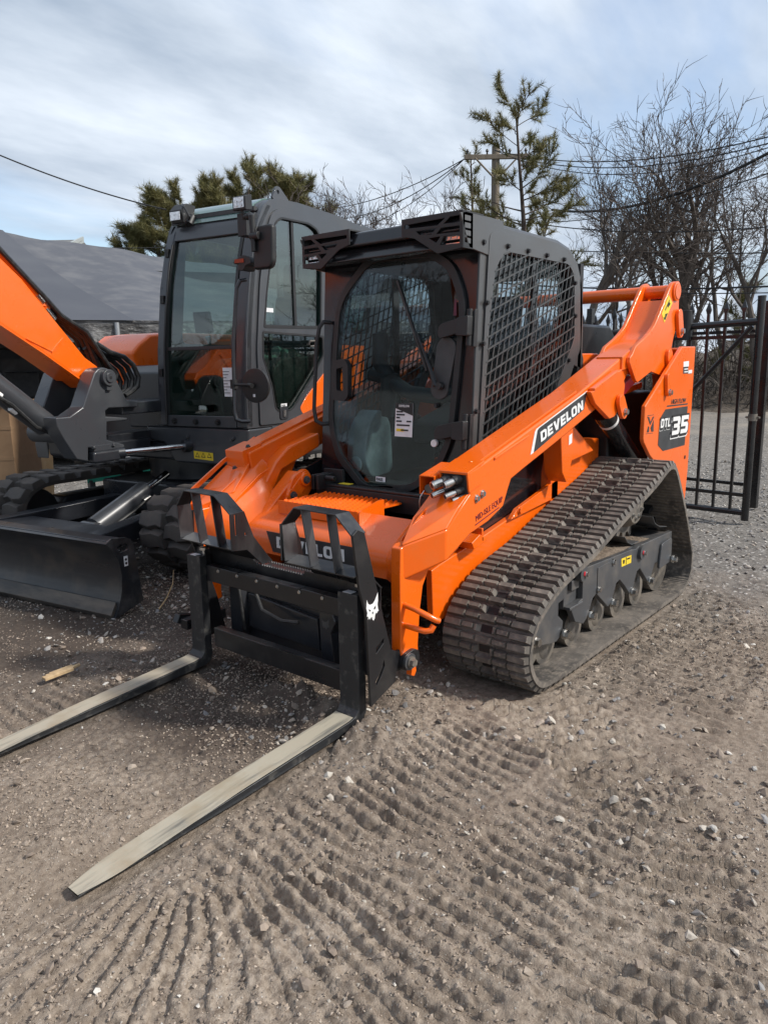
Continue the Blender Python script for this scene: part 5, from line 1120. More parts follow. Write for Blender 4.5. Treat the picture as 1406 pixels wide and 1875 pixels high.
# undercarriage
b = B().box(-2.5,-1.35,-.62,.62,.28,.52); b.cyl((-2.0,0,.52),(-2.0,0,.72),.50,40); b.build('car_body', M['ex_dark'], EX, .02)
profE = [(-.57,.36),(-.60,.46),(-.70,.555),(-.86,.600),(-1.2,.600),(-2.0,.598),(-2.75,.600),(-2.93,.54),(-3.02,.40),(-2.99,.2),(-2.86,.06),(-2.70,.0),(-2.0,.0),(-1.0,.0),(-.84,.02),(-.68,.12),(-.59,.24)]
NE = 36; cE, perE = smooth_loop(profE, NE*4); tE, nE = frames(cE); LE = .045
def ex_belt(y0, y1):
    c = cE - nE*LE; ci = cE - nE*(LE+.03); N = len(c); v = []; f = []
    for i in range(N): v += [(c[i][0],y0,c[i][1]),(c[i][0],y1,c[i][1]),(ci[i][0],y1,ci[i][1]),(ci[i][0],y0,ci[i][1])]
    for i in range(N):
        j = (i+1) % N
        for k in range(4): f.append((i*4+k, j*4+k, j*4+(k+1) % 4, i*4+(k+1) % 4)[::-1])
    return B().add(v, f)
def ex_lug(s):
    pl = [(-.060,.0),(.055,.02),(.072,.10),(.050,.20),(.062,.226),(-.050,.226),(-.068,.13),(-.045,.06)]
    b = B(); n = len(pl)
    P0 = [(x*1.12, y*s*1.0, -.004) for x, y in pl]; P1 = [(x*.82, (.115+(y-.115)*.92)*s, LE) for x, y in pl]
    F = [tuple(range(n, 2*n))] + [(i, (i+1) % n, (i+1) % n+n, i+n) for i in range(n)]
    if s < 0: F = [q[::-1] for q in F]
    me = bpy.data.meshes.new('tread_block'); me.from_pydata(P0+P1, [], F); me.update(); me.materials.append(M['ex_rubber']); return me
EL = [ex_lug(1), ex_lug(-1)]
def ex_track(ym):
    tr = ex_belt(ym-.225, ym+.225).build('rubber_track', M['ex_rubber'], EX)
    for i in range(NE*2):
        k = (i*2) % len(cE); p = cE[k] - nE[k]*LE; t, n = tE[k], nE[k]
        o = link('tread_block', EL[i % 2], None, tr, .006)
        o.matrix_local = Matrix(((t[0], 0, n[0], p[0]), (0, 1, 0, ym), (t[1], 0, n[1], p[1]), (0, 0, 0, 1)))
    return tr
ex_track(.875); ex_track(-.875)
for ym in (.875,-.875):
    b = B().prism([(-.95,.18),(-1.10,.40),(-2.6,.40),(-2.7,.2),(-2.5,.14),(-1.1,.14)], 'Y', ym-.10, ym+.10); b.build('track_frame', M['ex_dark'], EX, .02)
    o = B().lathe([(0,.14),(.01,.19),(.05,.20),(.09,.20),(.13,.19),(.14,.14)], (-.86,ym-.07,.30), 'Y', 32).build('front_idler', M['ex_dark'], EX, ang=30)
    o = B().lathe([(0,.14),(.01,.19),(.05,.20),(.09,.20),(.13,.19),(.14,.14)], (-2.75,ym-.07,.30), 'Y', 32).build('drive_sprocket', M['ex_dark'], EX, ang=30)
    for x in (-1.2,-1.6,-2.0,-2.4): B().lathe([(0,.05),(.004,.075),(.15,.075),(.154,.05)], (x,ym-.077,.145), 'Y', 24).build('track_roller', M['ex_dark'], EX, ang=30)
    b = B().cyl((-1.9,ym-.10,.49),(-1.9,ym+.10,.49),.05,20)
    b.build('carrier_roller', M['ex_dark'], EX)
b = B()
for i in range(8): a = math.pi*i/4; b.bolt((-2.1+.06*math.cos(a),-.62,.46+.06*math.sin(a)),(0,1,0),.012,.012)
b.build('hub_bolt', M['roller'], EX)

# ================================================================ yard background
M['fabric'] = surf('grey_canopy_fabric', (.080, .085, .100), .85, 0, 0, (.125, .128, .138), 2.2, .44, .66, .9, .08, .25, 30, stretch=(1,1,2.5))
M['fabric2'] = surf('grey_canopy_fabric_overlap', (.068, .073, .088), .85, 0, 0, (.09, .096, .11), 1.2, .4, .7, .8, .08, .25, 30, stretch=(1,1,2.5))
M['valance'] = surf('dusty_vinyl_valance', (.075, .072, .07), .45, 0, 0, (.24, .235, .23), 3.5, .48, .70, .9, .15, .9, 7, stretch=(1,1,2.2), dist=.06)
M['card'] = surf('brown_cardboard', (.30, .19, .105), .9, 0, 0, (.22, .13, .07), 3, .4, .65, .7, .05, .2, 40)
M['card2'] = surf('tan_cardboard', (.46, .31, .15), .85, 0, 0, (.56, .43, .26), 4, .5, .62, .7, .05, .3, 25)
M['bark'] = surf('grey_bark', (.125, .105, .09), .95, 0, 0, (.07, .058, .05), 9, .4, .65, .9, .03, .8, 30, stretch=(1,1,.3), dist=.02)
M['twig'] = surf('brown_twigs', (.115, .092, .078), .95, 0, 0, (.07, .056, .048), 2, .4, .6, .9)
M['pinebark'] = surf('pine_bark', (.085, .062, .048), .95, 0, 0, (.045, .034, .03), 9, .4, .65, .9, .03, .8, 30, dist=.02)
M['needle'] = surf('pine_needles', (.135, .130, .042), .7, 0, 0, (.20, .17, .065), 1.6, .42, .62, .9)
M['brush'] = surf('dead_brush', (.12, .098, .080), .95, 0, 0, (.06, .05, .042), .8, .4, .62, .9)
M['pole'] = surf('weathered_pole_wood', (.20, .165, .125), .9, 0, 0, (.13, .105, .08), 6, .4, .65, .9, .05, .5, 20, stretch=(1,1,.15))
M['siding'] = surf('white_siding', (.40, .43, .43), .6, 0, 0, (.36, .39, .39), 1)
M['shingle'] = surf('grey_shingle', (.17, .17, .168), .9, 0, 0, (.12, .12, .12), 4, .4, .6, .9, .05, .6, 30)
M['gate'] = surf('black_gate_paint', (.010, .010, .011), .30, 0, .2, (.03, .028, .026), 10, .5, .75, .5, .1)
M['wire'] = principled('wire_black', (.015, .015, .016), .6)
M['lampgrey'] = surf('galvanised_lamp', (.42, .43, .44), .4, .6, 0, (.34, .35, .36), 8)

# ---- canopy with grey fabric roof over parked machines
CA = thing('canopy_tent', 'grey fabric canopy with sagging vinyl valance, sheltering dark machines behind the excavator', 'canopy')
fe = [(2.341,-9.045,2.037),(-1.970,-8.081,2.080),(-3.819,-7.059,2.057)]; rl = [(2.031,-13.036,3.505),(-3.724,-11.679,3.842)]; rr_ = [(-6.992,-11.552,3.704),(-9.766,-9.165,3.325)]
f0, f1, f2 = map(Vector, fe)
d = (f2-f1).normalized(); f3 = f2 + d*5.5; f3.z = f2.z; f0 = f1 - d*7; f0.z = f1.z
r1 = Vector(rl[1]); r2 = Vector(rr_[0]); rd = (r2-r1); r0 = r1 - rd*1.6; r3_ = r1 + rd*2.6
def sheet_grid(corners, nu, nv, sag, seed=0):
    a, b, c, e = map(Vector, corners); v = []; f = []
    for i in range(nu+1):
        for j in range(nv+1):
            u, w = i/nu, j/nv; p = (a*(1-u)+b*u)*(1-w) + (e*(1-u)+c*u)*w
            p.z += sag(u, w); v.append(p)
    for i in range(nu):
        for j in range(nv): q = i*(nv+1)+j; f.append((q, q+nv+1, q+nv+2, q+1))
    k = len(v); return B().add(v, f)
sg = lambda u, w: -.10*math.sin(math.pi*w) + .02*math.sin(u*31+w*4) + .012*math.sin(u*77+3*w)
sheet_grid((f0,f3,r3_,r0), 60, 16, sg).build('fabric_roof', M['fabric'], CA, ang=80)
# second overlapping panel with a diagonal edge
pa, pb, pc = f1.lerp(f2,.72), f0, r0
tri = []
n_ = (f3-f0).cross(r0-f0).normalized()
q0 = f0.lerp(f3, (f1-f0).length/(f3-f0).length + .118); q1 = r0.lerp(r3_, .385)
b = sheet_grid((f0+n_*.03, q0+n_*.03, q1+n_*.03, r0+n_*.03), 40, 16, lambda u, w: -.10*math.sin(math.pi*w) + .012)
b.build('fabric_panel', M['fabric2'], CA, ang=80)
vb = lambda u, w: 0
b = B(); v = []; f = []; nu = 150
for i in range(nu+1):
    u = i/nu; p = f0.lerp(f3, u); off = Vector((d.y,-d.x,0))
    for j in range(6):
        w = j/5; s = .035*math.sin(u*95+w*2) + .03*math.sin(u*41+5*w) + .02*math.sin(u*190)
        v.append(p + Vector((0,0,.03-.30*w-.03*math.sin(u*23)*w)) - off*(s*w+.01))
for i in range(nu):
    for j in range(5): q = i*6+j; f.append((q, q+1, q+7, q+6))
B().add(v, f).build('valance', M['valance'], CA, ang=80)
for t in (.12,.42,.58,.66,.9):
    p = f0.lerp(f3, t); B().cyl((p.x,p.y,0),(p.x,p.y,p.z),.035,10).build('tent_pole', M['lampgrey'], CA)
n2 = Vector((-d.y,d.x,0)); n2 = n2 if n2.dot(Vector((-1,-1,0))) > 0 else -n2
bk = n2*4.2
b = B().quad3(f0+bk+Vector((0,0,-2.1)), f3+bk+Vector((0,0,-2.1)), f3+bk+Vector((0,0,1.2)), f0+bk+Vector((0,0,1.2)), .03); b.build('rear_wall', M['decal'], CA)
# machines parked in its shade
def parked(t, depth, label, w=1.1, h=1.75, colr='plastic'):
    p = f0.lerp(f3, t) + n2*depth; a = math.atan2(d.y, d.x)
    r = thing('parked_machine', label, 'parked machine', (p.x,p.y,0), a)
    b = B()
    for x in (-w/2, w/2-.08):
        for y in (0, .9): b.box(x, x+.08, y, y+.08, .7, h)
    b.build('cab_post', M[colr], r, .01)
    B().box(-w/2-.05,w/2+.05,-.05,1.05,h,h+.08).build('cab_roof', M[colr], r, .02)
    B().prism([(-.2,.35),(-.3,.75),(1.3,.85),(1.4,.35)], 'X', -w/2-.1, w/2+.1).build('body', M['ex_dark'], r, .03)
    B().prism(rnd([(.25,.8),(.7,.8),(.78,1.4),(.68,1.42),(.6,1.0),(.25,.98)],.05), 'X', -.25, .25).build('seat', M['seat'], r, .03)
    for x in (-w/2-.35, w/2+.1):
        B().prism(rnd([(-.5,.0),(1.5,.0),(1.6,.3),(1.35,.5),(-.35,.5),(-.6,.3)],.15), 'X', x, x+.25).build('rubber_track', M['ex_rubber'], r, .03)
    b = B().tube([(-w*.25,-.2,.6),(-w*.25,-.55,1.0),(-w*.2,-.65,1.4)], .06, 10); b.build('lift_arm', M['ex_dark'], r)
    B().quad3((-.3,1.0,1.0),(.3,1.0,1.0),(.3,1.0,1.6),(-.3,1.0,1.6),.01).build('window_guard', M['decal'], r)
parked(.485, .9, 'dark compact machine with open cab posts under the canopy, nearest the cartons')
parked(.600, .7, 'dark compact machine under the canopy, right behind the excavator boom pin')
parked(.35, 1.0, 'dark compact machine under the canopy, at its left end')
parked(.72, 1.0, 'dark compact machine under the canopy, hidden behind the excavator cab')
# cartons
def carton(p, w, dpt, h, rz, label, m, tilt_=0, lab=False):
    r = thing('cardboard_carton', label, 'cardboard box', (p[0],p[1],0), rz); r.rotation_euler = (0, tilt_, rz)
    b = B(); n = 8; v = []
    o = B().box(-w/2,w/2,-dpt/2,dpt/2,0,h).build('carton_body', m, r, .006)
    B().box(-w*.06,w*.06,-dpt/2-.002,-dpt/2-.0005,0,h).build('packing_tape', M['card'], r)
    for z in (.30,.58,.80): B().box(-w/2-.0015,w/2+.0015,-dpt/2-.0025,dpt/2+.0025,h*z,h*z+.03).build('packing_tape', m, r)
    B().box(-w/2,w/2,-dpt/2-.03,-dpt/2+.01,h-.01,h+.004).build('carton_flap', m, r)
    if lab:
        s = B().box(-w*.22,w*.20,-dpt/2-.006,-dpt/2-.003,h*.80,h*.95).build('paper_label', M['paper'], r)
        for k in range(4): B().box(-w*.16,w*.12-.02*k,-dpt/2-.008,-dpt/2-.006,h*.825+k*h*.03,h*.833+k*h*.03).build('print_line', M['ink'], s)
cpos = [(-0.214,-4.373,0.378),(-0.424,-4.281,0.457)]
fa = math.atan2(-_rt[1]*1, -_rt[0]*1)
rzc = math.atan2(_rt[1], _rt[0])
carton(cpos[0], .50, .5, 1.18, rzc, 'big brown cardboard carton at the left edge, behind the excavator track', M['card'])
carton([(-0.756,-5.009,0.350)][0], .24, .4, 1.08, rzc, 'tall narrow tan carton with a white label, leaning beside the big brown carton', M['card2'], R(3.5), True)
# teal bar seen under the excavator
gp_ = [(-1.781,-4.921,0.297),(-2.022,-4.771,0.328)]
g0, g1_ = map(Vector, gp_); r = thing('teal_drawbar', 'teal painted steel drawbar lying behind the excavator undercarriage', 'drawbar', (g0.x,g0.y,0))
b = B(); q0, q1 = g0 - Vector((g0.x,g0.y,0)), g1_ - Vector((g0.x,g0.y,0)); dd = (q1-q0); q0 = q0-dd*1.5; q1 = q1+dd*.2
b.tube([q0,q1], .035, 4); b.build('bar', M['teal'], r, .004)
for t in (.05,.9): p = q0.lerp(q1,t); B().box(p.x-.03,p.x+.03,p.y-.03,p.y+.03,0,p.z).build('stand_leg', M['ex_dark'], r)

# ---- gate and fence
GO = Vector((-4.075,.356,0)); GO = Vector(([(-4.368,0.724,0.000)][0][0], [(-4.368,0.724,0.000)][0][1], 0)); gd = Vector((-.110,-.994,0)); gn = Vector((.994,-.110,0))
ga = math.atan2(gd.y, gd.x)
GT = thing('metal_gate', 'black ornamental metal gate leaf with spear pickets standing open behind the loader', 'gate', tuple(GO), ga)
def picket(t, par, z0=.07, z1=1.93, y=0, s=.011):
    b = B().box(t-s,t+s,y-s,y+s,z0,z1-.10)
    b.add([(t-s*1.1,y-s*1.1,z1-.11),(t+s*1.1,y-s*1.1,z1-.11),(t+s*1.1,y+s*1.1,z1-.11),(t-s*1.1,y+s*1.1,z1-.11),(t-s*2.1,y-s,z1-.075),(t+s*2.1,y-s,z1-.075),(t+s*2.1,y+s,z1-.075),(t-s*2.1,y+s,z1-.075),(t,y,z1)],
          [(0,1,5,4),(1,2,6,5),(2,3,7,6),(3,0,4,7),(4,5,8),(5,6,8),(6,7,8),(7,4,8)])
    return b.build('picket', M['gate'], par, smooth=False)
GW = 1.55
B().cyl((0,0,.02),(0,0,1.93),.032,18).build('gate_stile', M['gate'], GT); B().cyl((0,0,1.93),(0,0,1.945),.034,18).build('stile_cap', M['gate'], GT)
B().cyl((GW,0,.05),(GW,0,1.80),.030,16).build('gate_stile', M['gate'], GT)
B().cyl((0,0,1.735),(GW,0,1.69),.030,16).build('gate_rail', M['gate'], GT)
B().cyl((0,0,.085),(GW,0,.085),.026,16).build('gate_rail', M['gate'], GT)
for z in (1.615,.245): B().box(0,GW,-.013,.013,z-.015,z+.015).build('gate_rail', M['gate'], GT)
B().cyl((.06,.0,1.70),(GW*.86,0,.25),.020,12).build('gate_brace', M['gate'], GT)
for i in range(9): picket(.135+i*.152, GT)
b = B().box(-.05,.05,-.008,.008,.92,.94); b.cyl((-.06,0,.93),(.06,0,.93),.008,8); b.cyl((0,0,.90),(0,0,.96),.037,18); b.build('gate_latch', M['roller'], GT)
b = B().cyl((.62,.03,1.60),(.62,.03,1.86),.045,18); b.build('gate_bracket', M['plastic'], GT, .004)
FN = thing('metal_fence', 'black spear-topped metal fence running left behind the loader cab', 'fence', tuple(GO + gd*1.72 - gn*.18), ga)
FL = 7.2
for i in range(4): B().box(i*FL/3-.03,i*FL/3+.03,-.03,.03,0,1.95).build('fence_post', M['gate'], FN, .004)
for z in (1.70,1.60,.22): B().box(.03,FL,-.014,.014,z-.015,z+.015).build('fence_rail', M['gate'], FN)
for i in range(46): picket(.12+i*.153, FN)
F2 = thing('metal_fence', 'second black spear-topped fence standing close behind the first, left of the gate', 'fence', tuple(GO + gd*.2 - gn*.75), ga)
for i in range(3): B().box(i*3-.03,i*3+.03,-.03,.03,0,1.95).build('fence_post', M['gate'], F2, .004)
for z in (1.68,.22): B().box(.03,6,-.014,.014,z-.015,z+.015).build('fence_rail', M['gate'], F2)
for i in range(6, 39): picket(.12+i*.153, F2)

# ---- house beyond the canopy
hp = [(-8.733,-22.033,5.704)][0]
HS = thing('house', 'white house with a grey shingle roof showing above the canopy at left', 'house', (hp[0],hp[1],-.3), rzc)
B().box(-6,-.2,0,6,0,4.95).build('wall', M['siding'], HS)
B().prism([(-.8,4.95),(3.2,6.1),(7,4.95),(7,4.8),(3.2,5.95),(-.8,4.8)], 'X', -6.4, -.1).build('roof', M['shingle'], HS)
b = B().prism([(-6.5,5.9),(-.35,5.9-.55*0),(-.35,5.62),(-6.5,5.62)], 'Y', -.85, -.80)
B().box(-.1,1.35,.2,5.5,0,5.2).build('wing_wall', M['siding'], HS)
wr_ = B().prism([(-.2,5.15),(2.7,6.1),(5.8,5.15)], 'X', -.12, 1.15); wr_.build('wing_roof', M['shingle'], HS)
for r_ in range(7):
    for k in range(7):
        y = -.2+.42*r_*.97; z = 5.15+.95*r_*.97/7.2
        x = -.1+k*.19+(r_ % 2)*.09
        if x > 1.1: continue
        B().add([(x,y-.02,z+.02),(x+.18,y-.02,z+.02),(x+.18,y+.40,z+.16),(x,y+.40,z+.16),(x,y-.02,z),(x+.18,y-.02,z)],[(0,1,2,3),(4,5,1,0),(0,3,4),(1,5,2)]).build('shingle', M['shingle'], HS, smooth=False)
B().prism([(-.25,5.05),(2.7,6.0),(2.7,6.2),(-.25,5.25)], 'X', 1.15, 1.22).build('roof_trim', M['siding'], HS)
for k in range(24): B().box(-6,-.2,-.02,0,k*.22,k*.22+.205).build('siding_board', M['siding'], HS)

# ---- white building opposite (what the cab glass mirrors)
WB = thing('white_building', 'white gabled building across the yard, mirrored in the excavator windshield', 'building', (10.5,-9.0,0), R(147))
B().prism([(-5,0),(5,0),(5,2.5),(0,4.7),(-5,2.5)], 'Y', -8, 0).build('wall', M['siding'], WB)
B().prism([(-5.4,2.35),(0,4.75),(5.4,2.35),(5.4,2.5),(0,4.92),(-5.4,2.5)], 'Y', -8.3, .3).build('roof', M['shingle'], WB)
B().box(-1.2,1.2,0,.03,0,2.2).build('door', M['lampgrey'], WB)
for x in (-3.4,2.4): B().box(x,x+1.0,0,.04,1.1,2.1).build('window', M['decal'], WB)

# ---- pole, lamp, wires
pp = [(-20.320,-11.746)][0]
UP = thing('utility_pole', 'wooden utility pole with a crossarm, among the bare trees', 'utility pole', (pp[0],pp[1],0), rzc)
B().tube([(0,0,0),(0,0,4),(.0,0,8.45)], [.17,.15,.13], 14).build('pole', M['pole'], UP)
B().box(-1.05,1.05,-.16,-.05,8.02,8.17).build('crossarm', M['pole'], UP, .01)
b = B().tube([(.10,-.17,7.45),(.7,-.17,8.05)], .03, 6); b.tube([(-.10,-.17,7.45),(-.7,-.17,8.05)], .03, 6); b.build('brace', M['pole'], UP)
for x in (-.95,-.3,.45,.98): B().tube([(x,-.1,8.17),(x,-.1,8.25),(x,-.1,8.27),(x,-.1,8.34)], [.03,.03,.06,.03], 8).build('insulator', M['plastic'], UP)
lp_ = [(-19.440,-11.267)][0]
SL = thing('street_lamp', 'grey cobra-head street lamp reaching left above the loader roof', 'street lamp', (pp[0],pp[1],5.2), rzc)
B().tube([(0,-.2,.25),(-.45,-.35,.55),(-1.0,-.5,.78),(-1.35,-.6,.86)], .035, 8).build('lamp_arm', M['lampgrey'], SL)
B().tube([(-1.3,-.6,.85),(-1.42,-.62,.87),(-1.62,-.66,.87),(-1.74,-.68,.84)], [.06,.12,.13,.05], 12).build('lamp_head', M['lampgrey'], SL)
B().tube([(-1.55,-.65,.80),(-1.55,-.65,.72)], [.12,.06], 12).build('lamp_glass', M['lens'], SL)
def wire(label, pts, r=.016, group='overhead wires'):
    a, e = Vector(pts[0]), Vector(pts[1]); sag = pts[2]; n = 24
    b = B().tube([a.lerp(e, i/n) - Vector((0,0,sag*4*(i/n)*(1-i/n))) for i in range(n+1)], r, 5, caps=False)
    tag(b.build('overhead_wire', M['wire']), label, 'wire', group)
A_ = lambda q: Vector(q)
W1 = [(-19.871,-11.520,8.200),(-20.342,-10.732,7.883),(-19.342,-12.338,7.980),(-20.723,-10.043,6.265)]
Wr = [(-16.875,-1.899,6.343),(-16.877,-1.889,6.219),(-16.878,-1.884,6.162),(-16.877,-1.886,6.185),(-16.887,-1.845,5.652),(-16.909,-1.743,4.348),(-16.919,-1.695,3.736),(-16.931,-1.639,3.022),(-16.933,-1.626,2.866)]
Wl = [(-21.256,-21.728,7.907),(-21.249,-21.736,7.620),(-21.239,-21.746,7.243)]
wire('topmost overhead wire from the pole towards the upper right edge', (W1[0], Wr[0], .5))
wire('overhead wire from the right end of the crossarm to the right edge', (W1[1], Wr[1], .45))
wire('overhead wire just under the topmost one, from the pole to the right edge', (W1[0], Wr[2], .75), .013)
wire('thick sagging overhead cable rising from the trees to the right edge', ([(-20.363,-9.656,6.181)][0], Wr[3], .55), .038)
wire('thin overhead wire below the thick cable at the right edge', ([(-20.122,-10.102,5.809)][0], Wr[4], .3), .014)
wire('overhead wire crossing the trees level with the cab roof', ([(-19.223,-11.610,6.190)][0], Wr[5], .35), .016)
wire('overhead wire crossing the trees just below the cab roof', ([(-19.418,-11.302,5.159)][0], Wr[6], .1), .014)
wire('low overhead wire crossing behind the cab mesh', ([(-19.233,-11.595,4.051)][0], Wr[7], .15), .024)
wire('lowest overhead wire crossing behind the cab mesh', ([(-19.234,-11.594,3.877)][0], Wr[8], .1), .014)
wire('upper overhead wire from the pole down to the left behind the excavator', (W1[2], Wl[0], .4))
wire('middle overhead wire from the pole down to the left behind the excavator', (W1[2], Wl[1], .7))
wire('lower overhead wire from the pole down to the left behind the excavator', (W1[2], Wl[2], .9), .013)
LL = [(-6.721,-19.645,7.408),(-11.101,-17.221,5.950),(-7.504,-19.296,4.946),(-11.232,-17.129,4.919),(-15.134,-13.668,5.844)]
wire('overhead wire sloping down from the upper left edge to the excavator cab', (LL[0], LL[1], .15), .020)
wire('overhead wire low over the grey canopy roof', (LL[2], LL[3], .1), .012)

# ---- trees
def tube4(V, F, pts, rs, n=4):
    pts = np.asarray(pts); m = len(pts); base = len(V)
    T = np.gradient(pts, axis=0); T /= np.linalg.norm(T, axis=1)[:,None]+1e-9
    ref = np.array([0.,0.,1.]) if abs(T[0][2]) < .8 else np.array([1.,0.,0.])
    u = np.cross(T, ref); u /= np.linalg.norm(u, axis=1)[:,None]+1e-9; w = np.cross(T, u)
    for j in range(m):
        for k in range(n):
            a = 2*math.pi*k/n; V.append(tuple(pts[j] + (u[j]*math.cos(a)+w[j]*math.sin(a))*rs[j]))
    for j in range(m-1):
        for k in range(n): a = base+j*n+k; b = base+j*n+(k+1) % n; F.append((a, b, b+n, a+n))
def grow(rng, p, d, L, r, lev, mx, out, up=.12, wig=.16, kids=(5,5,4,4,3), spread=.75, droop=0):
    n = 6 if lev < 2 else 4 if lev < mx else 3
    pts = [np.array(p)]; d = np.array(d)/np.linalg.norm(d); ds = [d]
    for i in range(n):
        d = d + rng.normal(0, wig, 3) + np.array([0,0,up - droop*lev*.1])*.5; d /= np.linalg.norm(d); pts.append(pts[-1]+d*L/n); ds.append(d)
    rs = [r*(1-.62*i/n) for i in range(n+1)]
    out.append((lev, pts, rs))
    if lev >= mx: return
    k = kids[min(lev, len(kids)-1)]
    for c in range(k):
        t = (.46 if lev == 0 else .22) + (.54 if lev == 0 else .78)*(c+rng.random()*.8)/k; t = min(t, 1); i = min(int(t*n), n-1); fr = t*n-i
        q = pts[i]*(1-fr)+pts[i+1]*fr; dd = ds[i]
        side = rng.normal(0, 1, 3); side -= dd*side.dot(dd); side /= np.linalg.norm(side)
        nd = dd*(1-spread*.5) + side*spread*(.6+.6*rng.random())
        grow(rng, q, nd, L*(.42+.28*rng.random())*(1.0 if lev else .9), max(rs[i]*(.48+.2*rng.random()), .009), lev+1, mx, out, up, wig, kids, spread, droop)
def bare_tree(seed, H, lean=(0,0), r=.14, mx=5, kids=(6,5,4,3,3), spread=.62, stems=1, up=.16):
    rng = np.random.default_rng(seed); out = []
    for s in range(stems):
        l = (lean[0]+(rng.normal(0,.18) if stems > 1 else 0), lean[1]+(rng.normal(0,.18) if stems > 1 else 0))
        grow(rng, (rng.normal(0,.15) if s else 0, rng.normal(0,.15) if s else 0, -.1), (l[0], l[1], 1), H*.74*(1-.1*s), r*(1-.15*s), 0, mx, out, up, .13, kids, spread)
    V, F, V2, F2 = [], [], [], []
    zz = np.sort(np.concatenate([np.asarray(p)[:,2] for _, p, _ in out])); k = 1.03*H/zz[-max(len(zz)//900, 2)]
    out = [(lev, [q*k for q in p], rs) for lev, p, rs in out]
    for lev, p, rs in out:
        if lev <= 1: tube4(V, F, p, rs, 7 if lev == 0 else 5)
        else: tube4(V2, F2, p, rs, 4 if lev == 2 else 3)
    return (V, F), (V2, F2)
def put_tree(name, label, base, tr, cr, mt, mc, rz=0, group='bare trees beyond the fence', cat='bare tree'):
    t = thing(name, label, cat, (base[0], base[1], 0), rz, group)
    if isinstance(tr, tuple):
        o = B().add(*tr).build('trunk', mt, t); o2 = B().add(*cr).build('crown', mc, t, smooth=False)
    else: o = link('trunk', tr, None, t); o2 = link('crown', cr, None, t)
    return t, o.data, o2.data
cr_ = Vector((_rt[0], _rt[1]))
tdef = [(12, [(-17.723,-8.229)][0], [(8.234,0.000)][0][0], .50, .17, 'tall bare tree leaning right, close beside the pine'),
        (25, [(-21.089,-5.397)][0], [(8.664,0.000)][0][0], .05, .24, 'thick-stemmed bare tree wrapped in vines, at the right above the gate'),
        (33, [(-20.690,-3.153)][0], [(7.465,0.000)][0][0], .0, .12, 'slender bare tree at the right edge above the gate post'),
        (41, [(-15.627,-13.108)][0], [(7.027,0.000)][0][0], .0, .12, 'bare tree showing between the two cab roofs'),
        (58, [(-21.310,-7.652)][0], [(8.337,0.000)][0][0], .1, .12, 'bare tree between the leaning tree and the vine-wrapped tree'),
        (67, [(-15.675,-14.558)][0], [(7.271,0.000)][0][0], .0, .10, 'bare tree right behind the excavator cab roof'),
        (74, [(-20.379,-13.480)][0], [(7.582,0.000)][0][0], .1, .11, 'bare tree behind the street lamp'),
        (83, [(-25.274,-5.389)][0], [(9.246,0.000)][0][0], -.1, .12, 'bare tree right of the vine-wrapped tree, set farther back')]
protos = []
for sd, bp_, H, ln, r, lab in tdef:
    tr, cr = bare_tree(sd, H, (cr_.x*ln*.6, cr_.y*ln*.6), r, 5, stems=2 if sd in (25, 58) else 1)
    protos.append(put_tree('bare_tree', lab, bp_, tr, cr, M['bark'], M['twig']))
# vines hugging the thick stem
bp_ = tdef[1][1]; rng = np.random.default_rng(5); V, F = [], []
for k in range(160):
    z = rng.random()*5.5; a = rng.random()*6.28; p = [np.array((bp_[0]+.25*math.cos(a), bp_[1]+.25*math.sin(a), z))]; dd = rng.normal(0,.5,3)+np.array([0,0,.3])
    for i in range(4): dd = dd+rng.normal(0,.4,3); p.append(p[-1]+dd*.16)
    tube4(V, F, p, [.014]*5, 3)
o = B().add(V, F).build('climbing_vine', M['twig'], smooth=False); tag(o, 'tangle of bare vines around the thick tree stem above the gate', 'vine')
# more bare trees farther off: copies of the above
k = 0
for x, dist in ((560,36),(760,35),(900,33),(960,31),(1060,30),(1180,32),(1215,30),(1300,34),(1380,31),(1440,27),(1500,30),(1600,28),(1750,30),(1950,32),(2300,34)):
    pass
far = [(-22.483,-23.327),(-25.106,-18.875),(-23.878,-2.594),(-26.314,0.934),(-26.986,7.131)]
fl = ['far bare tree left of the pole, behind the excavator','far bare tree between the cabs','bare tree just right of the gate, mirrored in the excavator door','bare tree well right of the gate','bare tree farthest right along the yard edge']
for i, (x, y) in enumerate(far):
    t, trd, crd = protos[(i*3+1) % len(protos)]
    n, _, _ = put_tree('bare_tree', fl[i], (x, y), trd, crd, None, None, 1.3*i+.7); n.scale = (1, 1, .80+.05*(i % 4))
for i, (x, y, lab) in enumerate(((13,-16,'bare tree behind the white building, mirrored in the excavator windshield'),(17,-13,'bare tree at the right gable of the white building across the yard'),(20,-18,'bare tree farthest behind the white building across the yard'),(9,-19,'bare tree at the left end of the white building across the yard'))):
    t, trd, crd = protos[(i*2+3) % len(protos)]
    put_tree('bare_tree', lab, (x, y), trd, crd, None, None, 2.1*i, 'bare trees across the yard')
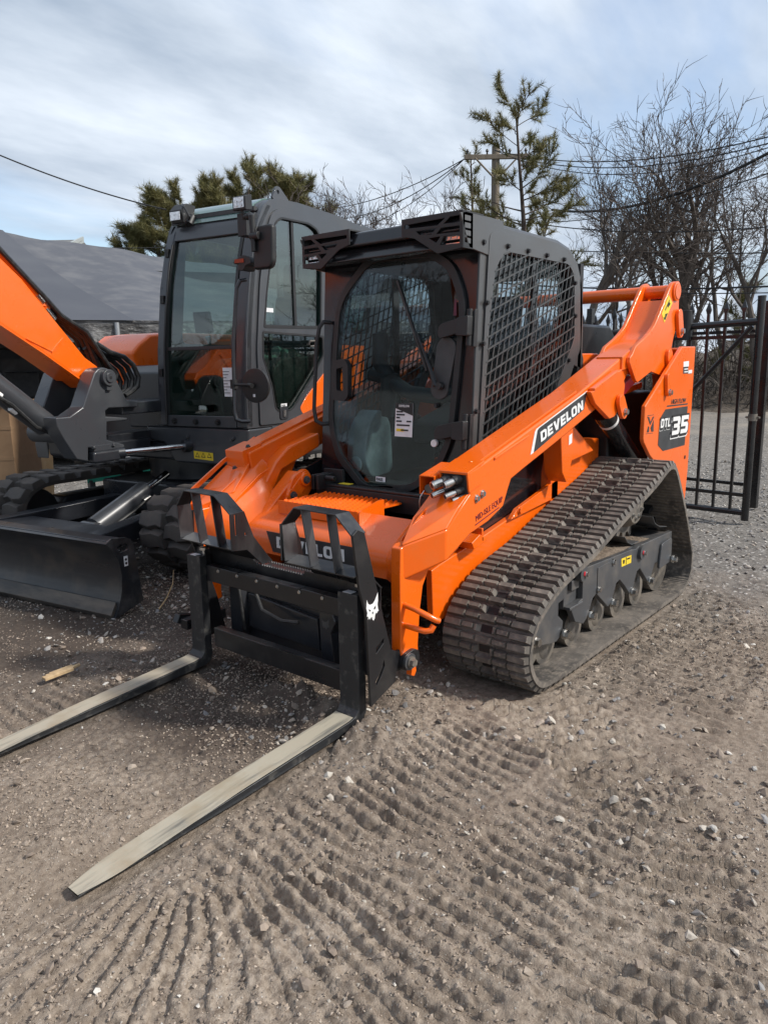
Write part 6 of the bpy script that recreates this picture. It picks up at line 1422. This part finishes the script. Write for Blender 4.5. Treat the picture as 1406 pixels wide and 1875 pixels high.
# pines
def pine(seed, H, r, low=.35, wide=.30, dens=1.0, lean=(0,0), tl=.28, barep=.2, rnd_=.5):
    """crooked trunk, spreading limbs, twigs along them and brushes of needles on the twig ends"""
    rng = np.random.default_rng(seed); V, F, N_, NF = [], [], [], []
    n = 9; pts = [np.array([0,0,-.1])]; d = np.array([lean[0],lean[1],1.])
    for i in range(n): d = d + rng.normal(0,.025,3); d[2] = 1; pts.append(pts[-1]+d*H/n)
    pts = np.array(pts); tube4(V, F, pts, [r*(1-.82*i/n) for i in range(n+1)], 8)
    def brush(c, dr, s):
        m = 46; ax = dr*.7+np.array([0,0,.30]); t = rng.random((m,1))
        dd = rng.normal(0,.80,(m,3)) + ax; dd /= np.linalg.norm(dd, axis=1)[:,None]
        ll = s*(.55+.5*rng.random(m)); sd = np.cross(dd, rng.normal(0,1,(m,3))); sd /= np.linalg.norm(sd, axis=1)[:,None]
        o = dr*(t-.6)*s*1.3; wd = .0055+.004*rng.random(m)
        for i in range(m):
            a = c+o[i]; b = len(N_); N_.extend([tuple(a-sd[i]*wd[i]), tuple(a+sd[i]*wd[i]), tuple(a+dd[i]*ll[i])]); NF.append((b, b+1, b+2))
    k = int(20+H*2.2)
    for i in range(k):
        t = low + (1-low)*(i+rng.random()*.9)/k; j = min(int(t*n), n-1); q = pts[j]+(pts[j+1]-pts[j])*(t*n-j)
        a = rng.random()*6.283; L = H*wide*(1.12-t)**rnd_*(.35+.75*rng.random()); dr = np.array([math.cos(a), math.sin(a), -.05+.75*t*t]); bp = [q]
        for s in range(6): dr = dr + rng.normal(0,.14,3) + np.array([0,0,.07]); dr /= np.linalg.norm(dr); bp.append(bp[-1]+dr*L/6)
        tube4(V, F, bp, [max(.042*(1-.75*s/6)*(1.2-t), .010) for s in range(7)], 4)
        if rng.random() < barep: continue
        nt = max(int(L*9*dens), 3)
        for s in range(nt):
            f_ = .30+.70*(s+rng.random())/nt; f_ = min(f_, .999); jj = min(int(f_*6), 5); c = bp[jj]+(bp[jj+1]-bp[jj])*(f_*6-jj); bd = bp[jj+1]-bp[jj]; bd = bd/np.linalg.norm(bd)
            sd = rng.normal(0,1,3); sd -= bd*sd.dot(bd); sd /= np.linalg.norm(sd); dv = bd*.8+sd*.75+np.array([0,0,.25]); dv /= np.linalg.norm(dv); l2 = (.16+.30*rng.random())*(1.1-.5*f_)*min(L,1.6)/1.2
            c2 = c + dv*l2; tube4(V, F, [c, (c+c2)/2, c2], [.011,.009,.007], 3)
            brush(c2, dv, tl); brush(c+(c2-c)*.6, dv, tl*.85)
    return (V, F), (N_, NF)
pdef = [(3, [(-15.768,-7.643)][0], [(7.631,0.000)][0][0], .13, .42, .27, 'tall open-crowned pine rising above the loader cab beside the utility pole', (cr_.x*.02,cr_.y*.02), .95, .22, .15, .30),
        (8, [(-21.637,-13.401)][0], [(8.967,0.000)][0][0], .13, .45, .20, 'sparse pine left of the utility pole crossarm', (0,0), .45, .26, .3, .5),
        (14, [(-13.855,-22.603)][0], [(6.002,0.000)][0][0], .12, .3, .36, 'pine crown low at the left edge of the excavator cab', (0,0), 2.6, .27, .0, .22),
        (19, [(-14.653,-20.824)][0], [(7.146,0.000)][0][0], .13, .35, .36, 'pine above the left work lamp of the excavator', (0,0), 2.6, .27, .0, .22),
        (27, [(-15.779,-19.943)][0], [(7.767,0.000)][0][0], .13, .35, .33, 'tallest pine behind the excavator roof hatch', (0,0), 2.6, .27, .0, .22),
        (31, [(-17.121,-18.767)][0], [(7.644,0.000)][0][0], .13, .35, .35, 'pine behind the rear of the excavator cab roof', (0,0), 2.6, .27, .0, .22),
        (36, [(-23.441,-4.508)][0], [(3.622,0.000)][0][0], .08, .2, .34, 'small dark evergreen low above the gate at right', (0,0), .8, .3, .1, .6)]
for sd, bp_, H, r, low, wide, lab, ln, den, tl_, bare_, rr0 in pdef:
    tr, cr = pine(sd, H, r, low, wide, den, ln, tl_, bare_, rr0)
    put_tree('pine_tree', lab, bp_, tr, cr, M['pinebark'], M['needle'], 0, 'pines beyond the yard', 'pine tree')
# ---- thicket: too many stems to count
def thicket():
    rng = np.random.default_rng(11); V, F = [], []
    for i in range(3600):
        dist = 23.5+9*rng.random()**1.3; x = -300+3000*rng.random()
        a0 = math.atan2(_fw[1], _fw[0]); ang = a0 - math.atan((x-703)/1368)
        bx, by = 2.6465+math.cos(ang)*dist/max(.35,1), 2.4514+math.sin(ang)*dist
        H = .8+2.0*rng.random()**1.8; d_ = np.array([rng.normal(0,.35), rng.normal(0,.35), 1.])
        p = [np.array([bx, by, -.05+.05*(dist-23)])]
        for s in range(4): d_ = d_+rng.normal(0,.28,3); d_[2] = abs(d_[2])*.9; p.append(p[-1]+d_*H/4)
        r0 = .010+.012*rng.random()
        tube4(V, F, p, [r0,r0*.9,r0*.8,r0*.65,r0*.4], 3)
        for k in range(3):
            q = p[1+k]; dd = rng.normal(0,.6,3)+np.array([0,0,.35]); p2 = [q, q+dd*H*.18, q+(dd+rng.normal(0,.3,3))*H*.36]
            tube4(V, F, p2, [r0*.7,r0*.55,r0*.35], 3)
    o = B().add(V, F).build('thicket', M['brush'], smooth=False); stuff(o, 'mass of leafless brush along the far side of the yard', 'brush')
thicket()
# low bank of leaf litter under the brush
v = []; f = []
a0 = math.atan2(_fw[1], _fw[0]); NA = 120
for i in range(NA+1):
    ang = a0 + R(62) - R(150)*i/NA
    for j, (dist, z) in enumerate(((22.5,-.06),(24,.12),(26.5,.45),(30,.9),(36,1.7),(46,2.4),(60,2.6))):
        zz = z*(1+.25*math.sin(i*.9)+.15*math.sin(i*2.3)) if z > 0 else z
        v.append((2.6465+math.cos(ang)*(dist+.5*math.sin(i*1.7)), 2.4514+math.sin(ang)*(dist+.5*math.sin(i*1.7)), zz))
for i in range(NA):
    for j in range(6): q = i*7+j; f.append((q, q+7, q+8, q+1))
M['litter'] = surf('leaf_litter', (.075, .058, .044), 1, 0, 0, (.13, .105, .08), 1.5, .4, .65, .9, .02, 1, 8, dist=.15)
structure(B().add(v, f).build('wood_bank', M['litter'], ang=80))

# ================================================================ ground
def vnoise(x, y, seed=0):
    xi = np.floor(x).astype(np.int64); yi = np.floor(y).astype(np.int64); u = x-xi; w = y-yi
    u = u*u*u*(u*(u*6-15)+10); w = w*w*w*(w*(w*6-15)+10)
    def h(a, b):
        n = (a*374761393 + b*668265263 + seed*144665) & 0xffffffff; n = ((n ^ (n >> 13))*1274126177) & 0xffffffff
        return ((n ^ (n >> 16)) & 0xffff)/65535.0
    return (h(xi,yi)*(1-u)+h(xi+1,yi)*u)*(1-w) + (h(xi,yi+1)*(1-u)+h(xi+1,yi+1)*u)*w
def fbm(x, y, sc, oc=4, seed=0, g=.5):
    s = 0; a = 1; t = 0
    for o in range(oc): s = s + a*(vnoise(x*sc, y*sc, seed+o*17)-.5); t += a; a *= g; sc *= 2.03
    return s/t
def sstep(a, b, x): t = np.clip((x-a)/(b-a), 0, 1); return t*t*(3-2*t)
_g = lambda L: [(p[0], p[1]) for p in L]
PATH1 = _g([(-2.273,1.167,0.000),(-0.607,1.144,0.000),(0.166,1.083,0.000),(0.679,1.022,0.000),(1.087,0.973,0.000),(1.428,0.921,0.000),(1.683,0.912,0.000)])
PATH2 = _g([(-0.158,0.816,0.000),(0.073,1.275,0.000),(0.329,1.578,0.000),(0.623,1.773,0.000),(0.912,1.874,0.000),(1.163,1.918,0.000),(1.334,1.951,0.000)])
PATH3 = _g([(0.868,1.202,0.000),(1.264,1.218,0.000),(1.597,1.140,0.000),(1.821,0.973,0.000),(1.944,0.723,0.000),(1.995,0.425,0.000)])
PATH5 = _g([(-1.786,1.479,0.000),(-0.824,1.478,0.000),(-0.155,1.494,0.000),(0.384,1.563,0.000),(0.820,1.526,0.000),(1.197,1.486,0.000),(1.497,1.454,-0.000),(1.714,1.418,0.000)])
PATH4 = _g([(1.575,-0.720,0.000),(1.309,-0.707,0.000),(0.958,-0.728,-0.000),(0.579,-0.800,0.000)])
def height(x, y):
    wx = x + .035*fbm(x, y, 1.6, 3, 5)*2; wy = y + .05*fbm(x, y, 1.6, 3, 9)*2
    h = .035*fbm(x, y, .55, 3, 1) + .020*fbm(x, y, 3.5, 4, 2)
    rough = .5 + fbm(x, y, 1.1, 2, 21)*1.6
    clod = np.maximum(fbm(x, y, 26, 3, 3)+.02, 0)
    h = h + .030*clod*np.clip(rough+.3, .15, 1.2) + .012*fbm(x, y, 48, 2, 4)*np.clip(rough+.4,.4,1.3) + .008*fbm(x, y, 105, 2, 6)
    # tread-bar imprints: bands driven by rubber tracks
    def band(path, half, amp, pitch=.066, sd=0):
        """bars pressed in across a driven path: narrow crumbly ridges left standing between them"""
        P = np.array(path); Q = [P[0]]
        for i in range(len(P)-1):                                  # smooth the path
            p0, p1, p2, p3 = P[max(i-1,0)], P[i], P[i+1], P[min(i+2,len(P)-1)]
            for t in (.25,.5,.75,1): Q.append(.5*((2*p1)+(-p0+p2)*t+(2*p0-5*p1+4*p2-p3)*t*t+(-p0+3*p1-3*p2+p3)*t**3))
        Q = np.array(Q); bd = np.full(np.shape(x), 9.); bs = np.zeros(np.shape(x)); bq = np.full(np.shape(x), 9.); L0 = 0
        for i in range(len(Q)-1):
            d = Q[i+1]-Q[i]; L = np.hypot(*d); d = d/L; ex, ey = wx-Q[i][0], wy-Q[i][1]
            t = ex*d[0]+ey*d[1]; tc = np.clip(t, -.02 if i else 0, L+.02); q = -ex*d[1]+ey*d[0]; dd = np.hypot(t-tc, q); k = dd < bd
            bd = np.where(k, dd, bd); bs = np.where(k, L0+tc, bs); bq = np.where(k, np.where(dd > abs(q)+.03, 9, q), bq); L0 += L
        m = sstep(half, half-.05, np.abs(bq))*sstep(0, .15, bs)*sstep(L0, L0-.15, bs)
        ph = np.cos(2*np.pi*(bs+.010*fbm(x, y, 7, 2, 31+sd)*2)/pitch)
        worn = np.clip(.86+fbm(x, y, 2.2, 3, 40+sd)*1.7, .30, 1.1)*(1+.8*fbm(x, y, 13, 3, 44+sd))
        prof = sstep(.02, .42, ph + 1.1*fbm(x, y, 30, 3, 61))*(1+.9*fbm(x, y, 48, 2, 63)) - .45
        edge = np.exp(-((np.abs(bq)-half)/.035)**2)*.30*sstep(0,.1,bs)
        return (m*prof*worn + edge*np.clip(worn,0,1))*amp, m
    for pa, hw_, am, sd in ((PATH1,.235,.017,1),(PATH2,.24,.034,2),(PATH3,.27,.018,3),(PATH4,.20,.016,4),(PATH5,.22,.016,5)):
        b_, m_ = band(pa, hw_, am, sd=sd); h = h*(1-.30*m_) + b_
    # soil scraped up around the frame heel, trough under the forks
    d = np.hypot((x-.62)/.16, (y-.60)/.22); h = h + .07*np.exp(-d*d)*(1+1.5*fbm(x, y, 14, 3, 55))
    d = np.hypot((x-.60)/.10, (y-.22)/.28); h = h + .075*np.exp(-d*d)*(1+2.0*fbm(x, y, 12, 3, 56))
    d = np.hypot((x-.95)/.40, (y-.05)/.42); h = h - .035*np.exp(-d*d)
    d = np.hypot((x-.66)/.12, (y+.52)/.16); h = h + .04*np.exp(-d*d)*(1+1.5*fbm(x, y, 14, 3, 57))
    # sink a little under the fork tips and keep clear of machines' soles
    tip = sstep(1.0, 1.7, x)*np.exp(-((y-.54)/.16)**2); h = h*(1-.75*tip) - .045*tip
    tip = sstep(1.0, 1.7, x)*np.exp(-((y+.45)/.16)**2); h = h*(1-.75*tip) - .045*tip
    blade = np.exp(-((y-.539)/.075)**4)*sstep(.55,.62,x)*sstep(1.83,1.80,x); top = .040-.050*(x-.63); h = np.where(blade > .3, np.minimum(h, top-.022), h)
    blade = np.exp(-((y+.45)/.075)**4)*sstep(.55,.62,x)*sstep(1.83,1.80,x); h = np.where(blade > .3, np.minimum(h, top-.022), h)
    pad = sstep(.06, 0, np.abs(np.abs(y+.04)-.815)-.225)*sstep(.05, -.05, x)*sstep(-2.2,-2.1,x); h = h*(1-.8*pad) - .010*pad
    return h - .008
def make_ground():
    co = []; fa = []; off = 0
    # coarser surroundings
    def ring(xs, ys, hole, dz, fn):
        nonlocal off
        X, Y = np.meshgrid(xs, ys, indexing='ij'); Z = fn(X, Y)+dz; n, m = X.shape; j = np.arange(n*m).reshape(n, m)
        q = np.stack([j[:-1,:-1].ravel(), j[1:,:-1].ravel(), j[1:,1:].ravel(), j[:-1,1:].ravel()], 1)
        cx = (X[:-1,:-1]+X[1:,1:]).ravel()/2; cy = (Y[:-1,:-1]+Y[1:,1:]).ravel()/2
        k = ~((cx > hole[0]) & (cx < hole[1]) & (cy > hole[2]) & (cy < hole[3]))
        co.append(np.stack([X.ravel(), Y.ravel(), Z.ravel()], 1)); fa.append(q[k]+off); off += n*m
    fx0, fx1, fy0, fy1 = .30, 2.60, -.70, 2.72; sf = .0066
    ring(np.arange(fx0, fx1, sf), np.arange(fy0, fy1, sf), (9,9,9,9), 0, height)
    ring(np.arange(-2.6, 2.62, .0125), np.arange(-2.7, 2.75, .0125), (fx0+.012, fx1-.012, fy0+.012, fy1-.012), -.0008, height)
    ring(np.arange(-13, 5.01, .045), np.arange(-11, 5.01, .045), (-2.56, 2.58, -2.66, 2.7), -.004, lambda x, y: height(x, y))
    far = np.concatenate([[-400,-200,-100,-60,-40], np.arange(-30, 30.1, 1.0), [40,60,100,200,400]])
    ring(far, far, (-11.9, 4.1, -9.9, 4.1), -.03, lambda x, y: .10*fbm(x, y, .12, 3, 77)*sstep(12, 25, np.hypot(x, y)))
    co = np.concatenate(co); fa = np.concatenate(fa)
    me = bpy.data.meshes.new('ground'); me.vertices.add(len(co)); me.vertices.foreach_set('co', co.ravel().astype(np.float32))
    me.loops.add(fa.size); me.loops.foreach_set('vertex_index', fa.ravel().astype(np.int32)); me.polygons.add(len(fa))
    me.polygons.foreach_set('loop_start', np.arange(0, fa.size, 4, dtype=np.int32)); me.polygons.foreach_set('loop_total', np.full(len(fa), 4, dtype=np.int32))
    me.polygons.foreach_set('use_smooth', np.ones(len(fa), bool)); me.update(calc_edges=True); me.validate()
    return me
def ground_material():
    m = bpy.data.materials.new('gravelly_soil'); m.use_nodes = True; nt = m.node_tree; N = nt.nodes; L = nt.links; p = N['Principled BSDF']
    tc = N.new('ShaderNodeTexCoord'); P = tc.outputs['Object']
    def noise(s, d=6, r=.6, src=P):
        n = N.new('ShaderNodeTexNoise'); L.new(src, n.inputs[0]); n.inputs['Scale'].default_value = s; n.inputs['Detail'].default_value = d; n.inputs['Roughness'].default_value = r; return n.outputs[0]
    def rng_(v, a, b, c=0, e=1):
        n = N.new('ShaderNodeMapRange'); L.new(v, n.inputs[0])
        for i, t in enumerate((a, b, c, e)): n.inputs[i+1].default_value = t
        return n.outputs[0]
    def mix(f, a, b):
        n = N.new('ShaderNodeMix'); n.data_type = 'RGBA'
        if isinstance(f, float): n.inputs[0].default_value = f
        else: L.new(f, n.inputs[0])
        for i, t in ((6, a), (7, b)):
            if isinstance(t, tuple): n.inputs[i].default_value = (*t, 1)
            else: L.new(t, n.inputs[i])
        return n.outputs[2]
    def mth(op, a, b):
        n = N.new('ShaderNodeMath'); n.operation = op
        for i, t in enumerate((a, b)):
            if isinstance(t, (int, float)): n.inputs[i].default_value = t
            else: L.new(t, n.inputs[i])
        return n.outputs[0]
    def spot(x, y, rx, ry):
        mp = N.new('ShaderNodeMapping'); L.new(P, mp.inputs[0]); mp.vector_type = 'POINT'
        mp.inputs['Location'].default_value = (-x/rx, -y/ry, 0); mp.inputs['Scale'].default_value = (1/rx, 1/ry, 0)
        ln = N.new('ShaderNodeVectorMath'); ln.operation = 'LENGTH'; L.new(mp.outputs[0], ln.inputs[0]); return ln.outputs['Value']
    soil = mix(rng_(noise(1.3, 8, .65), .36, .64), (.258, .206, .160), (.430, .358, .288))
    soil = mix(rng_(noise(38, 5, .7), .38, .64), soil, (.185, .144, .110))
    # pale sand-size grit
    v = N.new('ShaderNodeTexVoronoi'); L.new(P, v.inputs[0]); v.inputs['Scale'].default_value = 120
    gm = mth('MULTIPLY', rng_(v.outputs['Distance'], .18, .30, 1, 0), rng_(noise(30, 3), .52, .60))
    soil = mix(gm, soil, (.44, .39, .335))
    # grey gravel farther off and along the left
    grav = mix(rng_(noise(16, 6, .8), .38, .62), (.115, .105, .094), (.250, .230, .206))
    v2 = N.new('ShaderNodeTexVoronoi'); L.new(P, v2.inputs[0]); v2.inputs['Scale'].default_value = 26
    grav = mix(mth('MULTIPLY', rng_(v2.outputs['Distance'], .22, .34, 1, 0), rng_(noise(9, 4), .46, .56)), grav, (.50, .48, .45))
    gf = rng_(mth('ADD', spot(.9, .5, 3.4, 2.9), mth('MULTIPLY', noise(.9, 5), .55)), .98, 1.32)
    col = mix(gf, soil, grav)
    # far gravel worn pale brown
    col = mix(mth('MULTIPLY', rng_(mth('ADD', spot(.5, 0, 10, 10), mth('MULTIPLY', noise(.5, 5), .5)), 1.1, 1.7), rng_(noise(.45, 5), .4, .6)), col, (.29, .255, .215))
    # damp plus machine shade put into the soil colour, at fork frame and excavator
    damp_shade = rng_(mth('ADD', spot(.72, -.15, .62, .85), mth('MULTIPLY', noise(3.5, 6), .9)), 1.05, 1.65, 1, 0)
    damp_shade2 = rng_(mth('ADD', spot(-.1, -2.2, 2.6, 2.0), mth('MULTIPLY', noise(2.5, 6), .8)), 1.0, 1.6, 1, 0)
    w = mth('MAXIMUM', damp_shade, damp_shade2); col = mix(mth('MULTIPLY', w, .85), col, (.052, .039, .032))
    L.new(col, p.inputs['Base Color']); L.new(rng_(w, 0, 1, .95, .75), p.inputs['Roughness']); p.inputs['Specular IOR Level'].default_value = .25
    # fine relief of grains
    hgt = mth('ADD', mth('MULTIPLY', noise(170, 6, .75), 1.3), mth('MULTIPLY', rng_(v.outputs['Distance'], 0, .4, 1, 0), .35))
    hgt = mth('ADD', hgt, mth('MULTIPLY', rng_(v2.outputs['Distance'], 0, .45, 1, 0), mth('MULTIPLY', gf, 1.6)))
    bn = N.new('ShaderNodeBump'); L.new(hgt, bn.inputs['Height']); bn.inputs['Strength'].default_value = .7; bn.inputs['Distance'].default_value = .008
    L.new(bn.outputs[0], p.inputs['Normal'])
    return m
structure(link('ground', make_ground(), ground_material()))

# ---- loose stones
def stone_base(seed, sub=1):
    rng = np.random.default_rng(seed); t = (1+5**.5)/2
    V = np.array([(-1,t,0),(1,t,0),(-1,-t,0),(1,-t,0),(0,-1,t),(0,1,t),(0,-1,-t),(0,1,-t),(t,0,-1),(t,0,1),(-t,0,-1),(-t,0,1)], float); V /= np.linalg.norm(V[0])
    F = [(0,11,5),(0,5,1),(0,1,7),(0,7,10),(0,10,11),(1,5,9),(5,11,4),(11,10,2),(10,7,6),(7,1,8),(3,9,4),(3,4,2),(3,2,6),(3,6,8),(3,8,9),(4,9,5),(2,4,11),(6,2,10),(8,6,7),(9,8,1)]
    V = V*(.62+.62*rng.random((12,1)))*np.array([1.25,.95,.62]); return V, np.array(F)
BASES = [stone_base(s) for s in range(9)]
def crumb_base(seed):
    rng = np.random.default_rng(seed); V = np.array([(1,0,0),(-1,0,0),(0,1,0),(0,-1,0),(0,0,1),(0,0,-1)], float)*(.7+.5*rng.random((6,1)))*np.array([1.2,1,.75]); V += rng.normal(0,.15,(6,3))
    return V, np.array([(0,2,4),(2,1,4),(1,3,4),(3,0,4),(2,0,5),(1,2,5),(3,1,5),(0,3,5)])
CRUMBS = [crumb_base(s+30) for s in range(9)]
def in_machine(x, y):
    a = (x > -2.15) & (x < .02) & (np.abs(y+.04) > .58) & (np.abs(y+.04) < 1.05)
    b = (x > .5) & (x < 1.83) & ((np.abs(y-.539) < .058) | (np.abs(y+.45) < .056))
    return a | b
def scatter(n, box, smin, smax, pw, seed, name, label, tones, BASES=BASES):
    rng = np.random.default_rng(seed)
    x = box[0]+(box[1]-box[0])*rng.random(n); y = box[2]+(box[3]-box[2])*rng.random(n)
    cl = fbm(x, y, 1.6, 3, seed+60); k = (rng.random(n) < .45+cl*1.6) & ~in_machine(x, y)
    # keep to what the camera and a step beside it can see
    dx, dy = x-2.6465, y-2.4514; dep = dx*_fw[0]+dy*_fw[1]; lat = dx*_rt[0]+dy*_rt[1]; k &= (dep > .9) & (np.abs(lat) < .72*dep+.35)
    x, y = x[k], y[k]; n = len(x); s = smin+(smax-smin)*rng.random(n)**pw; z = height(x, y)+s*.28
    VV, FF, CC = [], [], []; o = 0
    ang = rng.random(n)*6.283; tl = rng.normal(0,.35,(n,2)); bi = rng.integers(0, len(BASES), n); tn = rng.integers(0, len(tones), n)
    T = np.array(tones)
    for b in range(len(BASES)):
        idx = np.where(bi == b)[0]
        if not len(idx): continue
        V, F = BASES[b]; ca, sa = np.cos(ang[idx]), np.sin(ang[idx])
        v = V[None]*s[idx,None,None]; vx = v[:,:,0]*ca[:,None]-v[:,:,1]*sa[:,None]; vy = v[:,:,0]*sa[:,None]+v[:,:,1]*ca[:,None]
        vz = v[:,:,2]+vx*tl[idx,0,None]+vy*tl[idx,1,None]
        VV.append(np.stack([vx+x[idx,None], vy+y[idx,None], vz+z[idx,None]], 2).reshape(-1,3))
        FF.append((F[None]+(np.arange(len(idx))*len(V))[:,None,None]+o).reshape(-1,3)); o += len(idx)*len(V)
        c = T[tn[idx]]*(.8+.4*rng.random((len(idx),1))); CC.append(np.repeat(c, len(V), 0))
    VV, FF, CC = np.concatenate(VV), np.concatenate(FF), np.concatenate(CC)
    me = bpy.data.meshes.new(name); me.vertices.add(len(VV)); me.vertices.foreach_set('co', VV.ravel().astype(np.float32))
    me.loops.add(FF.size); me.loops.foreach_set('vertex_index', FF.ravel().astype(np.int32)); me.polygons.add(len(FF))
    me.polygons.foreach_set('loop_start', np.arange(0, FF.size, 3, dtype=np.int32)); me.polygons.foreach_set('loop_total', np.full(len(FF), 3, dtype=np.int32)); me.update(calc_edges=True); me.shade_flat()
    at = me.color_attributes.new('stone_tone', 'FLOAT_COLOR', 'POINT'); at.data.foreach_set('color', np.concatenate([CC, np.ones((len(CC),1))], 1).ravel().astype(np.float32))
    stuff(link(name, me, M['stone']), label, 'gravel')
def stone_mat():
    m = principled('stone', (.3,.28,.25), .85); nt = m.node_tree; N = nt.nodes; L = nt.links; p = N['Principled BSDF']
    a = N.new('ShaderNodeVertexColor'); a.layer_name = 'stone_tone'; tc = N.new('ShaderNodeTexCoord'); n = N.new('ShaderNodeTexNoise'); L.new(tc.outputs['Object'], n.inputs[0]); n.inputs['Scale'].default_value = 70; n.inputs['Detail'].default_value = 4
    mr = N.new('ShaderNodeMapRange'); L.new(n.outputs[0], mr.inputs[0]); mr.inputs[1].default_value = .5; mr.inputs[2].default_value = .72; mr.inputs[4].default_value = .6
    mx = N.new('ShaderNodeMix'); mx.data_type = 'RGBA'; L.new(mr.outputs[0], mx.inputs[0]); L.new(a.outputs[0], mx.inputs[6]); mx.inputs[7].default_value = (.16,.128,.10,1)
    L.new(mx.outputs[2], p.inputs['Base Color']); return m
M['stone'] = stone_mat()
EARTH = [(.28,.222,.174),(.24,.19,.15),(.32,.258,.203),(.37,.305,.243),(.20,.158,.126)]
PALE = [(.46,.42,.36),(.40,.36,.31),(.38,.32,.26),(.54,.51,.46),(.38,.34,.29),(.30,.275,.25)]
scatter(170000, (-2.0,2.5,-2.4,2.6), .0020, .0068, 2.0, 1, 'soil_crumbs', 'crumbs of brown soil over the near ground', EARTH, CRUMBS)
scatter(16000, (-2.4,2.5,-2.6,2.6), .0022, .0060, 2.0, 2, 'small_pebbles', 'small pale pebbles over the near ground', PALE, CRUMBS)
scatter(550, (-2.4,2.5,-2.6,2.6), .0045, .013, 2.8, 3, 'pebbles', 'larger pale stones scattered over the near ground', PALE)
scatter(1600, (-2.4,2.5,-2.6,2.6), .007, .020, 2.0, 4, 'soil_clods', 'brown clods of soil thrown up by the tracks', EARTH)
scatter(26000, (-9,1,-7,3.2), .005, .017, 1.6, 6, 'yard_gravel', 'grey and white gravel over the yard behind and left of the machines', PALE+[(.22,.21,.205),(.16,.155,.15),(.28,.27,.26),(.2,.19,.18),(.14,.135,.13)])
# ---- splinter of wood and a bent twig
wq = [(1.159,-0.886,0.000),(1.006,-0.895,0.000)]
a, e = Vector(wq[0]), Vector(wq[1]); dv = (e-a); nv = Vector((-dv.y,dv.x,0)).normalized()
b = B(); zz = .02
for k, (o0, o1, w0, w1) in enumerate(((-.1,.85,.016,.006),(.05,1.15,.013,.004),(.2,.95,.010,.006))):
    p0, p1 = a+dv*o0+nv*.012*(k-1), a+dv*o1+nv*.016*(k-1); b.add([p0-nv*w0+Vector((0,0,zz)),p0+nv*w0+Vector((0,0,zz+.004)),p1+nv*w1+Vector((0,0,zz+.006+.004*k)),p1-nv*w1+Vector((0,0,zz+.004*k)),p0-nv*w0+Vector((0,0,zz+.012)),p0+nv*w0+Vector((0,0,zz+.014)),p1+nv*w1+Vector((0,0,zz+.016)),p1-nv*w1+Vector((0,0,zz+.012))],[(0,3,2,1),(4,5,6,7),(0,1,5,4),(1,2,6,5),(2,3,7,6),(3,0,4,7)])
M['splinter'] = surf('split_wood', (.50,.36,.20), .8, 0, 0, (.30,.20,.11), 30, .4, .65, .8, .05, .5, 60)
tag(b.build('wood_splinter', M['splinter'], smooth=False), 'torn yellow splinter of wood lying left of the far fork', 'wood scrap')
tw = [(0.223,-1.373,0.000),(0.108,-1.463,0.000),(-0.046,-1.616,0.000),(-0.161,-1.769,0.000)]
tag(B().tube([(p[0],p[1],z) for p, z in zip(tw, (.01,.03,.06,.10))], [.004,.004,.003,.002], 6).build('bent_twig', M['card2']), 'thin pale twig sticking up between the blade and the fork frame', 'twig')
